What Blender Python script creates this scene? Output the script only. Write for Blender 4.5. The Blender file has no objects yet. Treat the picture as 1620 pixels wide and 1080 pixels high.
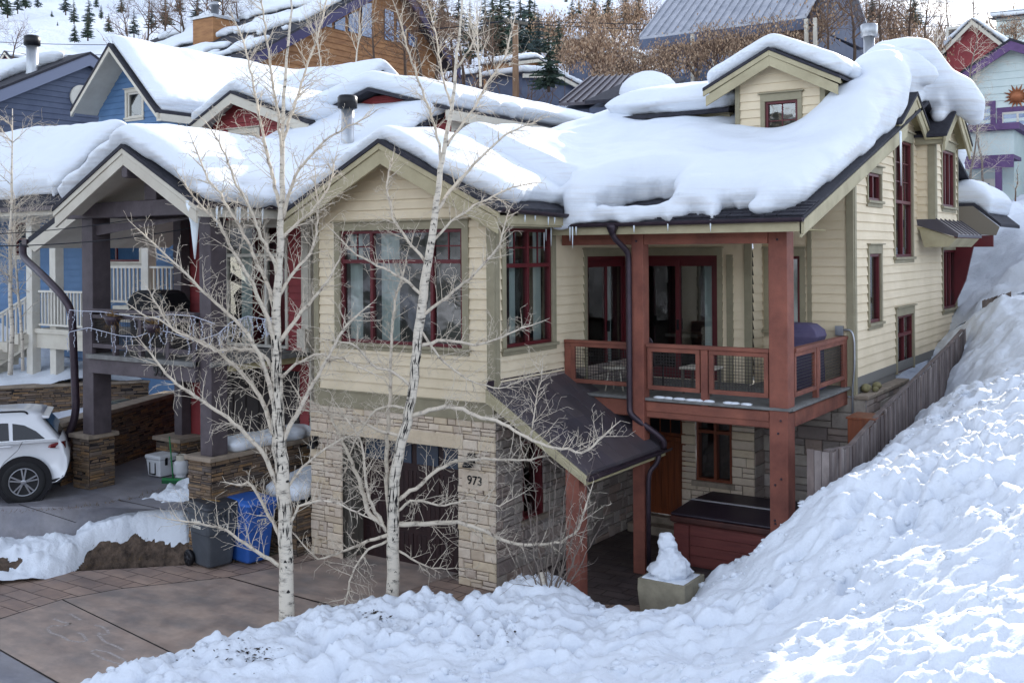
import bpy, math, random
import numpy as np
from mathutils import Vector, Matrix

rad = math.radians
random.seed(11)
scene = bpy.context.scene
COL = scene.collection

# ------------------------------------------------------------------ camera
CX, CY, FPX, ROLL, PSI = 810.0, 397.0, 1660.0, rad(0.4), rad(33.8)
CAM = Vector((9.517, -13.687, 5.4))
cam_d = bpy.data.cameras.new('camera')
cam = bpy.data.objects.new('camera', cam_d)
COL.objects.link(cam)
cam.matrix_world = (Matrix.Translation(CAM) @ Matrix.Rotation(PSI, 4, 'Z') @ Matrix.Rotation(rad(90), 4, 'X')
                    @ Matrix.Rotation(-ROLL, 4, 'Z'))
cam_d.sensor_width = 36.0
cam_d.lens = 36.0 * FPX / 1620.0
cam_d.shift_y = -(540 - CY) / 1620.0
cam_d.clip_start, cam_d.clip_end = 0.2, 2000
scene.camera = cam

# ------------------------------------------------------------------ light
SUN_AZ, SUN_EL = rad(-4), rad(21.5)          # azimuth from +Y towards +X
world = bpy.data.worlds.new('World')
scene.world = world
world.use_nodes = True
wn = world.node_tree
sky = wn.nodes.new('ShaderNodeTexSky')
sky.sky_type = 'NISHITA'
sky.sun_disc = False
sky.sun_elevation = SUN_EL
sky.sun_rotation = SUN_AZ
sky.air_density = 1.0
sky.dust_density = 1.2
sky.ozone_density = 1.0
sky.altitude = 2100
hsv = wn.nodes.new('ShaderNodeHueSaturation')
hsv.inputs['Saturation'].default_value = .45          # thin high haze
wn.links.new(sky.outputs[0], hsv.inputs['Color'])
wn.links.new(hsv.outputs[0], wn.nodes['Background'].inputs[0])
wn.nodes['Background'].inputs[1].default_value = 0.15
sun_d = bpy.data.lights.new('sun', 'SUN')
sun_d.energy = 2.0
sun_d.angle = rad(0.5)
sun_d.color = (1.0, 0.94, 0.84)
sun = bpy.data.objects.new('sun', sun_d)
COL.objects.link(sun)
to_sun = Vector((math.sin(SUN_AZ) * math.cos(SUN_EL), math.cos(SUN_AZ) * math.cos(SUN_EL), math.sin(SUN_EL)))
sun.rotation_euler = to_sun.to_track_quat('Z', 'Y').to_euler()
vs = scene.view_settings
vs.view_transform, vs.look, vs.gamma, vs.exposure = 'Standard', 'None', 1.0, 1.95
scene.cycles.max_bounces = 6
scene.cycles.diffuse_bounces = 4
scene.cycles.glossy_bounces = 3
scene.cycles.transparent_max_bounces = 12
scene.cycles.sample_clamp_indirect = 4.0
scene.cycles.use_denoising = True

# ------------------------------------------------------------------ photogrammetry helpers (pixel of the photo -> point on a real plane)
FWD = Vector((-math.sin(PSI), math.cos(PSI), 0))
RGT = Vector((math.cos(PSI), math.sin(PSI), 0))

def ray(u, v):
    dx, dy = u - CX, v - CY
    a = (dx * math.cos(ROLL) - dy * math.sin(ROLL)) / FPX
    b = (dx * math.sin(ROLL) + dy * math.cos(ROLL)) / FPX
    return FWD + RGT * a - Vector((0, 0, b))

def on(u, v, x=None, y=None, z=None):
    d = ray(u, v)
    i, val = (0, x) if x is not None else (1, y) if y is not None else (2, z)
    return CAM + d * ((val - CAM[i]) / d[i])

def at(u, v, depth):
    return CAM + ray(u, v) * depth

# ------------------------------------------------------------------ mesh builder
class Fr:
    """wall frame: origin, horizontal axis a, up, outward normal n"""
    def __init__(s, o, a, n):
        s.o, s.a, s.n = Vector(o), Vector(a), Vector(n)
    def p(s, a, z, d=0.0):
        return s.o + s.a * a + s.n * d + Vector((0, 0, z))

class MB:
    def __init__(s):
        s.v, s.f, s.r, s.sm = [], [], [], []
    def add(s, verts, faces, r=None, smooth=False):
        b = len(s.v)
        s.v.extend([tuple(q) for q in verts])
        if r is None: r = random.random()
        for f in faces:
            s.f.append([i + b for i in f]); s.r.append(r); s.sm.append(smooth)
    def hexa(s, p, r=None):
        s.add(p, [(0, 3, 2, 1), (4, 5, 6, 7), (0, 1, 5, 4), (1, 2, 6, 5), (2, 3, 7, 6), (3, 0, 4, 7)], r)
    def box(s, x0, x1, y0, y1, z0, z1, r=None):
        s.hexa([(x0, y0, z0), (x1, y0, z0), (x1, y1, z0), (x0, y1, z0), (x0, y0, z1), (x1, y0, z1), (x1, y1, z1), (x0, y1, z1)], r)
    def fbox(s, fr, a0, a1, z0, z1, d0, d1, r=None):
        q = [fr.p(a, z, d) for z in (z0, z1) for a, d in ((a0, d1), (a1, d1), (a1, d0), (a0, d0))]
        s.hexa(q, r)
    def quad(s, a, b, c, d, r=None):
        s.add([a, b, c, d], [(0, 1, 2, 3)], r)
    def prism(s, pts, vec, r=None):
        n = len(pts); vec = Vector(vec)
        s.add([Vector(p) for p in pts] + [Vector(p) + vec for p in pts],
              [tuple(range(n - 1, -1, -1)), tuple(range(n, 2 * n))] + [(i, (i + 1) % n, n + (i + 1) % n, n + i) for i in range(n)], r)
    def beam(s, p0, p1, w, h, up=(0, 0, 1), r=None):
        """rectangular bar from p0 to p1; w across, h along up"""
        p0, p1 = Vector(p0), Vector(p1); d = (p1 - p0).normalized(); up = Vector(up)
        if abs(d.dot(up)) > .98: up = Vector((1, 0, 0)) if abs(d.x) < .9 else Vector((0, 1, 0))
        sd = d.cross(up).normalized(); u2 = sd.cross(d).normalized()
        q = []
        for p in (p0, p1):
            for i, j in ((-1, -1), (1, -1), (1, 1), (-1, 1)): q.append(p + sd * (i * w / 2) + u2 * (j * h / 2))
        s.hexa(q, r)
    def tube(s, path, rad_, n=8, cap=True, smooth=True, r=None):
        P = [Vector(p) for p in path]; m = len(P)
        R_ = rad_ if isinstance(rad_, (list, tuple)) else [rad_] * m
        V, F = [], []
        ref = None
        for i in range(m):
            d = (P[min(i + 1, m - 1)] - P[max(i - 1, 0)])
            if d.length < 1e-9: d = Vector((0, 0, 1))
            d.normalize()
            if ref is None:
                ref = Vector((0, 0, 1)) if abs(d.z) < .9 else Vector((1, 0, 0))
            sd = d.cross(ref)
            if sd.length < 1e-6: sd = d.orthogonal()
            sd.normalize(); up = sd.cross(d).normalized(); ref = up
            for k in range(n):
                t = 2 * math.pi * k / n
                V.append(P[i] + (sd * math.cos(t) + up * math.sin(t)) * R_[i])
        for i in range(m - 1):
            for k in range(n):
                k2 = (k + 1) % n
                F.append((i * n + k, i * n + k2, (i + 1) * n + k2, (i + 1) * n + k))
        if cap:
            F.append(tuple(range(n - 1, -1, -1))); F.append(tuple((m - 1) * n + k for k in range(n)))
        s.add(V, F, r, smooth)
    def lathe(s, prof, c, n=20, axis=(0, 0, 1), smooth=True, r=None, cap=True):
        """prof: list of (radius, height along axis)"""
        ax = Vector(axis).normalized(); e1 = ax.orthogonal().normalized(); e2 = ax.cross(e1)
        V, F = [], []
        for (q, h) in prof:
            for k in range(n):
                t = 2 * math.pi * k / n
                V.append(Vector(c) + ax * h + (e1 * math.cos(t) + e2 * math.sin(t)) * q)
        for i in range(len(prof) - 1):
            for k in range(n):
                k2 = (k + 1) % n
                F.append((i * n + k, i * n + k2, (i + 1) * n + k2, (i + 1) * n + k))
        if cap:
            F.append(tuple(range(n - 1, -1, -1))); F.append(tuple((len(prof) - 1) * n + k for k in range(n)))
        s.add(V, F, r, smooth)
    def loft(s, rings, cap=True, smooth=True, r=None):
        n = len(rings[0]); V = [p for rg in rings for p in rg]; F = []
        for i in range(len(rings) - 1):
            for k in range(n):
                k2 = (k + 1) % n
                F.append((i * n + k, i * n + k2, (i + 1) * n + k2, (i + 1) * n + k))
        if cap:
            F.append(tuple(range(n - 1, -1, -1))); F.append(tuple((len(rings) - 1) * n + k for k in range(n)))
        s.add(V, F, r, smooth)
    def chevron(s, fr, aL, zL, aP, zP, aR, zR, t, d0, d1, r=None):
        pts = [(aL, zL), (aP, zP), (aR, zR), (aR, zR - t), (aP, zP - t), (aL, zL - t)]
        p3 = [fr.p(a, z, d0) for a, z in pts]
        v = fr.n * (d1 - d0)
        # two convex halves
        s.prism([p3[0], p3[1], p3[4], p3[5]], v, r); s.prism([p3[1], p3[2], p3[3], p3[4]], v, r)
    def build(s, name, m, parent=None, bevel=0.0, mods=None):
        me = bpy.data.meshes.new(name)
        o0 = world_origin(parent) if parent is not None else Vector((0, 0, 0))
        me.from_pydata([(x - o0.x, y - o0.y, z - o0.z) for x, y, z in s.v], [], s.f)
        if s.f:
            me.polygons.foreach_set('use_smooth', s.sm)
            at_ = me.attributes.new('rnd', 'FLOAT', 'FACE')
            at_.data.foreach_set('value', s.r)
        for q in (m if isinstance(m, (list, tuple)) else [m]): me.materials.append(q)
        me.validate(); me.update()
        o = bpy.data.objects.new(name, me)
        COL.objects.link(o)
        if parent is not None: o.parent = parent
        if bevel:
            b = o.modifiers.new('bevel', 'BEVEL'); b.width = bevel; b.segments = 2; b.limit_method = 'ANGLE'; b.angle_limit = rad(40)
            b.harden_normals = False
        return o

def world_origin(o):
    v = Vector((0, 0, 0))
    while o is not None:
        v = v + o.location; o = o.parent
    return v

def tag(o, label=None, cat=None, group=None, kind=None):
    if label: o['label'] = label
    if cat: o['category'] = cat
    if group: o['group'] = group
    if kind: o['kind'] = kind
    return o

def thing(name, label, cat, loc=(0, 0, 0), group=None):
    o = bpy.data.objects.new(name, None)
    COL.objects.link(o); o.location = loc; o.empty_display_size = .2
    return tag(o, label, cat, group)

def copy_tree(o, parent=None):
    c = o.copy(); COL.objects.link(c); c.parent = parent
    for ch in list(o.children): copy_tree(ch, c)
    return c

def text_mb(txt, size, fr, a, z, d, ext=.006, bold=0.0):
    """letters as a flat solid lying on a wall frame"""
    cu = bpy.data.curves.new('lettering', 'FONT')
    cu.body = txt; cu.size = size; cu.extrude = ext / 2; cu.align_x = 'CENTER'; cu.align_y = 'CENTER'; cu.offset = bold
    ob = bpy.data.objects.new('lettering', cu)
    COL.objects.link(ob)
    dg = bpy.context.evaluated_depsgraph_get()
    me = bpy.data.meshes.new_from_object(ob.evaluated_get(dg))
    mb = MB()
    mb.add([fr.p(a + v.co.x, z + v.co.y, d + v.co.z) for v in me.vertices], [tuple(p.vertices) for p in me.polygons])
    COL.objects.unlink(ob); bpy.data.objects.remove(ob)
    return mb

# ------------------------------------------------------------------ numpy noise
_rs = np.random.RandomState(5)
_P = _rs.permutation(512)
_G = _rs.rand(512)
def _h(i, j, k=0):
    return _G[(_P[(_P[(i + 37 * k) & 511] + j) & 511]) & 511]
def vnoise(x, y, k=0):
    xi, yi = np.floor(x).astype(int), np.floor(y).astype(int)
    fx, fy = x - xi, y - yi
    fx, fy = fx * fx * (3 - 2 * fx), fy * fy * (3 - 2 * fy)
    a = _h(xi, yi, k) * (1 - fx) + _h(xi + 1, yi, k) * fx
    b = _h(xi, yi + 1, k) * (1 - fx) + _h(xi + 1, yi + 1, k) * fx
    return (a * (1 - fy) + b * fy) * 2 - 1
def fbm(x, y, oc=4, k=0):
    s, a = 0, 1.0
    for i in range(oc):
        s = s + a * vnoise(x * 2 ** i + 17.3 * i, y * 2 ** i - 9.1 * i, k + i); a *= .5
    return s
def worley(x, y, k=0):
    xi, yi = np.floor(x).astype(int), np.floor(y).astype(int)
    best = np.full(np.shape(x), 9.0)
    for i in (-1, 0, 1):
        for j in (-1, 0, 1):
            px = xi + i + _h(xi + i, yi + j, k); py = yi + j + _h(xi + i, yi + j, k + 3)
            best = np.minimum(best, np.hypot(px - x, py - y))
    return best

# ------------------------------------------------------------------ materials
def L(r, g, b):
    f = lambda c: (c / 255 / 12.92) if c <= 10 else (((c / 255) + .055) / 1.055) ** 2.4
    return (f(r), f(g), f(b), 1)

def mk(name, c1, rough=.75, c2=None, scale=3.0, stretch=(1, 1, 1), bump=0.0, bscale=40.0, metal=0.0, spec=.4, rnd=None, lo=.35, hi=.7,
       bdist=.01, bstretch=None):
    m = bpy.data.materials.new(name); m.use_nodes = True
    nt = m.node_tree; N, LK = nt.nodes, nt.links
    b = N['Principled BSDF']
    b.inputs['Roughness'].default_value = rough; b.inputs['Metallic'].default_value = metal
    b.inputs['Specular IOR Level'].default_value = spec
    tc = N.new('ShaderNodeTexCoord')
    mp = N.new('ShaderNodeMapping'); mp.inputs['Scale'].default_value = stretch
    LK.new(tc.outputs['Object'], mp.inputs[0])
    out = None
    if rnd:
        at_ = N.new('ShaderNodeAttribute'); at_.attribute_name = 'rnd'
        rp = N.new('ShaderNodeValToRGB'); el = rp.color_ramp.elements
        while len(el) < len(rnd): el.new(1.0)
        for i, c in enumerate(rnd): el[i].position = i / (len(rnd) - 1); el[i].color = c
        LK.new(at_.outputs['Fac'], rp.inputs[0]); out = rp.outputs[0]
    if c2 is not None:
        nz = N.new('ShaderNodeTexNoise'); nz.inputs['Scale'].default_value = scale; nz.inputs['Detail'].default_value = 6
        nz.inputs['Roughness'].default_value = .62
        LK.new(mp.outputs[0], nz.inputs[0])
        cr = N.new('ShaderNodeValToRGB')
        cr.color_ramp.elements[0].position = lo; cr.color_ramp.elements[1].position = hi
        LK.new(nz.outputs[0], cr.inputs[0])
        if out is None:
            cr.color_ramp.elements[0].color = c1; cr.color_ramp.elements[1].color = c2
            out = cr.outputs[0]
        else:
            mx = N.new('ShaderNodeMix'); mx.data_type = 'RGBA'
            cr.color_ramp.elements[0].color = (0, 0, 0, 1); cr.color_ramp.elements[1].color = (1, 1, 1, 1)
            ml = N.new('ShaderNodeMath'); ml.operation = 'MULTIPLY'; ml.inputs[1].default_value = c2[3]
            LK.new(cr.outputs[0], ml.inputs[0]); LK.new(ml.outputs[0], mx.inputs[0])
            LK.new(out, mx.inputs[6]); mx.inputs[7].default_value = (c2[0], c2[1], c2[2], 1)
            out = mx.outputs[2]
    if out is None: b.inputs['Base Color'].default_value = c1
    else: LK.new(out, b.inputs['Base Color'])
    if bump:
        n2 = N.new('ShaderNodeTexNoise'); n2.inputs['Scale'].default_value = bscale; n2.inputs['Detail'].default_value = 5
        if bstretch:
            mp2 = N.new('ShaderNodeMapping'); mp2.inputs['Scale'].default_value = bstretch
            LK.new(tc.outputs['Object'], mp2.inputs[0]); LK.new(mp2.outputs[0], n2.inputs[0])
        else: LK.new(mp.outputs[0], n2.inputs[0])
        bp = N.new('ShaderNodeBump'); bp.inputs['Strength'].default_value = bump; bp.inputs['Distance'].default_value = bdist
        LK.new(n2.outputs[0], bp.inputs['Height']); LK.new(bp.outputs[0], b.inputs['Normal'])
    return m

def mk_glass(name, tint=(.75, .8, .8), refl=.10, rough=.02):
    m = bpy.data.materials.new(name); m.use_nodes = True
    nt = m.node_tree; N, LK = nt.nodes, nt.links
    N.remove(N['Principled BSDF'])
    tr = N.new('ShaderNodeBsdfTransparent'); tr.inputs[0].default_value = (*tint, 1)
    gl = N.new('ShaderNodeBsdfGlossy'); gl.inputs['Roughness'].default_value = rough
    fr = N.new('ShaderNodeFresnel'); fr.inputs[0].default_value = 1.55
    ad = N.new('ShaderNodeMath'); ad.operation = 'ADD'; ad.inputs[1].default_value = refl; ad.use_clamp = True
    tc = N.new('ShaderNodeTexCoord'); nz = N.new('ShaderNodeTexNoise'); nz.inputs['Scale'].default_value = 2.2
    bp = N.new('ShaderNodeBump'); bp.inputs['Strength'].default_value = .05; bp.inputs['Distance'].default_value = .05
    LK.new(tc.outputs['Object'], nz.inputs[0]); LK.new(nz.outputs[0], bp.inputs['Height']); LK.new(bp.outputs[0], gl.inputs['Normal'])
    LK.new(fr.outputs[0], ad.inputs[0])
    mx = N.new('ShaderNodeMixShader')
    LK.new(ad.outputs[0], mx.inputs[0]); LK.new(tr.outputs[0], mx.inputs[1]); LK.new(gl.outputs[0], mx.inputs[2])
    LK.new(mx.outputs[0], N['Material Output'].inputs[0])
    return m

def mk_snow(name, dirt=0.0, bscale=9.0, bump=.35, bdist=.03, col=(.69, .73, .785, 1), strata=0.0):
    m = mk(name, col, rough=.6, spec=.25)
    nt = m.node_tree; N, LK = nt.nodes, nt.links; b = N['Principled BSDF']
    tc = N.new('ShaderNodeTexCoord')
    n1 = N.new('ShaderNodeTexNoise'); n1.inputs['Scale'].default_value = bscale; n1.inputs['Detail'].default_value = 8; n1.inputs['Roughness'].default_value = .6
    LK.new(tc.outputs['Object'], n1.inputs[0])
    bp = N.new('ShaderNodeBump'); bp.inputs['Strength'].default_value = bump; bp.inputs['Distance'].default_value = bdist
    LK.new(n1.outputs[0], bp.inputs['Height'])
    steep = None
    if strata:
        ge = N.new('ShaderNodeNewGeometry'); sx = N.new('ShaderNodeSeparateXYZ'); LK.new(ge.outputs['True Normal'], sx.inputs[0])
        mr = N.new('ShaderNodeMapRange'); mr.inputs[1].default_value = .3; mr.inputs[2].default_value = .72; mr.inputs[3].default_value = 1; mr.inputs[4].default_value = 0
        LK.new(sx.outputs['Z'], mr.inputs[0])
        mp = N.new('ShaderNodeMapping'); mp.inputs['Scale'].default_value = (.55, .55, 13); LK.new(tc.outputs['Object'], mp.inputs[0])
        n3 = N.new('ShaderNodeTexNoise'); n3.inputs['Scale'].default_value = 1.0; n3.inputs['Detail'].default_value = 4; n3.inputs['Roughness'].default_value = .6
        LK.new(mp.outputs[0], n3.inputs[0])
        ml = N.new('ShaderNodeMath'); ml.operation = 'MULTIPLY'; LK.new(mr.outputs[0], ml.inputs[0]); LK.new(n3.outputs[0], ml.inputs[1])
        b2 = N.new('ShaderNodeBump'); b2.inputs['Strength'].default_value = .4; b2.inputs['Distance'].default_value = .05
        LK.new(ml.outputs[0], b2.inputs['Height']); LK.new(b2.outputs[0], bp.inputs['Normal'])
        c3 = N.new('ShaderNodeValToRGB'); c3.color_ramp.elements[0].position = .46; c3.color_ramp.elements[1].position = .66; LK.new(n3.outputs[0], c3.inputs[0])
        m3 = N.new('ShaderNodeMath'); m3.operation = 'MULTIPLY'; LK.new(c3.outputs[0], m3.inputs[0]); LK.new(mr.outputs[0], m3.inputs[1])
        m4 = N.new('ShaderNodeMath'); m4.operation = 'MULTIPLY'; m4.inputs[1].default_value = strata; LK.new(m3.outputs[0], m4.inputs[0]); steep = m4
    LK.new(bp.outputs[0], b.inputs['Normal'])
    if dirt:
        n2 = N.new('ShaderNodeTexNoise'); n2.inputs['Scale'].default_value = 2.3; n2.inputs['Detail'].default_value = 9; n2.inputs['Roughness'].default_value = .7
        LK.new(tc.outputs['Object'], n2.inputs[0])
        cr = N.new('ShaderNodeValToRGB'); cr.color_ramp.elements[0].position = .52; cr.color_ramp.elements[1].position = .8
        cr.color_ramp.elements[0].color = col
        cr.color_ramp.elements[1].color = (col[0] * (1 - dirt), col[1] * (1 - dirt), col[2] * (1 - dirt * .9), 1)
        LK.new(n2.outputs[0], cr.inputs[0])
        if steep is not None:
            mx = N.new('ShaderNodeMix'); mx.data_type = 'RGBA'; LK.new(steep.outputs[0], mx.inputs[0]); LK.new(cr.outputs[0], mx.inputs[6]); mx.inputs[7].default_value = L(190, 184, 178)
            LK.new(mx.outputs[2], b.inputs['Base Color'])
        else: LK.new(cr.outputs[0], b.inputs['Base Color'])
    return m

M = {}
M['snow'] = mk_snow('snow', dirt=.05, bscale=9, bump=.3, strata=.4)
M['snow_ground'] = mk_snow('snow_ground', dirt=.12, bscale=16, bump=.6, bdist=.035, col=(.69, .73, .79, 1))
M['ice'] = mk('ice', (.72, .78, .82, 1), rough=.15, spec=.6)
M['siding'] = mk('cream_siding', L(220, 204, 176), rough=.7, c2=L(206, 190, 160), scale=1.3, bump=.15, bscale=60, bstretch=(6, 6, 60))
M['trim'] = mk('olive_trim', L(148, 140, 116), rough=.7, c2=L(130, 122, 100), scale=2.5, bump=.12, bscale=50)
M['rake'] = mk('rake_board', L(172, 162, 132), rough=.7, c2=L(150, 140, 112), scale=2.2, bump=.15, bscale=40)
M['soffit'] = mk('soffit_board', L(170, 160, 124), rough=.75, c2=L(150, 138, 104), scale=3)
M['red'] = mk('red_window_paint', L(92, 24, 31), rough=.45, c2=L(76, 19, 26), scale=3)
M['timber'] = mk('red_stained_timber', L(138, 83, 67), rough=.7, c2=L(94, 52, 44), scale=2.4, stretch=(1, 1, 1), bump=.5, bscale=26, bstretch=(6, 6, .6), lo=.3, hi=.75)
M['timber_h'] = mk('red_stained_beam', L(138, 84, 67), rough=.7, c2=L(92, 52, 44), scale=2.2, bump=.5, bscale=26, bstretch=(.6, .6, 8), lo=.3, hi=.75)
M['deck_edge'] = mk('weathered_deck_edge', L(118, 118, 116), rough=.8, c2=L(90, 88, 86), scale=6, bump=.3, bscale=30)
M['shingle'] = mk('dark_shingle', L(52, 52, 60), rough=.9, c2=L(36, 35, 42), scale=9, bump=.6, bscale=30)
M['metal_roof'] = mk('dark_metal_roof', L(50, 48, 54), rough=.42, c2=(*L(70, 62, 62)[:3], .5), scale=3, metal=.2, bump=.1, bscale=12, rnd=[L(66, 64, 74), L(92, 86, 90), L(76, 72, 82)])
M['gutter'] = mk('dark_bronze_gutter', L(66, 54, 62), rough=.4, c2=L(50, 42, 50), scale=5, metal=.35)
M['stone'] = mk('beige_ashlar', (0, 0, 0, 1), rough=.85, rnd=[L(203, 186, 167), L(215, 199, 178), L(190, 173, 154), L(209, 191, 163), L(221, 206, 187), L(185, 169, 155)],
                c2=(*L(172, 152, 130)[:3], .4), scale=5, bump=.9, bscale=18, bdist=.02)
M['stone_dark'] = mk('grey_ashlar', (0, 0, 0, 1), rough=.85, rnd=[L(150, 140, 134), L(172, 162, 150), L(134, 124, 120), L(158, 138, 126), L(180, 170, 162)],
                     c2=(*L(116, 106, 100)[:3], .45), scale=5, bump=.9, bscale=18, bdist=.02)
M['mortar'] = mk('mortar', L(112, 100, 92), rough=.95, c2=L(84, 76, 70), scale=20)
M['ledge'] = mk('brown_ledgestone', (0, 0, 0, 1), rough=.85, rnd=[L(104, 88, 74), L(136, 112, 86), L(84, 74, 68), L(120, 106, 96), L(152, 118, 80), L(96, 88, 84)],
                c2=(*L(70, 60, 52)[:3], .5), scale=7, bump=.8, bscale=24, bdist=.015)
M['cap'] = mk('stone_cap', L(150, 136, 120), rough=.85, c2=L(118, 106, 94), scale=5, bump=.4, bscale=20)
M['glass'] = mk_glass('window_glass')
M['glass_dark'] = mk_glass('dark_glass', tint=(.35, .38, .4), refl=.12)
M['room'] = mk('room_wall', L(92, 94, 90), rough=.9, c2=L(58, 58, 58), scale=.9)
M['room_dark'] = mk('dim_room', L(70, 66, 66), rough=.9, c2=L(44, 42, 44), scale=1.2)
M['curtain'] = mk('pale_curtain', L(206, 214, 208), rough=.9)
M['garage'] = mk('garage_door_wood', L(46, 24, 24), rough=.5, c2=L(32, 16, 18), scale=2, stretch=(5, 1, .6), bump=.2, bscale=20)
M['jamb'] = mk('grey_jamb', L(98, 94, 86), rough=.8, c2=L(78, 72, 64), scale=4, stretch=(4, 4, .6))
M['door_wood'] = mk('entry_door_wood', L(122, 62, 30), rough=.45, c2=L(84, 40, 20), scale=2.5, stretch=(6, 6, .5))
M['black'] = mk('black_metal', L(26, 26, 30), rough=.4, metal=.4)
M['wire'] = mk('mesh_wire', L(58, 54, 54), rough=.4, metal=.6)
M['white'] = mk('white_paint', L(206, 202, 192), rough=.6, c2=L(190, 184, 172), scale=3)
M['white_trim'] = mk('warm_white_trim', L(196, 190, 176), rough=.65, c2=L(180, 172, 158), scale=2)
M['steel'] = mk('galvanised_pipe', L(170, 172, 176), rough=.35, metal=.7, c2=L(140, 144, 150), scale=5, stretch=(1, 1, .3))

# ------------------------------------------------------------------ shared builders
def subtract(a0, a1, ops):
    iv = [(a0, a1)]
    for o0, o1 in ops:
        nx = []
        for p, q in iv:
            if o1 <= p or o0 >= q: nx.append((p, q)); continue
            if o0 > p: nx.append((p, o0))
            if o1 < q: nx.append((o1, q))
        iv = nx
    return [(p, q) for p, q in iv if q - p > .004]

def siding(mb, fr, z0, z1, lf, rf, ops=(), ex=.165, lap=.028):
    if not callable(lf): l_ = lf; lf = lambda z: l_
    if not callable(rf): r_ = rf; rf = lambda z: r_
    zs = z0
    while zs < z1 - .005:
        zt = min(zs + ex, z1)
        cuts = sorted({zs, zt} | {c for o in ops for c in (o[2], o[3]) if zs + .004 < c < zt - .004})
        rr = random.random()
        for za, zb in zip(cuts[:-1], cuts[1:]):
            mid = (za + zb) / 2
            L0, L1, R0, R1 = lf(za), lf(zb), rf(za), rf(zb)
            if R0 - L0 < .02: continue
            if R1 < L1: R1 = L1 = (R1 + L1) / 2
            d0 = lap * (1 - (za - zs) / ex) + .004; d1 = lap * (1 - (zb - zs) / ex) + .004
            lm, rm = (L0 + L1) / 2, (R0 + R1) / 2
            for p, q in subtract(lm, rm, [(o[0], o[1]) for o in ops if o[2] < mid < o[3]]):
                pb, pt = (L0, L1) if abs(p - lm) < 1e-6 else (p, p)
                qb, qt = (R0, R1) if abs(q - rm) < 1e-6 else (q, q)
                mb.quad(fr.p(pb, za, d0), fr.p(qb, za, d0), fr.p(qt, zb, d1), fr.p(pt, zb, d1), rr)
                if za == zs: mb.quad(fr.p(pb, za, 0), fr.p(qb, za, 0), fr.p(qb, za, d0), fr.p(pb, za, d0), rr)
        zs = zt

def ashlar(fr, a0, a1, z0, z1, ops=(), rh=(.14, .26), ln=(.22, .6), dep=(.02, .05), gap=.012, split=.3, rng=None):
    """irregular coursed stone: every stone a chamfered block"""
    rng = rng or random
    st, mo = MB(), MB()
    def stone(p, q, za, zb):
        g = gap / 2; p += g; q -= g; za += g; zb -= g
        if q - p < .02 or zb - za < .015: return
        d = rng.uniform(*dep); c = min(.014, (q - p) * .2, (zb - za) * .2)
        j = lambda: rng.uniform(-c, c) * .5
        b = [fr.p(p, za, 0), fr.p(q, za, 0), fr.p(q, zb, 0), fr.p(p, zb, 0)]
        m_ = [fr.p(p, za, d - c), fr.p(q, za, d - c), fr.p(q, zb, d - c), fr.p(p, zb, d - c)]
        t = [fr.p(p + c + j(), za + c + j(), d + j() * .6), fr.p(q - c + j(), za + c + j(), d + j() * .6), fr.p(q - c + j(), zb - c + j(), d + j() * .6), fr.p(p + c + j(), zb - c + j(), d + j() * .6)]
        F = [(8, 9, 10, 11)]
        for i in range(4):
            k = (i + 1) % 4
            F += [(i, k, 4 + k, 4 + i), (4 + i, 4 + k, 8 + k, 8 + i)]
        st.add(b + m_ + t, F, rng.random())
    zs = z0
    lv = sorted({z1} | {c for o in ops for c in (o[2], o[3]) if z0 < c < z1})
    while zs < z1 - .01:
        nxt = [l for l in lv if l > zs + .01][0]
        zt = zs + rng.uniform(*rh)
        if nxt - zt < rh[0] * .8: zt = nxt
        zt = min(zt, nxt)
        mid = (zs + zt) / 2
        for p, q in subtract(a0, a1, [(o[0], o[1]) for o in ops if o[2] < mid < o[3]]):
            x = p
            mo.quad(fr.p(p, zs, .006), fr.p(q, zs, .006), fr.p(q, zt, .006), fr.p(p, zt, .006))
            while x < q - .01:
                w = rng.uniform(*ln)
                if q - (x + w) < ln[0] * .7: w = q - x
                w = min(w, q - x)
                if rng.random() < split and zt - zs > rh[0] * 1.1:
                    h = zs + (zt - zs) * rng.uniform(.35, .65)
                    if rng.random() < .5 and w > ln[0] * 1.4:
                        k = x + w * rng.uniform(.35, .65); stone(x, k, zs, zt); stone(k, x + w, zs, h); stone(k, x + w, h, zt)
                    else: stone(x, x + w, zs, h); stone(x, x + w, h, zt)
                else: stone(x, x + w, zs, zt)
                x += w
        zs = zt
    return st, mo

def stone_wall(par, fr, a0, a1, z0, z1, mat='stone', name='stone_wall', **k):
    st, mo = ashlar(fr, a0, a1, z0, z1, **k)
    o = st.build(name, M[mat], par)
    mo.build('mortar', M['mortar'], o)
    return o

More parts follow.
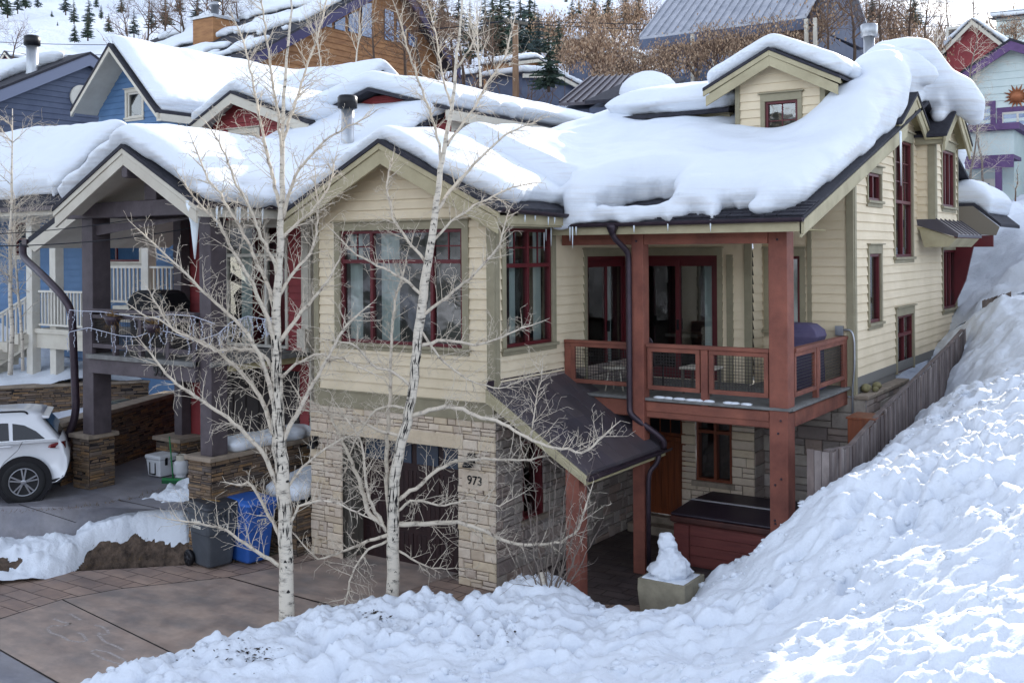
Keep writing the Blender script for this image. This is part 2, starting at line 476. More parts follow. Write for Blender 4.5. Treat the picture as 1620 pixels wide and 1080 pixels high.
def window(par, fr, a0, a1, z0, z1, splits=(), transom=None, grids=(), paint='red', trim='trim', fw=.055, casing=.10, head=.15, sill=True,
           room='room', curtain=(), glass='glass', rec=.05, name='window', depth=1.6, gridn=(2, 2)):
    """recessed frame with real panes; casing proud of the wall; a dim room behind"""
    f = MB(); f.fbox(fr, a0, a1, z0, z0 + fw, -rec - .05, .004); f.fbox(fr, a0, a1, z1 - fw, z1, -rec - .05, .004)
    f.fbox(fr, a0, a0 + fw, z0 + fw, z1 - fw, -rec - .05, .002); f.fbox(fr, a1 - fw, a1, z0 + fw, z1 - fw, -rec - .05, .002)
    xs = [a0] + list(splits) + [a1]
    for s_ in splits: f.fbox(fr, s_ - fw * .55, s_ + fw * .55, z0 + fw, z1 - fw, -rec - .045, 0)
    if transom: f.fbox(fr, a0 + fw, a1 - fw, transom - fw * .6, transom + fw * .6, -rec - .04, .008)
    for i in grids:
        p, q = xs[i] + fw * .6, xs[i + 1] - fw * .6; zz0 = transom + fw * .6 if transom else z0 + fw; zz1 = z1 - fw
        for k in range(1, gridn[0]):
            x = p + (q - p) * k / gridn[0]; f.fbox(fr, x - .012, x + .012, zz0, zz1, -rec - .012, -rec + .016)
        for k in range(1, gridn[1]):
            z = zz0 + (zz1 - zz0) * k / gridn[1]; f.fbox(fr, p, q, z - .012, z + .012, -rec - .01, -rec + .014)
    w = f.build(name, M[paint], par, bevel=.004)
    g = MB()
    for p, q in zip(xs[:-1], xs[1:]):
        for lo, hi in (((z0, transom), (transom, z1)) if transom else ((z0, z1),)):
            g.quad(fr.p(p + .01, lo + .01, -rec), fr.p(q - .01, lo + .01, -rec), fr.p(q - .01, hi - .01, -rec), fr.p(p + .01, hi - .01, -rec))
    g.build('pane', M[glass], w)
    if casing:
        c = MB(); e = .045
        c.fbox(fr, a0 - casing, a0, z0, z1, 0, e); c.fbox(fr, a1, a1 + casing, z0, z1, 0, e)
        if head:
            c.fbox(fr, a0 - casing, a1 + casing, z1, z1 + head, 0, e + .004); c.fbox(fr, a0 - casing - .04, a1 + casing + .04, z1 + head, z1 + head + .025, 0, e + .05)
        c.build('casing', M[trim], w, bevel=.004)
        if sill:
            s_ = MB(); s_.fbox(fr, a0 - casing - .03, a1 + casing + .03, z0 - .05, z0, 0, e + .04); s_.fbox(fr, a0 - casing, a1 + casing, z0 - .12, z0 - .05, 0, e)
            s_.build('sill', M[trim], w, bevel=.004)
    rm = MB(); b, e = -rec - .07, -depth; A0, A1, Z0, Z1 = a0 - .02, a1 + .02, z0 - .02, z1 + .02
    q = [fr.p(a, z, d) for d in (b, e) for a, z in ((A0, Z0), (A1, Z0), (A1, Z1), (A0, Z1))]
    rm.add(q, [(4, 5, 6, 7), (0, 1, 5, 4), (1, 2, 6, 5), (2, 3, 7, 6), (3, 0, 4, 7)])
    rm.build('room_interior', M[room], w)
    for i, (c0, c1) in enumerate(curtain):
        cb = MB(); n = max(4, int((c1 - c0) / .03)); V, F = [], []
        for k in range(n + 1):
            a = c0 + (c1 - c0) * k / n; dd = -rec - .14 + .02 * math.sin(k * 1.9)
            V += [fr.p(a, z0, dd), fr.p(a, z1, dd)]
        for k in range(n): F.append((2 * k, 2 * k + 2, 2 * k + 3, 2 * k + 1))
        cb.add(V, F, smooth=True); cb.build('curtain', M['curtain'], w)
    return w

def edt(mask, h, n):
    d = np.where(mask, 1e3, 0.0)
    for _ in range(n):
        p = np.pad(d, 1, mode='edge')
        for i, j, c in ((0, 1, h), (2, 1, h), (1, 0, h), (1, 2, h), (0, 0, 1.414 * h), (0, 2, 1.414 * h), (2, 0, 1.414 * h), (2, 2, 1.414 * h)):
            d = np.minimum(d, p[i:i + d.shape[0], j:j + d.shape[1]] + c)
    return d

def mblur(B, mask, n):
    W = mask.astype(float); V = np.where(mask, B, 0)
    for _ in range(n):
        for ax in (0, 1):
            V = (np.roll(V, 1, ax) + V + np.roll(V, -1, ax)); W = (np.roll(W, 1, ax) + W + np.roll(W, -1, ax))
    return V / np.maximum(W, 1e-9)

def snow_cap(name, parent, x0, x1, y0, y1, base, inside, T=.6, r=.4, h=.07, bulge=.12, blur=6, voxel=.06, extra=None, amp=.05, seed=0, mat='snow',
             smooth=6, Tf=None):
    """a lying snow layer: thick sheet over base(x,y) where inside(x,y) > 0, with rolled edges, voxel-merged with extra lumps"""
    xs, ys = np.arange(x0 - .3, x1 + .3, h), np.arange(y0 - .3, y1 + .3, h)
    X, Y = np.meshgrid(xs, ys, indexing='ij')
    mask = inside(X, Y) > 0
    mask[0, :] = mask[-1, :] = mask[:, 0] = mask[:, -1] = False
    B = base(X, Y)
    Bs = mblur(B, mask, blur)
    d = edt(mask, h, int(r / h) + 4)
    s = np.clip(d / r, 0, 1)
    Th = T if Tf is None else Tf(X, Y)
    prof = np.sqrt(np.maximum(0, 1 - (1 - s) ** 2))
    top = B * (1 - s) + Bs * s + Th * prof + amp * fbm(X / 1.1, Y / 1.1, 3, seed) * s + .016 * fbm(X / .3, Y / .3, 3, seed + 5) * s
    top = np.maximum(top, B + .03)
    gx, gy = np.gradient(d, h)
    ln = np.hypot(gx, gy) + 1e-6
    disp = bulge * np.clip(1 - s, 0, 1) ** .7
    XX, YY = X - gx / ln * disp, Y - gy / ln * disp
    idx = -np.ones(mask.shape, int)
    use = mask.copy()
    idx[use] = np.arange(use.sum())
    n = int(use.sum())
    V = np.concatenate([np.stack([XX[use], YY[use], top[use]], 1), np.stack([X[use], Y[use], B[use] - .015], 1)])
    q = use[:-1, :-1] & use[1:, :-1] & use[1:, 1:] & use[:-1, 1:]
    a, b, c, e = idx[:-1, :-1][q], idx[1:, :-1][q], idx[1:, 1:][q], idx[:-1, 1:][q]
    F = np.stack([a, b, c, e], 1); F2 = np.stack([e, c, b, a], 1) + n
    # skirts on open edges
    from_edges = {}
    for f in F:
        for i in range(4):
            k = (int(f[i]), int(f[(i + 1) % 4])); from_edges[k] = 1
    SK = [(k[1], k[0], k[0] + n, k[1] + n) for k in from_edges if (k[1], k[0]) not in from_edges]
    mb = MB(); mb.add(V.tolist(), F.tolist() + F2.tolist() + SK, 0.5, True)
    if extra: extra(mb)
    o = mb.build(name, M[mat], parent)
    if voxel:
        rm = o.modifiers.new('remesh', 'REMESH'); rm.mode = 'VOXEL'; rm.voxel_size = voxel; rm.use_smooth_shade = True
        sm = o.modifiers.new('smooth', 'SMOOTH'); sm.iterations = smooth; sm.factor = .5
    return o

def blob(mb, c, r, n=10, jit=.12, rng=random):
    """lumpy ellipsoid"""
    c = Vector(c); r = (r, r, r) if isinstance(r, (int, float)) else r
    rings = []
    ph = [rng.uniform(0, 6.28) for _ in range(4)]
    for i in range(n + 1):
        t = math.pi * i / n; rg = []
        for k in range(n * 2):
            p = math.pi * k / n
            w = 1 + jit * math.sin(3 * p + ph[0] + 2 * t) * math.sin(t) + jit * .6 * math.sin(5 * t + ph[1] + 2 * p) * math.sin(t)
            rg.append(c + Vector((r[0] * math.sin(t) * math.cos(p) * w, r[1] * math.sin(t) * math.sin(p) * w, -r[2] * math.cos(t))))
        rings.append(rg)
    mb.loft(rings, cap=True)

def posts_box(par, name, x0, x1, y0, y1, z0, z1, m, bevel=.012):
    b = MB(); b.box(x0, x1, y0, y1, z0, z1); return b.build(name, M[m], par, bevel=bevel)
# ------------------------------------------------------------------ the setting: ground, drives, snow bank, hillside
def tps(pts):
    P = np.array(pts, float); n = len(P)
    def U(r2): return r2 * np.log(r2 + 1e-9) * .5
    K = U((P[:, None, 0] - P[None, :, 0]) ** 2 + (P[:, None, 1] - P[None, :, 1]) ** 2) + np.eye(n) * .05
    A = np.zeros((n + 3, n + 3)); A[:n, :n] = K; A[:n, n] = 1; A[:n, n + 1:] = P[:, :2]; A[n, :n] = 1; A[n + 1:, :n] = P[:, :2].T
    w = np.linalg.solve(A, np.concatenate([P[:, 2], [0, 0, 0]]))
    def f(x, y):
        o = w[n] + w[n + 1] * x + w[n + 2] * y
        for i in range(n): o = o + w[i] * U((x - P[i, 0]) ** 2 + (y - P[i, 1]) ** 2)
        return o
    return f

def sheet(name, X, Y, Z, m, keep=None, kind='structure', parent=None):
    nx, ny = X.shape
    idx = np.arange(nx * ny).reshape(nx, ny)
    F = np.stack([idx[:-1, :-1], idx[1:, :-1], idx[1:, 1:], idx[:-1, 1:]], -1).reshape(-1, 4)
    if keep is not None:
        k = (keep[:-1, :-1] | keep[1:, :-1] | keep[1:, 1:] | keep[:-1, 1:]).reshape(-1); F = F[k]
    mb = MB(); mb.add(np.stack([X, Y, Z], -1).reshape(-1, 3).tolist(), F.tolist(), .5, True)
    o = mb.build(name, m, parent)
    if kind: o['kind'] = kind
    return o

SNOW_PTS = [
    # crest and foot towards the driveway
    (-1.75, -5.6, .12), (-1.15, -5.1, .36), (-.85, -3.75, .36), (-1.45, -3.25, .02), (-.85, -2.95, .32), (-.25, -2.25, .34), (-.75, -1.75, .0), (.2, -1.62, .36),
    (.62, -1.55, .28), (.5, -1.05, -.05), (.95, -1.15, .42), (1.25, -.62, .56), (1.0, .0, .0), (1.7, -.45, .38), (2.1, -.35, .16), (2.6, -.35, .12), (3.05, -.12, .12),
    (3.35, .1, .32), (3.35, .95, .46), (3.2, 1.5, .25), (3.7, 2.0, .36), (3.6, 2.9, .34), (3.95, 3.0, .68), (4.9, .75, 1.88), (5.0, 2.1, 2.05), (5.05, 4, 2.3), (5.05, 6.2, 2.5), (5.05, 9, 2.86),
    (5.1, 10.6, 3.3), (4.6, 5.2, 1.5), (4.5, 8, 1.6), (4.45, 3.2, 1.2), (4.4, 1.4, .95),
    # the patio and drive side lie below
    (2.2, 2.0, -.4), (1.0, .9, -.6), (.3, -.3, -.4), (3.0, 4.2, -.3), (-1.3, -1.2, -.5), (-2.3, -3.2, -.6), (-3.2, -5.6, -.7), (2.6, .6, -.15), (-3, -1, -.9), (1, 4, -.9), (-3.4, -8, -.5),
    # the front of the bank down to the bottom of the frame
    (-.9, -6.4, .45), (.9, -5.0, .55), (.3, -3.2, .45), (1.4, -2.6, .55), (2.9, -3.8, .62), (2.4, -1.6, .5), (3.4, -1.2, .62), (4.5, -2.7, .85), (4.3, -.6, .95), (5.2, -1.2, 1.3), (5.9, -2.6, 1.35),
    (6.6, -3.6, 1.5), (8.1, -4.2, 2.0), (6.6, -.4, 2.05), (7.8, -1.6, 2.35), (7.6, .5, 2.85), (6.3, 2.2, 2.5), (7.2, 3.6, 3.2), (6.4, 6, 2.95), (7.0, 8, 3.5), (6.0, 9.6, 3.75), (5.5, 11, 4.15), (6.6, 11.5, 4.3),
    (9.5, -3, 2.5), (10.5, 2, 3.5), (10, 8, 4.3), (6, -8, 1.3), (10, -8, 1.6), (1, -9, .5), (14, -4, 2.6), (14, 6, 4.5),
    # the piled snow behind the house
    (4.6, 13.0, 3.6), (4.6, 15.5, 4.7), (5.0, 17, 5.8), (6.5, 16, 6.1), (5.5, 19, 6.45), (9, 18, 6.6), (12, 16, 6.4), (4, 20, 6.3), (8, 22, 6.8), (2, 20, 6.0), (15, 20, 7), (5.2, 14.2, 4.6), (7.2, 13.6, 5.2),
]
snow_f = tps(SNOW_PTS)

_rf = random.Random(31)
FEET = []
for (ax_0, ay_0), (ax_1, ay_1), nf in (((2.2, -4.2), (8.6, 3.2), 20), ((8.8, -2.2), (5.6, 5.2), 17), ((.2, -4.6), (3.2, -1.2), 9), ((6.0, -3.2), (7.6, 7.5), 20)):
    for k in range(nf):
        t_ = k / (nf - 1); an = math.atan2(ay_1 - ay_0, ax_1 - ax_0); o_ = .17 if k % 2 else -.17
        FEET.append((ax_0 + (ax_1 - ax_0) * t_ - math.sin(an) * o_ + _rf.gauss(0, .09), ay_0 + (ay_1 - ay_0) * t_ + math.cos(an) * o_ + _rf.gauss(0, .09), an + _rf.gauss(0, .25), _rf.uniform(.17, .26)))
def snow_ground(X, Y):
    z = snow_f(X, Y)
    w = np.clip((z + .1) / .6, .15, 1)
    lump = .055 * fbm(X / .55, Y / .55, 4, 3) + .045 * fbm(X * 4.2, Y * 4.2, 4, 9)
    chunk = worley(X / .36 + .3 * vnoise(X * 2, Y * 2), Y / .36, 2); dent = worley(X / .62 + 3, Y / .62, 6); small = worley(X / .15, Y / .15 + 5, 11)
    rough = np.clip(.5 + 1.25 * fbm(X / 2.1, Y / 2.1, 3, 41), .06, 1.45) * np.clip(1.15 - .09 * np.maximum(Y - 1, 0), .45, 1.15)
    lump = lump + rough * (.17 * (.34 - chunk ** 2) - .22 * np.clip(.30 - dent, 0, 1) + .07 * (.34 - small ** 2) + .05 * np.abs(fbm(X * 7, Y * 7, 3, 44)))
    big = .15 * fbm(X / 2.6, Y / 2.6, 3, 21)
    for fx, fy_, fa, fl in FEET:
        c_, s_ = math.cos(fa), math.sin(fa); a_, b_ = (X - fx) * c_ + (Y - fy_) * s_, -(X - fx) * s_ + (Y - fy_) * c_
        q_ = (a_ / fl) ** 2 + (b_ / .10) ** 2; big = big - .17 * np.exp(-q_ ** 1.6) + .035 * np.exp(-((np.sqrt(q_) - 1.5) / .35) ** 2)
    return z + w * (lump + big)

h_ = .042
xs, ys = np.arange(-3.2, 9.6, h_), np.arange(-9.2, 12.4, h_)
X_, Y_ = np.meshgrid(xs, ys, indexing='ij')
Z_ = snow_ground(X_, Y_)
# nothing inside the house walls or over the covered patio and window well
hole = ((X_ > .1) & (X_ < 4.12) & (Y_ > 5.2)) | ((X_ < .0) & (Y_ > .1))
keep_ = (Z_ > -.25) & ~hole
# broken clods lying on the bank
cz = MB(); rgc = random.Random(21)
zi = lambda x, y: float(snow_ground(np.array([[x]]), np.array([[y]]))[0, 0])
cand = [(rgc.uniform(-1.6, 9), rgc.uniform(-7, 6)) for _ in range(5200)]
cxs, cys = np.array([c[0] for c in cand]), np.array([c[1] for c in cand]); czs = snow_ground(cxs, cys); cl_n = fbm(cxs / 1.1, cys / 1.1, 3, 61)
hx = [(-1, -1, -1), (1, -1, -1), (1, 1, -1), (-1, 1, -1), (-1, -1, 1), (1, -1, 1), (1, 1, 1), (-1, 1, 1)]
for x, y, z, n_ in zip(cxs, cys, czs, cl_n):
    if z < .12 or n_ < -.05 or (x < 4.2 and y > 1.2): continue
    r = .012 + .05 * rgc.random() ** 3; blob(cz, (x, y, z - r * .15), (r * rgc.uniform(.8, 1.5), r * rgc.uniform(.8, 1.4), r * rgc.uniform(.6, 1)), 4, .35, rgc)
cl_o = cz.build('snow_clods', M['snow_ground']); cl_o['kind'] = 'stuff'
bank = sheet('snow_bank', X_, Y_, Z_, M['snow_ground'], keep_)
tag(bank, kind='structure')
xs, ys = np.arange(9.6 - .055, 17, .16), np.arange(-9.2, 12.4, .16)
Xb, Yb = np.meshgrid(xs, ys, indexing='ij')
Zb_ = snow_ground(Xb, Yb)
sheet('snow_field', Xb, Yb, Zb_, M['snow_ground'])
xs, ys = np.arange(2.2, 17, .11), np.arange(12.25, 24, .11)
Xc, Yc = np.meshgrid(xs, ys, indexing='ij')
Zc = snow_ground(Xc, Yc) + .18 * fbm(Xc / 1.3, Yc / 1.3, 4, 31)
sheet('snow_pile', Xc, Yc, Zc, M['snow_ground'])

# concrete drive with stamped border
def mk_drive(name, ca, cb, brick=None, wet=.5):
    m = mk(name, ca, rough=.62, c2=cb, scale=.9, stretch=(1, 2.2, 1), bump=.25, bscale=60, bdist=.006, lo=.38, hi=.66)
    nt = m.node_tree; N, LK = nt.nodes, nt.links; b = N['Principled BSDF']
    src = b.inputs['Base Color'].links[0].from_socket
    tc = N.new('ShaderNodeTexCoord')
    n2 = N.new('ShaderNodeTexNoise'); n2.inputs['Scale'].default_value = 2.6; n2.inputs['Detail'].default_value = 8; n2.inputs['Roughness'].default_value = .7
    LK.new(tc.outputs['Object'], n2.inputs[0])
    cr = N.new('ShaderNodeValToRGB'); cr.color_ramp.elements[0].position = .42; cr.color_ramp.elements[1].position = .72
    cr.color_ramp.elements[0].color = (1, 1, 1, 1); cr.color_ramp.elements[1].color = (.55, .52, .52, 1)
    LK.new(n2.outputs[0], cr.inputs[0])
    mx = N.new('ShaderNodeMix'); mx.data_type = 'RGBA'; mx.blend_type = 'MULTIPLY'; mx.inputs[0].default_value = .8
    LK.new(src, mx.inputs[6]); LK.new(cr.outputs[0], mx.inputs[7])
    out = mx.outputs[2]
    if brick:
        bk = N.new('ShaderNodeTexBrick'); bk.inputs['Scale'].default_value = 1.0
        bk.inputs['Brick Width'].default_value, bk.inputs['Row Height'].default_value = brick
        bk.inputs['Mortar Size'].default_value = .012; bk.inputs['Mortar Smooth'].default_value = .4
        bk.inputs['Color1'].default_value = (1, 1, 1, 1); bk.inputs['Color2'].default_value = (.8, .78, .78, 1); bk.inputs['Mortar'].default_value = (.28, .25, .25, 1)
        nw = N.new('ShaderNodeTexNoise'); nw.inputs['Scale'].default_value = 3
        av = N.new('ShaderNodeVectorMath'); av.operation = 'MULTIPLY_ADD'; av.inputs[1].default_value = (.04, .04, 0)
        LK.new(tc.outputs['Object'], nw.inputs[0]); LK.new(nw.outputs['Color'], av.inputs[0]); LK.new(tc.outputs['Object'], av.inputs[2])
        LK.new(av.outputs[0], bk.inputs[0])
        m2 = N.new('ShaderNodeMix'); m2.data_type = 'RGBA'; m2.blend_type = 'MULTIPLY'; m2.inputs[0].default_value = 1
        LK.new(out, m2.inputs[6]); LK.new(bk.outputs[0], m2.inputs[7]); out = m2.outputs[2]
        bp = N.new('ShaderNodeBump'); bp.inputs['Strength'].default_value = .6; bp.inputs['Distance'].default_value = .01; bp.invert = True
        LK.new(bk.outputs['Fac'], bp.inputs['Height'])
        old = b.inputs['Normal'].links[0].from_node
        LK.new(bp.outputs[0], old.inputs['Normal'])
    LK.new(out, b.inputs['Base Color'])
    rr = N.new('ShaderNodeMapRange'); rr.inputs[1].default_value = .45; rr.inputs[2].default_value = .7; rr.inputs[3].default_value = .75; rr.inputs[4].default_value = .4
    LK.new(n2.outputs[0], rr.inputs[0]); LK.new(rr.outputs[0], b.inputs['Roughness'])
    return m
M['drive'] = mk_drive('brown_concrete', L(170, 150, 136), L(136, 126, 120))
M['paver'] = mk_drive('stamped_paving', L(172, 148, 132), L(138, 122, 114), brick=(.62, .31))
M['drive2'] = mk_drive('grey_concrete', L(142, 140, 144), L(116, 116, 124))
M['earth'] = mk('bare_earth', L(66, 54, 46), rough=.95, c2=L(38, 32, 28), scale=8, bump=.8, bscale=25, bdist=.03)
M['joint'] = mk('joint', L(40, 36, 36), rough=.95)

def poly(name, pts, z, m, kind='structure', th=0.0):
    mb = MB()
    if th: mb.prism([(p[0], p[1], (p[2] if len(p) > 2 else z) - th) for p in pts], (0, 0, th))
    else: mb.add([(p[0], p[1], p[2] if len(p) > 2 else z) for p in pts], [tuple(range(len(pts)))])
    o = mb.build(name, m); o['kind'] = kind
    return o

gmb = MB(); gmb.box(-300, 300, -60, 22, -1.6, -.9)
tag(gmb.build('ground', M['earth']), kind='structure')
# stamped-paver apron (the whole drive and the covered patio), with the plain slabs laid on it
poly('driveway', [(-16, -14), (2.5, -14), (5.2, -2), (5.2, 6.2), (.0, 6.2), (.0, .3), (-4.4, .3), (-4.55, -1.0), (-7.6, -3.9), (-16, -7.2)], 0.0, M['paver'])
slab = MB()
def slab_poly(px): slab.add([tuple(on(u, v, z=.008)) for u, v in px], [tuple(range(len(px)))])
slab_poly([(0, 979), (98, 948), (285, 1040), (370, 1090), (150, 1160), (96, 1080), (0, 1026)])
slab_poly([(99, 947), (190, 931), (359, 913), (440, 936), (540, 963), (520, 992), (360, 1016), (287, 1038)])
slab_poly([(362, 912), (505, 884), (560, 868), (730, 905), (640, 935), (543, 961), (441, 934)])
slab.build('driveway_slab', M['drive'])['kind'] = 'structure'
lane = MB(); lane.add([tuple(on(u, v, z=.012)) for u, v in [(0, 1029), (94, 1083), (150, 1165), (0, 1300), (-200, 1200), (-150, 1000)]], [tuple(range(6))])
lane.build('street_gutter', M['drive2'])['kind'] = 'structure'
poly('covered_patio', [(.02, .35), (1.7, .35), (3.2, 1.2), (5, 2), (5, 5.2), (2.47, 5.2), (2.47, 4.74), (.02, 4.74)], .006, mk_drive('dark_paving', L(92, 80, 76), L(70, 62, 62), brick=(.5, .25)))

jn = MB()
for st_ in ([(-20, 984), (98, 947.5), (190, 930.5), (361, 912.5), (505, 883), (560, 867)], [(98, 947.5), (286, 1039), (372, 1092)], [(361, 912.5), (440, 935), (541, 962), (640, 990)], [(-20, 1017), (0, 1027), (96, 1082), (150, 1112)], [(286, 1039), (360, 1017), (522, 993)]):
    P3 = [on(u, v, z=.0095) for u, v in st_]
    for p, q in zip(P3[:-1], P3[1:]):
        s_ = (q - p).cross(Vector((0, 0, 1))).normalized() * .011; jn.quad(p - s_, q - s_, q + s_, p + s_)
jn.build('driveway_joint', M['joint'])['kind'] = 'structure'
# chalk scribbles on the slab
ck = MB()
for st_ in ([(74, 993), (84, 988), (100, 990), (112, 985)], [(75, 994), (80, 1000), (98, 1006), (108, 1012), (126, 1015), (138, 1013), (130, 1002), (122, 1000)],
            [(150, 988), (160, 990), (170, 996), (172, 1002), (160, 1003), (155, 1000)], [(155, 1003), (165, 1014), (185, 1022), (196, 1028)],
            [(144, 1030), (150, 1027), (170, 1030), (190, 1040), (200, 1045)], [(145, 1032), (165, 1042), (200, 1053)], [(205, 1050), (212, 1044), (216, 1043)], [(85, 978), (98, 983), (112, 986)], [(110, 970), (128, 980)]):
    P3 = [on(u, v, z=.0095) for u, v in st_]
    for p, q in zip(P3[:-1], P3[1:]):
        s_ = (q - p).cross(Vector((0, 0, 1))).normalized() * .02
        ck.quad(p - s_, q - s_, q + s_, p + s_)
ck.build('chalk_drawing', mk('chalk', L(172, 164, 160), rough=.95, c2=L(142, 130, 122), scale=30))['kind'] = 'structure'

# neighbour's drive, a metre higher
poly('neighbour_driveway', [(-4.75, -1.2, .86), (-4.75, 3.2, .92), (-8.9, 3.2, .92), (-16, 3.0, 1.0), (-16, -5.2, .55), (-7.25, -4.05, .6)], 0, M['drive2'], th=.12)
jm = MB()
for a, b in (((30, 797), (145, 833)), ((150, 836), (240, 862)), ((0, 803), (45, 798)), ((186, 790), (300, 815))):
    p, q = on(*a, z=.83), on(*b, z=.74)
    s_ = (q - p).cross(Vector((0, 0, 1))).normalized() * .015
    jm.quad(p - s_, q - s_, q + s_, p + s_)

# wooded hill across the street, behind the viewer (seen in the window panes)
aa, bb = np.meshgrid(np.linspace(0, 1, 24), np.linspace(-1.75, 1.75, 70), indexing='ij')
Xo = CAM.x + (38 + aa * 120) * (-FWD.x * np.cos(bb) + RGT.x * np.sin(bb)); Yo = CAM.y + (38 + aa * 120) * (-FWD.y * np.cos(bb) + RGT.y * np.sin(bb))
sheet('wooded_hill', Xo, Yo, -6 + aa * 34 + 3 * fbm(Xo / 9, Yo / 9, 4, 6), mk('wooded_hill', L(72, 74, 70), rough=.95, c2=L(200, 202, 208), scale=.12, lo=.44, hi=.62))
# dirt and litter frozen into the bank
dm_ = MB(); rd = random.Random(2)
for (u, v, zz, n_, sp) in ((405, 1047, .5, 120, .20), (590, 985, .45, 60, .12), (340, 1062, .45, 30, .3), (800, 1010, .6, 14, .3)):
    c = on(u, v, z=zz)
    for k in range(n_):
        x, y = c.x + rd.gauss(0, sp), c.y + rd.gauss(0, sp * .5); z = float(snow_ground(np.array([[x]]), np.array([[y]]))[0, 0]); a = rd.uniform(0, 6.28); r = rd.uniform(.008, .04)
        e = Vector((math.cos(a), math.sin(a), rd.uniform(-.2, .4))) * r; f = Vector((-math.sin(a), math.cos(a), rd.uniform(-.2, .4))) * r * rd.uniform(.15, .7); b_ = Vector((x, y, z + .012)); dm_.add([b_ - e, b_ - f, b_ + e, b_ + f], [(0, 1, 2, 3)])
dm_.build('dirt_debris', M['earth'])['kind'] = 'stuff'
# distant hillside under the background houses
def hill_z(X, Y):
    s = (X - CAM.x) * FWD.x + (Y - CAM.y) * FWD.y
    z = np.interp(s, [-50, 24, 28, 33, 45, 60, 90, 120, 200, 300, 480], [-1, .6, 2.2, 4.6, 9, 13, 20.5, 28.5, 54, 86, 150])
    return z + np.clip((s - 60) / 60, 0, 1) * (2.2 * fbm(X / 40, Y / 40, 3, 4) + .35 * fbm(X / 7, Y / 7, 3, 8))
aa, bb = np.meshgrid(np.concatenate([np.arange(22, 60, 1.2), np.arange(60, 480, 4.0)]), np.arange(-170, 190, 3.0), indexing='ij')
Xh, Yh = CAM.x + FWD.x * aa + RGT.x * bb, CAM.y + FWD.y * aa + RGT.y * bb
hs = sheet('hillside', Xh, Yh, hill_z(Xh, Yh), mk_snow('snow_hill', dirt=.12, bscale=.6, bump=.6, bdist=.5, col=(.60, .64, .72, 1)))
# ================================================================== the cream house (973)
house = thing('house', 'cream sided house with red windows, stone garage and red timber balcony, nearest the viewer', 'house', (0, 0, 0))
G = Fr((0, 0, 0), (1, 0, 0), (0, -1, 0))
S = Fr((0, 0, 0), (0, 1, 0), (1, 0, 0))
DY, WY, RX = 4.75, 5.25, 4.15
D = Fr((0, DY, 0), (1, 0, 0), (0, -1, 0))
J = Fr((2.47, 0, 0), (0, 1, 0), (1, 0, 0))
W = Fr((0, WY, 0), (1, 0, 0), (0, -1, 0))
RW = Fr((RX, 0, 0), (0, 1, 0), (1, 0, 0))
SL = .32
def main_z(y): return 5.87 + SL * (y - 1.6)
GXP, GZP, GXL, GXR, GZE = -1.95, 7.24, -4.3, .42, 6.05     # garage gable: peak, eaves
GSL = (GZP - GZE) / (GXP - GXL)

# ---- garage stone front with the opening
door_op = (-3.26, -.72, -.1, 2.2)
stone_wall(house, G, -4.02, .03, 0, 2.68, ops=[door_op], rh=(.08, .18), ln=(.14, .4))
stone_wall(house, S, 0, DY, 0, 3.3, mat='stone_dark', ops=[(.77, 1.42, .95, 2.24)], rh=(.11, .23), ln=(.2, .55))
lin = MB(); lin.fbox(G, -3.4, -.6, 2.2, 2.42, .012, .052); lin.build('lintel', M['stone'], house, bevel=.01)
rv = MB(); rv.box(-4.0, -3.26, .06, .55, 0, 2.6); rv.box(-.72, -.03, .06, .55, 0, 2.6); rv.box(-3.26, -.72, .06, .55, 2.2, 2.6); rv.build('garage_reveal', M['jamb'], house)
jb = MB(); jb.box(-3.255, -3.17, .1, .5, 0, 2.19); jb.box(-.81, -.725, .1, .5, 0, 2.19); jb.build('door_jamb', M['jamb'], house, bevel=.006)
gd = MB(); gd.box(-3.17, -.81, .42, .48, 0, 2.19)
for i in range(4):
    z0 = .03 + i * .545
    for k in range(4):
        x0 = -3.14 + k * .582
        if i < 3: gd.box(x0 + .04, x0 + .54, .405, .425, z0 + .05, z0 + .5)
        for j in range(5): gd.box(x0 + .045 + j * .1, x0 + .05 + j * .1, .398, .41, z0 + .06, z0 + .49) if i < 3 else None
g_o = gd.build('garage_door', M['garage'], house, bevel=.005)
for k in range(4):
    x0 = -3.14 + k * .582
    q = MB(); q.box(x0 + .06, x0 + .52, .40, .418, 1.75, 2.1); q.build('pane', mk('blue_door_glass', L(52, 66, 82), rough=.12, spec=.8) if k == 0 else bpy.data.materials['blue_door_glass'], g_o)
# band and siding above
bd = MB(); bd.fbox(G, -3.9, .02, 2.68, 2.96, 0, .047); bd.fbox(G, -3.92, .05, 2.96, 2.985, 0, .07); bd.fbox(S, -.035, .2, 2.68, 2.96, .03, .034)
bd.build('band_board', M['trim'], house, bevel=.004)
gl = lambda z: -3.87 if z < GZE + .15 else max(-3.87, GXP - (GZP - .15 - z) / GSL)
gr = lambda z: -.0 if z < GZE else min(0, GXP + (GZP - .15 - z) / GSL)
fw_op = (-3.27, -.6, 3.83, 5.77)
sd = MB(); siding(sd, G, 2.985, 7.0, gl, gr, ops=[fw_op]); sd.build('siding', M['siding'], house)
sd = MB(); siding(sd, S, 3.3, 5.98, 0, DY, ops=[(.3, 1.73, 3.83, 5.77), (2.93, 4.62, 2.95, 5.29)]); sd.build('siding', M['siding'], house)
ct = MB(); ct.fbox(G, -3.9, -3.78, 2.985, 6.0, 0, .047); ct.fbox(G, -.11, .035, 2.985, 5.98, 0, .047); ct.fbox(S, -.001, .11, 2.985, 5.98, .0, .045)
ct.build('corner_board', M['trim'], house, bevel=.005)
lw = MB(); lw.box(-3.87, -3.80, .02, 8, 0, 6.2); lw.build('side_wall', M['siding'], house)
m1, m2, tr = -2.57, -1.25, 5.235
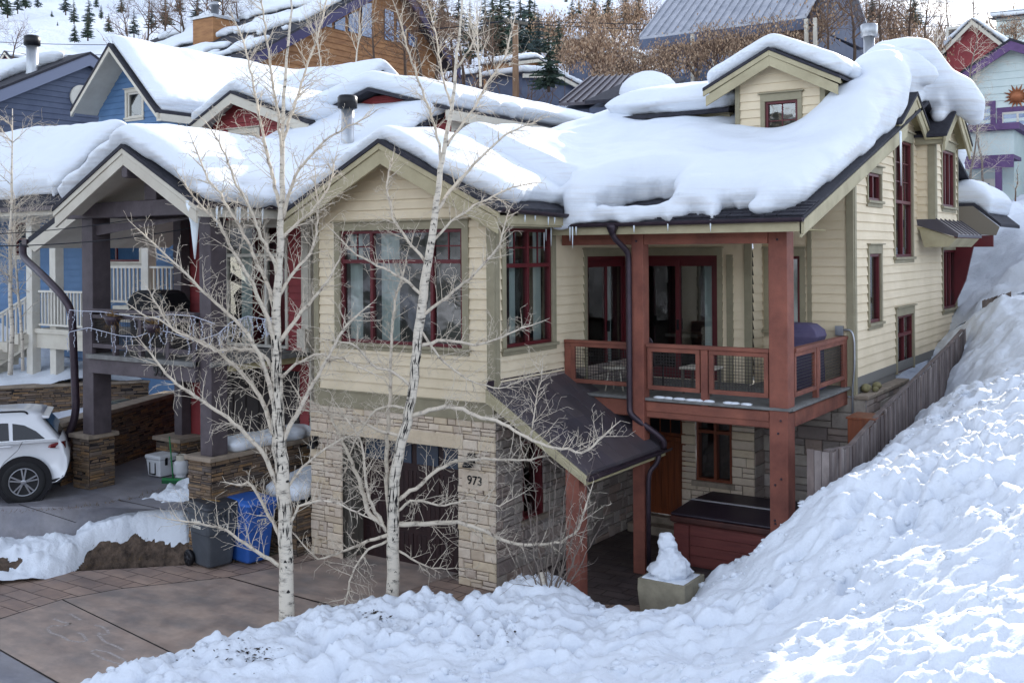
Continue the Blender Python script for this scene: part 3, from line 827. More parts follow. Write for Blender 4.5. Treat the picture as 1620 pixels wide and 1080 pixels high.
window(house, G, -3.27, -.6, 3.83, 5.77, splits=(m1, m2), transom=tr, grids=(0, 2), curtain=((-3.22, -2.95), (-2.5, -2.1)), casing=.13, head=.14)
window(house, S, .3, 1.73, 3.83, 5.77, splits=(1.015,), transom=5.16, grids=(0, 1), curtain=((.72, .92), (1.45, 1.68)), casing=.11, head=.12)
window(house, S, .77, 1.42, .95, 2.24, casing=0, room='room_dark', curtain=((1.0, 1.2),), rec=.12)
sl = MB(); sl.fbox(S, .7, 1.5, .87, .95, -.05, .07); sl.build('stone_sill', M['cap'], house, bevel=.006)
# ---- garage roof
OV = -.5
gf = Fr((0, OV, 0), (1, 0, 0), (0, -1, 0))
rf_ = MB(); rf_.chevron(gf, GXL, GZE + .03, GXP, GZP + .03, GXR, GZE + .03 - .0, .07, -6.8, .02); g_roof = rf_.build('roof', M['shingle'], house)
rb = MB(); rb.chevron(gf, GXL - .02, GZE - .045, GXP, GZP - .045, GXR + .02, GZE - .045, .10, -.05, .0); rb.build('rake_trim', M['rake'], g_roof, bevel=.005)
rb = MB(); rb.chevron(gf, GXL + .02, GZE - .146, GXP, GZP - .146, GXR - .02, GZE - .146, .24, -.07, -.028); rb.build('rake_board', M['rake'], g_roof, bevel=.005)
rb = MB(); rb.chevron(gf, GXL + .02, GZE - .05, GXP, GZP - .05, GXR - .02, GZE - .05, .05, -.6, -.071); rb.build('soffit', M['soffit'], g_roof)
ea = MB(); ea.box(.30, .40, OV + .05, 1.55, GZE - .23, GZE - .03); ea.box(.03, .37, OV + .06, 1.55, GZE - .26, GZE - .225); ea.build('eave_fascia', M['rake'], g_roof, bevel=.004)

def gutter(par, path, r=.065, name='gutter'):
    P = [Vector(p) for p in path]; mb = MB(); n = 9
    rings = []
    for i, p in enumerate(P):
        d = (P[min(i + 1, len(P) - 1)] - P[max(0, i - 1)]).normalized(); sd_ = Vector((0, 0, 1)).cross(d).normalized()
        outer = [p + sd_ * (r * math.cos(math.pi * k / n)) - Vector((0, 0, r * math.sin(math.pi * k / n))) for k in range(n + 1)]
        inner = [p + sd_ * ((r - .008) * math.cos(math.pi * k / n)) - Vector((0, 0, (r - .008) * math.sin(math.pi * k / n))) for k in range(n, -1, -1)]
        rings.append(outer + inner)
    mb.loft(rings, smooth=False)
    o = mb.build(name, M['gutter'], par)
    L_ = (P[-1] - P[0]).length; hk = MB(); k = .35
    while k < L_:
        p = P[0].lerp(P[-1], k / L_); hk.beam(p + Vector((0, 0, .004)) - (P[-1] - P[0]).normalized().cross(Vector((0, 0, 1))) * (r + .004), p + Vector((0, 0, .004)) + (P[-1] - P[0]).normalized().cross(Vector((0, 0, 1))) * (r + .004), .02, .006); k += .62
    hk.build('gutter_bracket', M['gutter'], o)
    return o
gutter(house, [(.47, OV + .0, GZE + .0), (.47, 1.55, GZE - .04)])
def downspout(par, pts, r=.045):
    mb = MB(); mb.tube(pts, r, n=12); o = mb.build('downspout', M['gutter'], par)
    return o
def bend(pts, k=.35, n=4):
    P = [Vector(p) for p in pts]; out = [P[0]]
    for i in range(1, len(P) - 1):
        a, b, c = P[i - 1], P[i], P[i + 1]
        la, lc = min(k, (a - b).length * .45), min(k, (c - b).length * .45)
        s_, e_ = b + (a - b).normalized() * la, b + (c - b).normalized() * lc
        for j in range(n + 1):
            t = j / n; out.append(s_ * (1 - t) ** 2 + b * 2 * t * (1 - t) + e_ * t * t)
    return out + [P[-1]]
downspout(house, bend([(.47, 1.5, 6.0), (.46, 1.6, 5.9), (.3, 1.72, 5.86)], .08))

# ---- upper walls behind the balcony
sd = MB(); siding(sd, D, 2.94, 6.6, 0, 2.47, ops=[(.12, 1.8, 2.95, 5.29)]); sd.build('siding', M['siding'], house)
sd = MB(); siding(sd, J, 2.94, 6.6, DY, WY); sd.build('siding', M['siding'], house)
sd = MB(); siding(sd, W, 2.94, 6.7, 2.47, RX, ops=[(2.62, 3.2, 3.9, 5.27)]); sd.build('siding', M['siding'], house)
tb = MB(); tb.fbox(D, 2.33, 2.475, 2.94, 6.2, 0, .046); tb.fbox(W, 3.34, 3.42, 2.94, 6.3, 0, .048); tb.fbox(W, 4.05, RX + .03, 2.77, 6.6, 0, .047); tb.fbox(RW, WY, WY + .12, 2.77, 6.6, 0, .046)
tb.build('corner_board', M['trim'], house, bevel=.005)
pil = MB(); pil.fbox(D, 1.99, 2.11, 2.94, 5.3, 0, .06); pil.build('trim_board', M['trim'], house, bevel=.005)

def slider(par, fr, a0, a1, z0, z1, mid):
    f = MB(); w = .07
    f.fbox(fr, a0, a0 + w, z0, z1, -.1, .004); f.fbox(fr, a1 - w, a1, z0, z1, -.1, .004); f.fbox(fr, a0 + w, a1 - w, z1 - .08, z1, -.1, .004); f.fbox(fr, a0 + w, a1 - w, z0, z0 + .05, -.1, .004)
    o = f.build('sliding_door', M['red'], par, bevel=.004)
    for k, (p, q, d) in enumerate(((a0 + w, mid + .04, -.035), (mid - .04, a1 - w, -.075))):
        s_ = MB(); e = .085
        s_.fbox(fr, p, p + e, z0 + .05, z1 - .08, d - .03, d); s_.fbox(fr, q - e, q, z0 + .05, z1 - .08, d - .03, d); s_.fbox(fr, p + e, q - e, z0 + .05, z0 + .2, d - .03, d); s_.fbox(fr, p + e, q - e, z1 - .2, z1 - .08, d - .03, d)
        s_.build('door_leaf', M['red'], o, bevel=.003)
        g = MB(); g.quad(fr.p(p + e, z0 + .2, d - .015), fr.p(q - e, z0 + .2, d - .015), fr.p(q - e, z1 - .2, d - .015), fr.p(p + e, z1 - .2, d - .015)); g.build('pane', M['glass'], o)
    hn = MB(); hn.fbox(fr, mid + .0, mid + .03, (z0 + z1) / 2 - .25, (z0 + z1) / 2 - .05, -.03, .02); hn.build('handle', M['black'], o)
    c = MB(); cs = .1
    c.fbox(fr, a0 - cs, a0, z0, z1, 0, .045); c.fbox(fr, a1, a1 + cs, z0, z1, 0, .045); c.fbox(fr, a0 - cs, a1 + cs, z1, z1 + .13, 0, .049); c.fbox(fr, a0 - cs - .03, a1 + cs + .03, z1 + .13, z1 + .155, 0, .07)
    c.build('casing', M['trim'], o, bevel=.004)
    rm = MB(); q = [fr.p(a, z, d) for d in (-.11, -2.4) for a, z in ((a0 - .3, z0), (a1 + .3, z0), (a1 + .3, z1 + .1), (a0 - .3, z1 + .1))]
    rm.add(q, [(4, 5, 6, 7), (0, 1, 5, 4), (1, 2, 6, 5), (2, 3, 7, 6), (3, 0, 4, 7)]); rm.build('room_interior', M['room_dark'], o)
    cu = MB(); cu.fbox(fr, a1 - .38, a1 - .24, z0 + .05, z1 - .1, -.3, -.27); cu.build('curtain', M['curtain'], o)
    fu = MB(); fu.fbox(fr, a0 + .25, a0 + .95, z0 + .72, z0 + .78, -1.4, -.7)
    for s_ in (.3, .88): fu.fbox(fr, a0 + s_, a0 + s_ + .05, z0, z0 + .72, -1.1, -1.05)
    fu.fbox(fr, a1 - .75, a1 - .35, z0 + .4, z0 + .45, -1.0, -.6); fu.fbox(fr, a1 - .75, a1 - .35, z0 + .45, z0 + .95, -1.0, -.95)
    fu.build('dining_furniture', M['jamb'], o)
    return o
slider(house, S, 2.93, 4.62, 2.95, 5.29, 3.78)
slider(house, D, .12, 1.8, 2.95, 5.29, .96)
window(house, W, 2.62, 3.2, 3.9, 5.27, room='room_dark', casing=.1, head=.15, curtain=((3.0, 3.1),))

# ---- ground floor under the balcony
stone_wall(house, D, .0, 2.5, 0, 2.94, ops=[(.28, 1.05, .3, 2.3), (1.34, 2.06, 1.05, 2.25)])
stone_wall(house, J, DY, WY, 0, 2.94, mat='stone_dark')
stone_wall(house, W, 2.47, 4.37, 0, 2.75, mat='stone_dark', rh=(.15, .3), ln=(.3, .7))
ed = MB(); ed.fbox(D, .28, 1.05, .3, 2.3, -.12, -.06); ed_o = ed.build('entry_door', M['door_wood'], house)
e2 = MB()
for k in range(5): e2.fbox(D, .33 + k * .137, .33 + k * .137 + .125, .42, 1.72, -.06, -.045)
e2.fbox(D, .30, 1.03, 1.74, 1.82, -.06, -.02); e2.build('door_planks', M['door_wood'], ed_o, bevel=.004)
for k in range(3):
    q = MB(); q.fbox(D, .36 + k * .22, .36 + k * .22 + .19, 1.88, 2.22, -.06, -.05); q.build('pane', M['black'], ed_o)
e3 = MB(); e3.fbox(D, .2, .28, .3, 2.3, -.12, .02); e3.fbox(D, 1.05, 1.13, .3, 2.3, -.12, .02); e3.build('door_frame', M['door_wood'], ed_o, bevel=.004)
th_ = MB(); th_.box(.1, 1.3, DY - .45, DY - .02, 0, .17); th_.box(.2, 1.2, DY - .22, DY - .02, .17, .3); th_.build('entry_step', M['cap'], house, bevel=.01)
window(house, D, 1.34, 2.06, 1.05, 2.25, splits=(1.72,), transom=1.98, paint='door', casing=0, room='room_dark', rec=.1) if False else None
M['brown_win'] = mk('brown_window_frame', L(110, 56, 34), rough=.5)
window(house, D, 1.34, 2.06, 1.05, 2.25, splits=(1.72,), transom=1.98, paint='brown_win', casing=0, room='room_dark', rec=.1, fw=.05)
sl = MB(); sl.fbox(D, 1.27, 2.13, .95, 1.05, -.05, .08); sl.build('stone_sill', M['cap'], house, bevel=.006)

# ---- right wall (faces +X), rises under the rake
ZR = lambda z: max(WY, 1.6 + (z + .22 - 5.87) / SL)
tall = (8.16, 9.62, 5.22, 7.62); w2 = (6.24, 7.05, 4.0, 5.3); sm_ = (6.18, 7.1, 6.3, 6.82); w3 = (12.62, 14.12, 3.94, 5.35); dr = (8.26, 9.62, 2.86, 4.02)
sd = MB(); siding(sd, RW, 3.09, 7.5, ZR, lambda z: 14.3 if z < 6.8 else 14.3 - (z - 6.8) / .32, ops=[tall, w2, sm_, w3, dr]); sd.build('siding', M['siding'], house)
sd = MB(); siding(sd, RW, 7.5, 8.5, lambda z: max(7.9, 8.92 - (8.5 - z) / .55), lambda z: min(10.0, 8.92 + (8.5 - z) / .55), ops=[tall]); sd.build('siding', M['siding'], house)
bs = MB(); bs.fbox(RW, WY, 14.3, 2.9, 3.09, 0, .03); bs.fbox(RW, WY + .12, 8.2, 2.72, 2.9, 0, .012); bs.build('base_board', mk('grey_base_paint', L(118, 116, 112), rough=.7), house, bevel=.004)
window(house, RW, *tall, splits=(8.89,), transom=6.35, grids=(0, 1), casing=.08, head=.2, gridn=(2, 3))
window(house, RW, *w2, casing=.09, head=.17)
window(house, RW, *sm_, splits=(6.64,), casing=.06, head=.13)
window(house, RW, *w3, splits=(13.12, 13.62), casing=.08, head=.2)
window(house, RW, *dr, splits=(8.94,), transom=3.62, casing=.09, head=.17, sill=False, name='side_door')
# bump-out with its own gable
BX, B0, B1 = 4.52, 10.1, 12.46
BF = Fr((BX, 0, 0), (0, 1, 0), (1, 0, 0)); BS = Fr((0, B0, 0), (1, 0, 0), (0, -1, 0))
w4 = (10.78, 12.1, 6.32, 7.58)
sd = MB(); siding(sd, BF, 5.85, 8.55, lambda z: max(B0, 11.27 - (8.55 - z) / .6), lambda z: min(B1, 11.27 + (8.55 - z) / .6), ops=[w4]); sd.build('siding', M['siding'], house)
sd = MB(); siding(sd, BS, 5.85, 7.75, RX, BX); sd.build('siding', M['siding'], house)
cb = MB(); cb.fbox(BS, BX - .12, BX + .03, 5.85, 7.75, 0, .046); cb.fbox(BF, B0, B0 + .1, 5.85, 7.75, 0, .044); cb.fbox(BF, B1 - .08, B1, 5.85, 7.75, 0, .043); cb.build('corner_board', M['trim'], house, bevel=.004)
un = MB(); un.box(RX + .01, BX, B0 + .01, B1, 5.8, 5.85); un.build('bay_floor', M['soffit'], house)
window(house, BF, *w4, splits=(11.22, 11.66), casing=.08, head=.2, depth=.9)
# small skirt roof under the bay
aw = MB(); aw.prism([(RX, B0 - .05, 6.02), (BX + .02, B0 - .05, 6.02), (5.0, B0 - .05, 5.68), (5.0, B0 - .05, 5.62), (RX, B0 - .05, 5.9)], (0, 2.75, 0)); a_o = aw.build('skirt_roof', M['metal_roof'], house)
rb = MB()
for k in range(7): rb.beam((BX + .03, B0 + k * .44, 6.035), (5.0, B0 + k * .44, 5.69), .025, .03)
rb.build('roof_seam', M['metal_roof'], a_o)
ab = MB(); ab.prism([(RX + .03, B0 + .02, 5.88), (4.97, B0 + .02, 5.6), (4.8, B0 + .02, 5.42), (4.3, B0 + .02, 5.42)], (0, .06, 0)); ab.prism([(4.97, B0 + .081, 5.61), (4.8, B0 + .081, 5.42), (4.78, B0 + .081, 5.42), (4.94, B0 + .081, 5.61)], (0, 2.5, 0)); ab.build('skirt_bracket', M['rake'], a_o, bevel=.006)

# ---- main roof
R_Y0, RIDGE, R_Y1, RX0, RX1 = 1.66, 10.0, 14.7, -3.2, 4.45
mr = MB()
def roofslab(mb, x0, x1, y0, z0, y1, z1, t=.07): mb.prism([(x0, y0, z0), (x0, y1, z1), (x0, y1, z1 - t), (x0, y0, z0 - t)], (x1 - x0, 0, 0))
roofslab(mr, .02, RX1, R_Y0, main_z(R_Y0), RIDGE, main_z(RIDGE)); roofslab(mr, RX0, .02, 2.2, main_z(2.2), RIDGE, main_z(RIDGE)); roofslab(mr, RX0, RX1, RIDGE, main_z(RIDGE), R_Y1, main_z(RIDGE) - .32 * (R_Y1 - RIDGE))
# layered shingle courses showing at the melted eave
for k in range(5):
    y = R_Y0 + k * .16
    for j in range(22): x = .05 + j * .2; mr.hexa([(x, y, main_z(y) + .012), (x + .19, y, main_z(y) + .012), (x + .19, y + .17, main_z(y + .17) + .004), (x, y + .17, main_z(y + .17) + .004),
                                             (x, y, main_z(y) + .03 + .012 * random.random()), (x + .19, y, main_z(y) + .03 + .012 * random.random()), (x + .19, y + .17, main_z(y + .17) + .012), (x, y + .17, main_z(y + .17) + .012)])
roof = mr.build('roof', M['shingle'], house)
sf = MB(); roofslab(sf, .02, RX1 - .05, R_Y0 + .04, main_z(R_Y0 + .04) - .075, 7.4, main_z(7.4) - .075, .05); sf.build('soffit', M['soffit'], roof)
fs = MB(); fs.box(.05, RX1 - .06, R_Y0 + .0, R_Y0 + .04, 5.66, 5.86); fs.box(RX1 - .06, RX1 - .01, R_Y0, R_Y0 + .04, 5.62, 5.86); fs.build('eave_fascia', M['rake'], roof, bevel=.004)
rk = MB(); f0 = lambda y, o: (RX1 - .03, y, main_z(y) - o)
rk.prism([f0(R_Y0 - .02, .06), f0(8.0, .06), f0(8.0, .30), f0(R_Y0 - .02, .26)], (.05, 0, 0)); rk.prism([(RX1 - .06, y, main_z(y) - o) for y, o in ((R_Y0, .08), (8.0, .08), (8.0, .36), (R_Y0, .32))], (.03, 0, 0))
rk.build('rake_board', M['rake'], roof, bevel=.005)
gutter(house, [(4.47, 1.59, 5.865), (-.16, 1.59, 5.84)])
ml = MB(); ml.box(.02, 3.75, R_Y0 + .041, 5.0, 5.72, 5.74); ml.build('porch_ceiling', M['soffit'], roof)
# two gables over the side wall
def side_gable(yc, zc, hw, drop, x1, x0, tl):
    f = Fr((x1, 0, 0), (0, 1, 0), (1, 0, 0)); o = MB(); o.chevron(f, yc - hw, zc - drop, yc, zc, yc + hw, zc - drop, .06, x0 - x1, .02); r_ = o.build('gable_roof', M['shingle'], house)
    o = MB(); o.chevron(f, yc - hw, zc - drop - .065, yc, zc - .065, yc + hw, zc - drop - .065, .1, -.05, .0); o.build('rake_trim', M['rake'], r_, bevel=.004)
    o = MB(); o.chevron(f, yc - hw + .03, zc - drop - .166, yc, zc - .166, yc + hw - .03, zc - drop - .166, .2, -.07, -.025); o.build('rake_board', M['rake'], r_, bevel=.004)
    o = MB(); o.chevron(f, yc - hw + .03, zc - drop - .07, yc, zc - .07, yc + hw - .03, zc - drop - .07, .04, -.4, -.072); o.build('soffit', M['soffit'], r_)
    return r_
side_gable(8.92, 8.62, 1.35, .74, 4.45, 2.0, 0)
side_gable(11.27, 8.68, 1.45, .86, 4.82, 2.2, 0)
vb = MB(); vb.box(4.1, 4.75, 9.9, 10.1, 7.62, 7.8); vb.build('valley_fascia', M['trim'], house, bevel=.005)
# front dormer
DMX, DMY, DMZ = 2.32, 6.45, 9.34
df = Fr((0, DMY - .35, 0), (1, 0, 0), (0, -1, 0)); dw = Fr((0, DMY, 0), (1, 0, 0), (0, -1, 0))
o = MB(); o.chevron(df, DMX - 1.38, DMZ - .68, DMX, DMZ, DMX + 1.38, DMZ - .68, .06, -4.2, .02); dr_o = o.build('dormer_roof', M['shingle'], house)
o = MB(); o.chevron(df, DMX - 1.38, DMZ - .745, DMX, DMZ - .065, DMX + 1.38, DMZ - .745, .1, -.05, 0); o.build('rake_trim', M['rake'], dr_o, bevel=.004)
o = MB(); o.chevron(df, DMX - 1.33, DMZ - .846, DMX, DMZ - .166, DMX + 1.33, DMZ - .846, .2, -.07, -.025); o.build('rake_board', M['rake'], dr_o, bevel=.004)
o = MB(); o.chevron(df, DMX - 1.3, DMZ - .73, DMX, DMZ - .07, DMX + 1.3, DMZ - .73, .05, -.42, -.072); o.build('soffit', M['soffit'], dr_o)
dwin = (2.12, 2.78, 7.55, 8.32)
o = MB(); siding(o, dw, 7.2, 9.2, lambda z: max(1.52, DMX - (9.2 - z) / .5), lambda z: min(3.3, DMX + (9.2 - z) / .5), ops=[dwin]); o.build('siding', M['siding'], house)
o = MB(); o.fbox(dw, 1.5, 1.6, 7.2, 8.75, 0, .046); o.fbox(dw, 3.22, 3.32, 7.2, 8.75, 0, .046); o.box(1.5, 1.54, DMY, 9.5, 7.2, 8.75); o.box(3.28, 3.32, DMY, 9.5, 7.2, 8.75); o.build('corner_board', M['trim'], house, bevel=.004)
window(house, dw, *dwin, splits=(), transom=None, grids=(0,), casing=.09, head=.15, sill=False)
# shed dormer left of it
o = MB(); o.prism([(-1.75, 6.8, 8.32), (-1.75, 10, 8.95), (-1.75, 10, 8.87), (-1.75, 6.8, 8.24)], (2.95, 0, 0)); sh_o = o.build('shed_roof', M['shingle'], house)
o = MB(); o.box(-1.7, 1.15, 7.0, 7.2, 7.3, 8.26); o.build('shed_wall', M['trim'], house)

# ---- roof snow
SR = np.vectorize
def base_main(X, Y):
    b = np.where(Y < RIDGE, main_z(Y), main_z(RIDGE) - .32 * (Y - RIDGE))
    g = GZP - GSL * np.abs(X - GXP); inG = (X > GXL) & (X < GXR) & (Y > OV) & (Y < 6.4)
    b = np.where((X < .02) & (Y < 2.2), -9, b); b = np.where(X < RX0, -9, b)
    b = np.where(inG, np.maximum(b, g + .03), b)
    s1 = 8.62 - .55 * np.abs(Y - 8.92); b = np.where((X > 2.4) & (X < 4.47) & (np.abs(Y - 8.92) < 1.35), np.maximum(b, s1), b)
    s2 = 8.68 - .6 * np.abs(Y - 11.27); b = np.where((X > 2.4) & (X < 4.84) & (np.abs(Y - 11.27) < 1.45), np.maximum(b, s2), b)
    return b
def in_main(X, Y):
    front = 1.80 + .17 * vnoise(X / .38, X * 0, 3) + .13 * vnoise(X / .15, X * 0 + 2, 5)
    front = front + .85 * np.exp(-((X - 1.6) / .66) ** 4) + .2 * np.exp(-((X - 3.35) / .28) ** 2) + .3 * np.exp(-((X - .15) / .2) ** 2) - .42 * np.exp(-((X - .5) / .26) ** 2)
    front = np.where(X > 4.1, front + (X - 4.1) * .5, front)
    rx = 4.38 + .1 * vnoise(Y / .8, Y * 0, 8) - .25 * np.exp(-((Y - 1.6) / .8) ** 2)
    a = (X > .02) & (X < rx) & (Y > front) & (Y < R_Y1)
    a |= (X > RX0 + .05) & (X < .1) & (Y > 2.3) & (Y < R_Y1)
    ge = GXR - .18 + .1 * vnoise(Y / .3, Y * 0, 4)
    lf_ = GXL + .12 + .08 * vnoise(Y / .4, Y * 0, 6)
    gfront = OV + .10 + np.where(X > -.7, (X + .7) * .30, 0) + .05 * vnoise(X / .3, X * 0 + 9, 2)
    a |= (X > lf_) & (X < ge) & (Y > gfront) & (Y < 6)
    a |= (X > 2.4) & (X < 4.72) & (np.abs(Y - 11.27) < 1.3)
    # bare strip in front of the dormer face and the shed-dormer wall
    a &= ~((X > 1.45) & (X < 3.2) & (Y > DMY - .1) & (Y < 9.3))
    return a.astype(float)
def T_main(X, Y):
    t = .60 + .16 * fbm(X / 2.4, Y / 2.4, 2, 14)
    t = np.where((Y < 2.0) & (X < .4), .36 + 0 * t, t)
    t = np.where((Y > 9) & (X > 1), t + .12, t)
    t = t + .55 / (1 + np.exp(-(X - 3.15) / .16)) / (1 + np.exp(-(Y - 5.6) / .45)) * np.clip((9.6 - Y) / 1.2, 0, 1)
    return t
def extra_main(mb):
    # lumps slid down to the gutter, and the curled cornices over the side gables
    for x, y, z, r in ((.75, 1.72, 5.98, (.22, .14, .14)), (1.05, 1.70, 6.0, (.25, .15, .17)), (1.38, 1.68, 6.0, (.25, .15, .15)), (1.66, 1.7, 5.99, (.24, .15, .17)), (1.95, 1.74, 6.0, (.24, .15, .15)), (2.22, 1.76, 6.03, (.2, .15, .18)), (2.42, 1.78, 6.0, (.12, .12, .13)),
                       (2.95, 1.82, 6.05, (.16, .16, .16)), (3.75, 1.78, 6.05, (.22, .16, .14)), (.42, 1.66, 5.93, (.2, .16, .14)), (.3, 1.56, 5.84, (.22, .1, .12)), (.75, 1.6, 5.9, (.25, .08, .07)), (1.5, 1.62, 5.9, (.18, .1, .09)),
                       (2.25, 1.68, 5.94, (.09, .1, .14)), (3.0, 1.72, 5.95, (.08, .1, .14))):
        blob(mb, (x, y, z), r, n=7)
    def curl(pts, rs):
        P = []
        R2 = []
        for i in range(len(pts) - 1):
            for k in range(5):
                t = k / 5; P.append(Vector(pts[i]).lerp(Vector(pts[i + 1]), t)); R2.append(rs[i] * (1 - t) + rs[i + 1] * t)
        P.append(Vector(pts[-1])); R2.append(rs[-1])
        mb.tube(P, R2, n=16)
        blob(mb, P[0], R2[0], 7, .05); blob(mb, P[-1], R2[-1], 7, .05)
    c = [on(u, v, x=x) for u, v, x in ((1395, 100, 3.5), (1440, 108, 4.2), (1466, 118, 4.55))]
    curl(c, [.42, .36, .24])
    c = [on(u, v, x=x) for u, v, x in ((1400, 92, 3.2), (1436, 84, 3.9), (1458, 82, 4.3), (1478, 104, 4.5), (1492, 128, 4.7), (1516, 146, 4.9), (1535, 168, 5.05), (1541, 184, 5.1))]
    curl(c, [.4, .36, .3, .26, .3, .38, .34, .22])
    c = [on(u, v, x=x) for u, v, x in ((1464, 138, 4.2), (1473, 152, 4.45), (1480, 164, 4.5))]
    curl(c, [.2, .22, .17])
    c = [on(u, v, x=x) for u, v, x in ((1506, 156, 4.5), (1496, 168, 4.55), (1484, 184, 4.55))]
    curl(c, [.2, .22, .16])
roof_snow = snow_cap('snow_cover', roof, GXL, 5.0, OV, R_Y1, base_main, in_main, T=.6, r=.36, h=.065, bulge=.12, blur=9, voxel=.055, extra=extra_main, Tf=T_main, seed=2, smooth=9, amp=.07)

snow_cap('snow_cover', sh_o, -1.8, 1.3, 6.7, 10.4, lambda X, Y: 8.33 + .197 * (Y - 6.8), lambda X, Y: ((X > -1.7) & (X < 1.16) & (Y > 6.86 + .12 * vnoise(X / .7, Y * 0, 6) + .25 * np.clip(-X - .6, 0, 2)) & (Y < 10.3)).astype(float), T=.5, r=.55, h=.065, bulge=.26, blur=5, voxel=.055, seed=8)
snow_cap('snow_cover', dr_o, DMX - 1.5, DMX + 1.5, DMY - .4, 10.9, lambda X, Y: DMZ + .03 - .49 * np.abs(X - DMX), lambda X, Y: ((np.abs(X - DMX) < 1.36 + .05 * vnoise(Y / .3, X * 0, 2)) & (Y > DMY - .28 + .04 * vnoise(X / .25, Y * 0, 3)) & (Y < 10.8)).astype(float), T=.36, r=.4, h=.065, bulge=.12, blur=8, voxel=.055, seed=9)
# ---- icicles
ic = MB(); ic.lathe([(.016, 0), (.013, -.08), (.008, -.2), (.003, -.3)], (0, 0, 0), n=7)
ic_me = None
for i, (x, y, z, s) in enumerate([(-.1, 1.55, 5.82, 1.0), (-.02, 1.55, 5.82, 1.4), (.02, 1.55, 5.81, .8), (.12, 1.55, 5.81, 1.1), (.55, 1.54, 5.8, 1.2), (.5, 1.54, 5.8, .8), (.62, 1.54, 5.8, .5), (1.7, 1.55, 5.8, .4), (2.3, 1.55, 5.85, .5), (3.02, 1.56, 5.86, .6),
                                  (4.6, 6.9, 7.6, 3.4), (4.58, 6.95, 7.62, 2.2), (4.6, 6.86, 7.55, 1.5), (.47, .2, 5.97, .4), (.47, .5, 5.97, .3), (.47, .9, 5.96, .5), (.47, 1.1, 5.96, .4)]):
    if ic_me is None: o = ic.build('icicle', M['ice'], house); ic_me = o
    else: o = ic_me.copy(); COL.objects.link(o)
    o.location = (x, y, z); o.scale = (1 + .3 * (s > 2), 1 + .3 * (s > 2), s)

# ---- awning roof over the side walk
AX, AZ, A_Y0, A_Y1 = 1.8, 2.12, -.22, 2.5
o = MB()
nb = 9
for k in range(nb):
    for j in range(4):
        y0, y1 = A_Y0 + (A_Y1 - A_Y0) * k / nb, A_Y0 + (A_Y1 - A_Y0) * (k + 1) / nb
        x0, x1 = j * AX / 4, (j + 1) * AX / 4
        z0, z1 = 3.27 - (3.27 - AZ) * j / 4, 3.27 - (3.27 - AZ) * (j + 1) / 4
        dz = .004 * ((k + j) % 2); o.hexa([(x0, y0 + .003, z0 - .05), (x1, y0 + .003, z1 - .05), (x1, y1 - .003, z1 - .05), (x0, y1 - .003, z0 - .05), (x0, y0 + .003, z0 + dz), (x1, y0 + .003, z1 + dz), (x1, y1 - .003, z1 + dz), (x0, y1 - .003, z0 + dz)])
aw_o = o.build('awning_roof', M['metal_roof'], house)
o = MB(); o.prism([(.0, A_Y0 - .03, 3.23), (AX, A_Y0 - .03, AZ - .04), (AX, A_Y0 - .03, AZ - .18), (.0, A_Y0 - .03, 3.02)], (0, .045, 0)); o.prism([(.06, A_Y0 - .055, 3.18), (AX - .03, A_Y0 - .055, AZ - .05), (AX - .03, A_Y0 - .055, AZ - .11), (.06, A_Y0 - .055, 3.1)], (0, .025, 0))
o.build('rake_board', M['rake'], aw_o, bevel=.005)
o = MB(); o.prism([(.03, A_Y0 + .02, 3.2), (AX - .02, A_Y0 + .02, AZ - .06), (AX - .02, A_Y0 + .02, AZ - .09), (.03, A_Y0 + .02, 3.17)], (0, A_Y1 - A_Y0 - .02, 0)); o.box(AX - .06, AX - .02, A_Y0 + .02, A_Y1, AZ - .19, AZ - .091); o.build('soffit', M['soffit'], aw_o)
o = MB(); o.beam((.012, A_Y0, 3.31), (.012, 2.1, 3.31), .03, .09); o.build('flashing', M['gutter'], aw_o)
gutter(house, [(AX + .05, A_Y1, AZ - .045), (AX + .05, A_Y0 - .02, AZ - .06)])
posts_box(house, 'post', 1.36, 1.60, -.1, .14, 0, 2.25, 'timber')

# ---- balcony
dk = MB(); dk.box(.03, 4.05, 2.16, WY, 2.86, 2.94)
deck = dk.build('balcony', M['deck_edge'], house)
o = MB(); o.box(.03, 3.74, 2.12, 2.16, 2.62, 2.88); o.box(1.62, 3.74, 2.095, 2.12, 2.72, 2.87); o.build('rim_beam', M['timber_h'], deck, bevel=.008)
o = MB(); o.box(4.01, 4.05, 2.42, WY, 2.62, 2.88); o.build('rim_beam', mk('red_stained_side_beam', L(138, 84, 67), rough=.7, c2=L(92, 52, 44), scale=2.2, bump=.5, bscale=26, bstretch=(8, .6, 8)), deck, bevel=.008)
o = MB(); o.box(0.03, 4.1, 2.06, 2.12, 2.9, 2.945); o.box(4.05, 4.12, 2.12, WY, 2.9, 2.945); o.build('deck_trim', M['deck_edge'], deck, bevel=.004)
o = MB(); o.box(.03, 4.0, 2.18, WY, 2.6, 2.66); o.build('underside', M['timber_h'], deck)
sn = MB()
for k in range(9): blob(sn, (1.8 + k * .2 + random.uniform(-.08, .08), 2.12, 2.955), (random.uniform(.08, .17), .06, .028), 5)
sn.build('snow_strip', M['snow'], deck)
posts_box(house, 'post', 1.40, 1.62, 2.02, 2.24, 0, 5.7, 'timber')
posts_box(house, 'post', 3.75, 4.05, 2.08, 2.40, -.2, 5.7, 'timber')
o = MB(); o.box(.03, 1.398, 2.05, 2.21, 5.49, 5.69); o.box(1.622, 3.748, 2.05, 2.21, 5.49, 5.69); o.build('porch_beam', M['timber_h'], house, bevel=.01)
bolt = MB(); bolt.lathe([(.02, 0), (.02, .012), (.012, .02)], (3.9, 2.08, 5.55), n=10, axis=(0, -1, 0))
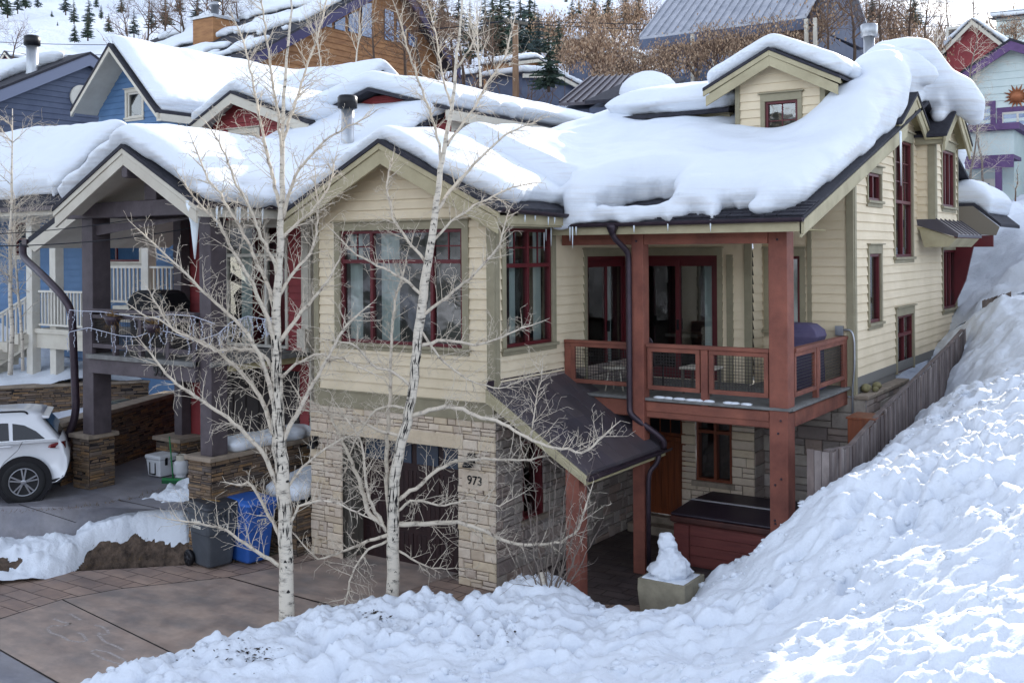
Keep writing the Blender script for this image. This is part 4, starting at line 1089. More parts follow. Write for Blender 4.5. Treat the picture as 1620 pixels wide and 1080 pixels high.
for z in (1.15, 1.2, 1.75, 1.85, 2.55, 2.75): bolt.lathe([(.018, 0), (.018, .012), (.01, .02)], (3.86 + random.uniform(-.05, .08), 2.08, z), n=10, axis=(0, -1, 0))
bolt.lathe([(.02, 0), (.02, .012), (.012, .02)], (1.5, 2.02, 5.55), n=10, axis=(0, -1, 0))
bolt.build('bolt_heads', M['gutter'], house)

def rail_panel(fr, a0, a1, zb, zt):
    f = MB(); w = .075
    f.fbox(fr, a0, a1, zt - .07, zt, -.035, .035); f.fbox(fr, a0, a1, zb, zb + .07, -.035, .035); f.fbox(fr, a0, a0 + w, zb + .07, zt - .07, -.03, .03); f.fbox(fr, a1 - w, a1, zb + .07, zt - .07, -.03, .03)
    o = f.build('railing_panel', M['timber_h'], deck, bevel=.006)
    g = MB(); A0, A1, Z0, Z1 = a0 + w, a1 - w, zb + .07, zt - .07; st = .05
    n = int((A1 - A0) / st); m_ = int((Z1 - Z0) / st)
    for k in range(1, n): a = A0 + (A1 - A0) * k / n; g.fbox(fr, a - .0035, a + .0035, Z0, Z1, -.006, 0)
    for k in range(1, m_): z = Z0 + (Z1 - Z0) * k / m_; g.fbox(fr, A0, A1, z - .0035, z + .0035, .0, .006)
    g.build('wire_mesh', M['wire'], deck)
RF = Fr((0, 2.14, 0), (1, 0, 0), (0, -1, 0)); RS = Fr((4.02, 0, 0), (0, 1, 0), (1, 0, 0))
rail_panel(RF, .16, 1.38, 3.1, 3.8); rail_panel(RF, 1.64, 2.58, 3.08, 3.78); rail_panel(RF, 2.74, 3.73, 3.08, 3.78)
rail_panel(RS, 2.42, 3.48, 3.08, 3.78); rail_panel(RS, 3.62, 5.08, 3.08, 3.78)
o = MB(); o.fbox(RF, .04, 1.395, 3.80, 3.845, -.07, .06); o.fbox(RF, 1.625, 3.745, 3.785, 3.845, -.07, .06); o.fbox(RS, 2.405, 5.2, 3.785, 3.845, -.07, .06); o.build('top_rail', M['timber_h'], deck, bevel=.006)
o = MB(); o.fbox(RF, .03, .16, 2.62, 3.80, -.05, .03); o.fbox(RF, 2.6, 2.72, 2.84, 3.785, -.05, .04); o.fbox(RS, 3.5, 3.6, 2.9, 3.785, -.05, .04); o.fbox(RS, 5.08, 5.2, 2.9, 3.83, -.05, .04); o.build('rail_post', M['timber'], deck, bevel=.008)
# long downspout down the post to the awning gutter
x_ = 1.28
downspout(house, bend([(x_, 1.59, 5.82), (x_, 1.6, 5.62), (x_ + .1, 1.95, 5.38), (x_ + .1, 1.97, 5.2), (x_ + .1, 1.97, 2.78), (x_ + .12, 1.95, 2.66), (AX + .02, 2.2, 2.3), (AX + .08, 2.25, 2.2), (AX + .05, 2.28, AZ - .02)], .16), r=.05)
o = MB(); o.lathe([(.1, .0), (.1, -.05), (.045, -.18)], (x_, 1.59, 5.82), n=4); o.build('leader_head', M['gutter'], house)
downspout(house, bend([(AX + .05, 2.1, AZ - .1), (AX + .02, 2.1, AZ - .25), (1.72, 2.02, 1.75), (1.7, 2.0, 1.55), (1.7, 2.0, .05)], .15), r=.04)

# ---- foundation ledge along the right wall, with cap
LW = Fr((4.37, 0, 0), (0, 1, 0), (1, 0, 0))
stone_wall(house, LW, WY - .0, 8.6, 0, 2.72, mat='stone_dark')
o = MB(); o.box(RX + .02, 4.43, WY - .06, 8.2, 2.72, 2.79); o.build('ledge_cap', M['cap'], house, bevel=.012)
# rear porch roof
PF = Fr((0, 14.0, 0), (1, 0, 0), (0, -1, 0))
o = MB(); o.prism([(3.9, 14.0, 6.5), (4.62, 14.0, 6.5), (5.22, 14.0, 5.98), (5.22, 14.0, 5.9), (4.6, 14.0, 6.42), (3.9, 14.0, 6.42)], (0, 3, 0)); pr = o.build('porch_roof', M['shingle'], house)
o = MB(); o.prism([(4.16, 13.97, 6.42), (4.6, 13.97, 6.42), (5.2, 13.97, 5.9), (5.12, 13.97, 5.7), (5.0, 13.97, 5.7), (4.16, 13.97, 5.75)], (0, .05, 0)); o.build('porch_gable', mk('grey_olive_board', L(116, 108, 96), rough=.7), pr, bevel=.005)
o = MB(); o.box(4.16, 5.05, 13.99, 14.1, 5.42, 5.7); o.build('porch_beam', M['red'], pr); o = MB(); o.prism([(4.16, 14.0, 5.42), (4.6, 14.0, 5.42), (4.42, 14.0, 4.6), (4.16, 14.0, 4.0)], (0, .1, 0)); o.build('porch_brace', M['red'], pr)
snow_cap('snow_cover', pr, 4.3, 5.2, 14.0, 17, lambda X, Y: 6.5 - np.clip(X - 4.62, 0, 9) * .86, lambda X, Y: ((X > 4.1) & (X < 5.0) & (Y > 14.05) & (Y < 17)).astype(float), T=.6, r=.35, h=.08, blur=4, voxel=.06)
# flue
o = MB(); p = on(1375, 60, y=12.2); o.lathe([(.13, -1.9), (.13, .02)], p, n=16); o.lathe([(.18, .02), (.2, .04), (.2, .3), (.18, .32)], p, n=16); o.build('flue_pipe', M['steel'], house)
# sconces and number on the garage front
for x, z in ((-3.86, 2.02), (-.42, 2.06)):
    o = MB(); o.box(x - .06, x + .06, -.09, -.04, z - .06, z + .1); o.lathe([(.05, .02), (.09, -.08), (.1, -.1)], (x, -.15, z), n=12); o.beam((x, -.06, z + .06), (x, -.15, z + .03), .02, .02); o.build('wall_lamp', M['black'], house)
text_mb('973', .2, Fr((0, -.054, 0), (1, 0, 0), (0, -1, 0)), -.36, 1.72, .0, .012, bold=.003).build('house_number', M['black'], house)
o = MB(); o.fbox(G, -.62, -.1, 1.58, 1.86, .012, .052); o.build('number_stone', M['stone'], house, bevel=.01)
# conduit at the corner of the side wall
o = MB(); o.tube(bend([(3.98, WY - .07, 3.95), (4.14, WY - .08, 3.96), (4.2, WY - .1, 3.8), (4.2, WY - .1, 3.3), (4.16, WY - .1, 2.9), (4.16, WY - .1, 1.6)], .12), .018, n=8); o.box(3.86, 4.0, WY - .1, WY - .04, 3.85, 4.02); o.build('conduit', M['steel'], house)
# ================================================================== neighbour 957: carport with deck, red walls
M['dark_timber'] = mk('dark_stained_timber', L(84, 76, 80), rough=.7, c2=L(64, 56, 60), scale=3, bump=.4, bscale=24, bstretch=(5, 5, .8))
M['red_siding'] = mk('brick_red_siding', L(138, 56, 58), rough=.7, c2=L(116, 44, 48), scale=2)
M['blue_siding'] = mk('blue_siding', L(84, 116, 152), rough=.7, c2=L(70, 100, 134), scale=1.5)
M['grey_siding'] = mk('slate_grey_siding', L(84, 92, 112), rough=.75, c2=L(70, 78, 98), scale=1.5)
M['mint_siding'] = mk('mint_siding', L(200, 210, 206), rough=.75, c2=L(184, 198, 196), scale=1.2)
M['purple'] = mk('purple_trim', L(98, 72, 114), rough=.7, c2=L(78, 56, 92), scale=3)
M['brown_siding'] = mk('cedar_brown_siding', L(160, 116, 76), rough=.75, c2=L(124, 84, 54), scale=1.2, stretch=(1, 1, 4))
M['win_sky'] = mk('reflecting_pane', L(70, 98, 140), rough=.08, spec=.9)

# neighbour's drive
NZ = .88
def npoly(pts): return [tuple(on(u, v, z=NZ)) for u, v in pts]
bpy.data.objects.remove(bpy.data.objects['neighbour_driveway'])
back = [on(u, v, z=zz) for u, v, zz in ((-90, 874, .24), (0, 868, .26), (60, 864, .27), (110, 858, .29), (165, 846, .34), (225, 826, .42), (280, 802, .54), (315, 784, .66), (350, 772, .72))]
inner = [Vector(q) for q in ((-13, -8.0, NZ), (-10.6, -4.6, NZ), (-9.4, -3.6, NZ), (-8.4, -3.0, NZ), (-7.5, -2.5, NZ), (-6.8, -2.1, NZ), (-6.0, -1.75, NZ), (-5.5, -1.5, NZ), (-5.2, -1.3, NZ))]
st_m = MB(); n_ = len(back)
V_ = [tuple(b_.lerp(i_, k / 6)) for b_, i_ in zip(back, inner) for k in range(7)]
st_m.add(V_, [(i * 7 + k, (i + 1) * 7 + k, (i + 1) * 7 + k + 1, i * 7 + k + 1) for i in range(n_ - 1) for k in range(6)], smooth=True)
st_m.add([tuple(q) for q in inner] + [(-4.98, -1.3, NZ), (-4.98, 3.6, NZ), (-11.5, 3.6, NZ), (-24, -1, NZ), (-20, -12, NZ)], [tuple(range(n_ + 5))])
st_m.build('neighbour_driveway', M['drive2'])['kind'] = 'structure'
jm = MB()
for a, b in (((30, 797), (120, 826)), ((186, 790), (262, 806))):
    p, q = on(*a, z=NZ + .006), on(*b, z=NZ + .006)
    s_ = (q - p).cross(Vector((0, 0, 1))).normalized() * .012
    jm.quad(p - s_, q - s_, q + s_, p + s_)
jm.build('driveway_joint', M['joint'])['kind'] = 'structure'

red = thing('house', 'red house numbered 957 with dark timber carport, white gable boards and deck', 'house', (-7, 0, .88))
NF = Fr((0, -1.5, 0), (1, 0, 0), (0, -1, 0))
def pier(par, x0, x1, y0, y1, z0, z1):
    s_, m_ = MB(), MB()
    for fr, a0, a1 in ((Fr((0, y0, 0), (1, 0, 0), (0, -1, 0)), x0, x1), (Fr((x1, 0, 0), (0, 1, 0), (1, 0, 0)), y0, y1), (Fr((x0, 0, 0), (0, 1, 0), (-1, 0, 0)), y0, y1)):
        st, mo = ashlar(fr, a0, a1, z0, z1 - .08, rh=(.03, .075), ln=(.1, .34), dep=(.005, .035), gap=.006, split=.1)
        for A, B in ((s_, st), (m_, mo)):
            b = len(A.v); A.v += B.v; A.f += [[i + b for i in f] for f in B.f]; A.r += B.r; A.sm += B.sm
    o = s_.build('stone_pier', M['ledge'], par); m_.build('mortar', M['joint'], o)
    c = MB(); c.box(x0 - .07, x1 + .07, y0 - .07, y1 + .07, z1 - .08, z1); c.build('pier_cap', M['cap'], o, bevel=.012)
    return o
pier(red, -8.92, -8.42, -1.5, -.95, NZ, 1.93)
posts_box(red, 'post', -8.68, -8.34, -1.46, -1.06, 1.93, 6.4, 'dark_timber')
posts_box(red, 'post', -5.27, -4.97, -1.46, -1.1, 1.86, 6.4, 'dark_timber')
posts_box(red, 'post', -8.6, -8.36, .62, .86, 1.6, 6.3, 'dark_timber')
o = MB(); o.box(-9.1, -4.85, -1.52, -1.3, 6.08, 6.37); o.box(-6.72, -6.38, -1.5, -1.28, 6.371, 7.2); o.box(-8.75, -8.27, -1.56, -1.25, 6.38, 6.46); o.box(-6.62, -6.46, -2.05, -1.2, 6.75, 7.0); o.build('truss', M['dark_timber'], red, bevel=.015)
o = MB(); o.box(-8.6, -8.4, -1.3, 2.5, 6.1, 6.37); o.box(-5.2, -5.0, -1.3, 1.0, 6.1, 6.37); o.build('side_beam', M['dark_timber'], red, bevel=.01)
o = MB(); o.prism([(-8.34, -1.38, 5.75), (-8.34, -1.38, 5.95), (-5.3, -1.2, 6.07), (-6.2, -1.2, 6.07)], (0, .12, 0)); o.build('curved_brace', M['dark_timber'], red)
# deck
o = MB(); o.box(-8.34, -5.27, -1.62, 1.0, 3.42, 3.5); o.box(-4.97, -4.9, -1.5, .9, 3.42, 3.5); ndk = o.build('deck', M['deck_edge'], red)
o = MB(); o.box(-8.33, -5.28, -1.56, -1.44, 3.14, 3.415); o.build('rim_beam', M['dark_timber'], ndk, bevel=.01)
o = MB(); o.box(-8.3, -5.0, -1.4, 1.0, 3.3, 3.415); o.build('underside', M['soffit'], ndk)
o = MB()
for x in (-8.33, -7.62, -6.86, -6.08, -5.36): o.box(x, x + .09, -1.55, -1.46, 3.36, 4.3)
o.box(-8.34, -5.27, -1.58, -1.43, 4.3, 4.36); o.box(-8.34, -5.27, -1.54, -1.47, 3.62, 3.7); o.box(-8.34, -5.27, -1.54, -1.47, 4.18, 4.25)
o.build('railing', M['dark_timber'], ndk, bevel=.005)
o = MB()
for k in range(16): z = 3.72 + k * .029; o.box(-8.3, -5.28, -1.51, -1.503, z, z + .006)
for k in range(60): x = -8.3 + k * .0505; o.box(x, x + .005, -1.5, -1.494, 3.7, 4.18)
o.build('wire_mesh', M['wire'], ndk)
text_mb('957', .26, NF, -6.2, 3.285, .07, .02, bold=.006).build('house_number', mk('bronze_number', L(22, 19, 22), rough=.5), ndk)
# house front behind the carport
RF0 = Fr((0, .9, 0), (1, 0, 0), (0, -1, 0))
sd = MB(); siding(sd, RF0, 3.5, 6.4, -8.55, -4.95, ops=[(-7.72, -5.55, 3.5, 5.95)], ex=.14); sd.build('siding', M['red_siding'], red)
sd = MB(); siding(sd, RF0, 1.6, 3.3, -8.55, -4.95, ops=[(-7.5, -5.2, 1.6, 3.1)], ex=.14); sd.build('siding', M['red_siding'], red)
o = MB(); o.fbox(RF0, -8.62, -8.5, 1.6, 6.4, 0, .04); o.fbox(RF0, -7.95, -7.8, 1.6, 6.4, 0, .04); o.fbox(RF0, -5.12, -4.93, 3.5, 6.4, 0, .04); o.build('corner_board', M['white_trim'], red, bevel=.004)
window(red, RF0, -7.72, -5.55, 3.52, 5.95, splits=(-7.3, -6.15), transom=5.35, paint='white', trim='white_trim', casing=.06, head=.08, sill=False, room='room_dark', name='glass_door', curtain=((-7.05, -6.75),))
o = MB(); o.fbox(RF0, -7.5, -5.2, NZ, 3.1, -.08, -.02)
for k in range(6): o.fbox(RF0, -7.45 + k * .375, -7.12 + k * .375, NZ + .1, 3.0, -.02, .0)
o.build('carriage_door', mk('dark_brown_door', L(50, 42, 42), rough=.7, c2=L(38, 32, 32), scale=3), red, bevel=.006)
pier(red, -8.75, -8.0, .3, .95, NZ, 1.62)
RSD = Fr((-4.93, 0, 0), (0, 1, 0), (1, 0, 0))
sd = MB(); siding(sd, RSD, 1.9, 8.55, lambda z: .9 if z < 6.2 else max(1.9, 1.9 + (z - 7.0) / .414), 13, ops=[(5.5, 6.3, 7.6, 8.22), (7.3, 8.05, 7.6, 8.22)], ex=.14); sd.build('siding', M['red_siding'], red)
for a, b in ((5.5, 6.3), (7.3, 8.05)): window(red, RSD, a, b, 7.6, 8.22, paint='white', trim='white_trim', casing=.1, head=.12, room='room_dark', sill=False)
o = MB(); o.fbox(RSD, .88, 1.02, 1.9, 6.3, 0, .04); o.box(-4.93, -4.72, .55, .8, 3.6, 3.95); o.build('meter_box', M['white_trim'], red)
o = MB(); o.box(-9.0, -4.95, 5.3, 13, 0, 8.5); o.box(-8.5, -4.95, 1.7, 5.3, 0, 6.2); o.build('core_wall', M['red_siding'], red)
# carport roof
cf = Fr((0, -2.1, 0), (1, 0, 0), (0, -1, 0)); cxp, czp, cxl, cxr, cze = -6.53, 7.34, -8.62, -4.56, 6.27
o = MB(); o.chevron(cf, cxl, cze, cxp, czp, cxr, cze, .07, -7.6, .02); cr_ = o.build('roof', M['shingle'], red)
o = MB(); o.chevron(cf, cxl, cze - .07, cxp, czp - .07, cxr, cze - .07, .1, -.05, 0); o.chevron(cf, cxl + .03, cze - .171, cxp, czp - .171, cxr - .03, cze - .171, .2, -.07, -.02); o.build('rake_board', M['white_trim'], cr_, bevel=.005)
o = MB(); o.chevron(cf, cxl + .05, cze - .08, cxp, czp - .08, cxr - .05, cze - .08, .05, -3.0, -.072); o.build('soffit', M['white_trim'], cr_)
o = MB(); o.box(cxr - .08, cxr - .02, -2.05, 4.2, cze - .26, cze - .05); o.build('eave_fascia', M['white_trim'], cr_)
o = MB(); o.box(cxr - .04, cxr + .06, -2.0, 4.2, cze - .1, cze - .01); o.build('gutter', M['gutter'], cr_)
def base_c(X, Y): return np.where(Y < 5.4, czp - (czp - cze) / (cxp - cxl) * np.abs(X - cxp), 7.2)
def in_c(X, Y):
    j = .05 * vnoise(Y / .3, X * 2, 4)
    return ((X > cxl + .08 + j) & (X < cxr - .03 + j) & (Y > -2.02 + .03 * vnoise(X / .3, Y * 0, 3)) & (Y < 5.4)).astype(float)
def ex_c(mb):
    for k in range(7): blob(mb, (cxr + .05, -1.6 + k * .75, 6.42 + random.uniform(-.05, .05)), (.22, .5, .2), 7)
snow_cap('snow_cover', cr_, cxl, cxr, -2.1, 5.4, base_c, in_c, T=.48, r=.45, h=.075, bulge=.2, blur=7, voxel=.06, amp=.04, seed=7, extra=ex_c)
# ice sheet and icicles hanging at the carport eave
for k in range(16):
    o = ic_me.copy(); COL.objects.link(o); o.parent = red; y = -2.0 + random.random() * 3.6
    o.location = (cxr + .05 + 7, y, cze - .08 - .88); o.scale = (1.6, 1.6, random.uniform(.5, 1.5))
# ice column by the right post
o = MB(); o.loft([[Vector((-4.78 + math.cos(t) * r, -1.95 + math.sin(t) * r * 1.3, z)) for t in [i * .5236 for i in range(12)]] for z, r in ((6.28, .13), (6.1, .10), (5.9, .06), (5.6, .035), (5.3, .01))]); o.build('ice_column', M['ice'], red)
# left lower roof piece and its downspout
o = MB(); o.prism([(-11.4, -.9, 5.75), (-8.75, -.9, 6.9), (-8.75, -.9, 6.75), (-11.4, -.9, 5.6)], (0, 3.6, 0)); lr = o.build('lower_roof', M['shingle'], red)
o = MB(); o.prism([(-11.38, -.94, 5.6), (-8.75, -.94, 6.74), (-8.75, -.94, 6.5), (-11.1, -.94, 5.45)], (0, .05, 0)); o.prism([(-11.3, -.88, 5.57), (-8.75, -.88, 6.7), (-8.75, -.88, 6.66), (-11.3, -.88, 5.53)], (0, 3.5, 0)); o.build('soffit', M['white_trim'], lr)
o = MB(); o.box(-11.55, -11.38, -.95, 2.6, 5.55, 5.72); o.build('gutter', M['gutter'], lr)
downspout(red, bend([(-11.42, -1.0, 5.6), (-11.4, -1.02, 5.35), (-10.1, -1.35, 4.95), (-9.35, -1.45, 4.6), (-9.1, -1.4, 4.3), (-9.05, -1.35, 2.2), (-9.3, -1.5, 1.6), (-9.5, -1.6, 1.35)], .3), r=.075)
o = MB(); o.prism([(-8.9, 1.9, 7.15), (-8.9, 5.4, 8.6), (-8.9, 5.4, 8.5), (-8.9, 1.9, 7.05)], (3.9, 0, 0)); lsr = o.build('link_roof', M['shingle'], red)
snow_cap('snow_cover', lsr, -8.9, -4.9, 1.9, 5.6, lambda X, Y: 7.15 + .414 * (Y - 1.9), lambda X, Y: ((X > -8.85) & (X < -4.98 + .05 * vnoise(Y / .4, X * 0)) & (Y > 1.95) & (Y < 5.5)).astype(float), T=.4, r=.4, h=.09, bulge=.12, blur=4, voxel=.08, seed=12)
# rear block with right eave and front wing gable
ux, uz, ue = -6.95, 9.25, 8.62
uf = Fr((0, 4.9, 0), (1, 0, 0), (0, -1, 0))
o = MB(); o.chevron(uf, -9.2, ue, ux, uz, -4.62, ue, .08, -9, .02); ur = o.build('upper_roof', M['shingle'], red)
o = MB(); o.box(-4.68, -4.6, 4.9, 13.5, ue - .3, ue - .07); o.build('eave_fascia', M['white_trim'], ur)
o = MB(); siding(o, Fr((0, 5.3, 0), (1, 0, 0), (0, -1, 0)), 6.2, 9.1, lambda z: max(-9, ux - (9.15 - z) * 3.5), lambda z: min(-4.95, ux + (9.15 - z) * 3.5), ex=.14); o.build('siding', M['red_siding'], red)
snow_cap('snow_cover', ur, -9.2, -4.55, 4.8, 13.6, lambda X, Y: uz - (uz - ue) / 2.3 * np.abs(X - ux), lambda X, Y: ((X > -9.15) & (X < -4.6 + .05 * vnoise(Y / .5, X * 0, 3)) & (Y > 4.85) & (Y < 13.5)).astype(float), T=.5, r=.5, h=.1, bulge=.25, blur=5, voxel=.085, seed=17)
wf = Fr((0, 3.6, 0), (1, 0, 0), (0, -1, 0)); wx, wz, wl, wr, we = -10.2, 9.32, -11.75, -7.65, 8.5
o = MB(); o.chevron(wf, wl, we + .1, wx, wz, wr, we - .1, .07, -6, .02); wro = o.build('wing_roof', M['shingle'], red)
o = MB(); o.chevron(wf, wl, we + .03, wx, wz - .07, wr, we - .17, .24, -.06, 0); o.build('rake_board', M['white_trim'], wro); 
o = MB(); o.chevron(wf, wl + .1, we + .02, wx, wz - .08, wr - .1, we - .18, .04, -.5, -.07); o.build('soffit', M['white_trim'], wro)
wwf = Fr((0, 4.0, 0), (1, 0, 0), (0, -1, 0))
o = MB(); siding(o, wwf, 5.5, 9.15, lambda z: max(-11.3, wx - (9.2 - z) * 1.9), lambda z: min(-7.8, wx + (9.2 - z) * 2.9), ex=.14, ops=[(-10.6, -9.7, 7.6, 8.3)]); o.build('siding', M['red_siding'], red)
window(red, wwf, -10.6, -9.7, 7.6, 8.3, paint='white', trim='white_trim', casing=.1, head=.14, room='room_dark')
o = MB(); o.box(-11.3, -9, 4.05, 12, 0, 8.3); o.build('core_wall', M['red_siding'], red)
snow_cap('snow_cover', wro, wl, wr, 3.55, 9.6, lambda X, Y: np.where(X < wx, wz - .48 * (wx - X), wz - .36 * (X - wx)), lambda X, Y: ((X > wl + .05) & (X < wr - .05) & (Y > 3.62) & (Y < 9.5)).astype(float), T=.38, r=.4, h=.09, bulge=.15, blur=5, voxel=.08, seed=19)
# flue on the lower roof
o = MB(); p = on(550, 212, y=2.2); o.lathe([(.13, -.9), (.13, .55)], p, n=16); fl = o.build('flue_pipe', M['steel'], red); o = MB(); o.lathe([(.14, .5), (.2, .52), (.2, .74), (.17, .78)], p, n=16); o.build('flue_cap', M['black'], fl)

# ---- stone retaining wall between the two drives
rw = thing('retaining_wall', 'brown ledgestone retaining wall beside the garage, topped with a slab of snow', 'wall', (-4.95, .5, 0))
def ledge(par, fr, a0, a1, z0, z1, name='stone_face', mat='ledge'):
    st, mo = ashlar(fr, a0, a1, z0, z1, rh=(.028, .07), ln=(.1, .38), dep=(.005, .04), gap=.006, split=.1)
    o = st.build(name, M[mat], par); mo.build('mortar', M['joint'], o)
ledge(rw, Fr((-4.95, 0, 0), (0, 1, 0), (1, 0, 0)), -1.5, 3.0, 0, 1.78)
ledge(rw, Fr((0, -1.5, 0), (1, 0, 0), (0, -1, 0)), -5.52, -4.93, .0, 1.78)
o = MB(); o.box(-5.58, -4.88, -1.57, 3.0, 1.78, 1.86); o.build('wall_cap', M['cap'], rw, bevel=.012)
o = MB(); o.box(-5.5, -4.99, -1.45, 3.0, 0, 1.77); o.build('wall_core', M['joint'], rw)
snow_cap('snow_layer', rw, -5.6, -4.85, -1.3, 3, lambda X, Y: 1.86 + 0 * X, lambda X, Y: ((X > -5.5) & (X < -4.9 + .05 * vnoise(Y / .2, X * 0, 2)) & (Y > -1.05 + .1 * vnoise(X / .2, Y * 0)) & (Y < 2.6)).astype(float), T=.24, r=.2, h=.04, bulge=.08, blur=3, voxel=.04, amp=.06, seed=23)

# ---- rock edge between the drives with a ridge of shovelled snow
foot = [on(u, v, z=0) for u, v in ((-90, 948), (0, 918), (60, 912), (115, 900), (165, 890), (240, 880), (300, 880), (345, 868), (400, 850))]
def curve(pts, n):
    P = [Vector(p) for p in pts]; ln = [0]
    for a, b in zip(P[:-1], P[1:]): ln.append(ln[-1] + (b - a).length)
    out = []
    for k in range(n):
        t = ln[-1] * k / (n - 1); i = max(j for j in range(len(P) - 1) if ln[j] <= t + 1e-9); f = (t - ln[i]) / (ln[i + 1] - ln[i]); out.append(P[i].lerp(P[i + 1], min(1, f)))
    return out
nA, nB = 170, 48
A_, B_ = np.array(curve(foot, nA)), np.array(curve(back, nA))
tt = np.linspace(-.26, 1.12, nB)
Xr = A_[:, None, 0] * (1 - tt) + B_[:, None, 0] * tt; Yr = A_[:, None, 1] * (1 - tt) + B_[:, None, 1] * tt
su = np.linspace(0, 1, nA)[:, None]
rise = (B_[:, None, 2] + .06) * np.interp(su, [0, .85, 1], [1, 1, .6])
rock = rise * (1 - (1 - np.clip((tt[None, :] + .02) / .5, 0, 1)) ** 2.2) - .15 * (tt[None, :] < -.02) + .07 * fbm(Xr * 5, Yr * 5, 3, 2) + .08 * (worley(Xr * 3, Yr * 3, 5) - .5)
sheet('rock_edge', Xr, Yr, rock, mk('dark_rock_and_earth', L(104, 88, 76), rough=.95, c2=L(48, 40, 36), scale=7, bump=1, bscale=18, bdist=.04))
line = np.interp(su, [0, .26, .36, .46, .6, .8, 1], [-.3, -.3, -.2, .22, .2, .08, -.1]) + .10 * fbm(Xr * 1.6, Yr * 1.6, 4, 6)
cover = np.clip((tt[None, :] - line) / .2, 0, 1); cover2 = np.clip((1.08 + .05 * fbm(Xr * 2, Yr * 2, 3, 2) - tt[None, :]) / .12, 0, 1)
amt = np.interp(su, [0, .2, .4, .55, .72, .85, .93, 1], [.12, .14, .18, .30, .42, .46, .36, .12])
patch = np.where(su < .42, np.clip((fbm(Xr * 1.9, Yr * 1.9, 3, 12) + .75) * 3, 0, 1), 1)
u_ = np.clip((tt[None, :] + .22) / .7, 0, 1); sprof = rise * u_ * u_ * (3 - 2 * u_)
sz = np.maximum(rock, sprof) - .03 + amt * np.sqrt(cover * cover2) * patch + .05 * fbm(Xr * 3, Yr * 3, 4, 15) * cover + .04 * (worley(Xr * 3.2, Yr * 3.2, 9) - .5) * cover
sheet('snow_ridge', Xr, Yr, sz, M['snow_ground'], keep=(cover * cover2 * patch > .03))
gm = MB()
rg = random.Random(3)
for k in range(900):
    i = rg.randrange(nA); j = rg.uniform(-.2, .35) if rg.random() < .6 else rg.uniform(1.0, 1.2)
    p = Vector(A_[i]).lerp(Vector(B_[i]), j); p.z = max(0.005, rise[i, 0] * (1 - (1 - max(0, min(1, (j + .02) / .5))) ** 2.2)) if j < .9 else NZ
    d = Vector((rg.uniform(-1, 1), rg.uniform(-1, 1), rg.uniform(-.2, .9))).normalized() * rg.uniform(.03, .10); s_ = d.cross(Vector((0, 0, 1))).normalized() * .006
    gm.add([p - s_, p + s_, p + d], [(0, 1, 2)])
gm_o = gm.build('dead_grass', mk('straw_grass', L(118, 96, 66), rough=.9, c2=L(62, 50, 38), scale=14)); gm_o['kind'] = 'stuff'

lwl = thing('retaining_wall', 'low dark stone step between the bins and the garage pillar, capped with snow', 'wall', (-4.5, .2, 0))
ledge(lwl, Fr((0, -.35, 0), (1, 0, 0), (0, -1, 0)), -4.92, -4.05, 0, .92)
ledge(lwl, Fr((-4.05, 0, 0), (0, 1, 0), (1, 0, 0)), -.35, .0, 0, .92)
o = MB(); o.box(-4.92, -4.06, -.33, .8, 0, .92); o.build('wall_core', M['joint'], lwl)
snow_cap('snow_layer', lwl, -4.95, -4.0, -.4, .9, lambda X, Y: .93 + .12 * (Y + .4), lambda X, Y: ((X > -4.93) & (X < -4.06 + .04 * vnoise(Y / .2, X * 0)) & (Y > -.3 + .09 * vnoise(X / .17, Y * 0, 4)) & (Y < .8)).astype(float), T=.36, r=.3, h=.04, bulge=.07, blur=3, voxel=.04, amp=.08, seed=25)
# ---- walls behind the carport on the uphill side
lw_ = thing('retaining_wall', 'long brown ledgestone wall under the snowy bank behind the white SUV', 'wall', tuple(on(120, 700, z=.9)))
pa, pb = at(-60, 690, 25.5), at(300, 668, 27.2)
ax = Vector((pb.x - pa.x, pb.y - pa.y, 0)); wl_ = ax.length; ax.normalize(); nn = Vector((ax.y, -ax.x, 0))
ledge(lw_, Fr((pa.x, pa.y, 0), ax, nn), 0, wl_, .5, 2.1)
o = MB(); o.fbox(Fr((pa.x, pa.y, 0), ax, nn), 0, wl_, 2.1, 2.16, -.5, .06); o.build('wall_cap', M['cap'], lw_, bevel=.01)
q0, q1 = on(168, 742, z=NZ), on(285, 699, z=NZ)
ax2 = (q1 - q0); l2 = ax2.length; ax2.normalize(); n2_ = Vector((ax2.y, -ax2.x, 0))
lw2 = thing('retaining_wall', 'low dark ledgestone wall along the left side of the carport', 'wall', tuple(q0))
f2 = Fr((q0.x, q0.y, 0), ax2, n2_)
ledge(lw2, f2, -1.6, l2, NZ, 2.02)
o = MB(); o.fbox(f2, -1.6, l2, 2.02, 2.1, -.4, .05); o.build('wall_cap', M['cap'], lw2, bevel=.01)
# snowy bank above the long wall
aa, bb = np.meshgrid(np.arange(-3, wl_ + 6, .12), np.arange(.1, 9, .12), indexing='ij')
Xs, Ys = pa.x + ax.x * aa - nn.x * bb, pa.y + ax.y * aa - nn.y * bb
sheet('snow_bank_uphill', Xs, Ys, 2.15 + .10 * bb + .12 * np.clip(bb / .6, 0, 1) + .10 * fbm(Xs / 1.2, Ys / 1.2, 4, 5) + .06 * (worley(Xs / .5, Ys / .5, 3) - .5), M['snow_ground'])
aa, bb = np.meshgrid(np.arange(-1.6, l2 + .3, .1), np.arange(.3, 6, .1), indexing='ij')
Xs, Ys = q0.x + ax2.x * aa - n2_.x * bb, q0.y + ax2.y * aa - n2_.y * bb
sheet('snow_strip_terrace', Xs, Ys, 1.95 - .62 * np.clip((bb - .4) / 2.2, 0, 1) + .09 * fbm(Xs / .8, Ys / .8, 3, 9), M['snow_ground'])
aa, bb = np.meshgrid(np.arange(-14, 4, .6), np.arange(-12, 1, .6), indexing='ij')

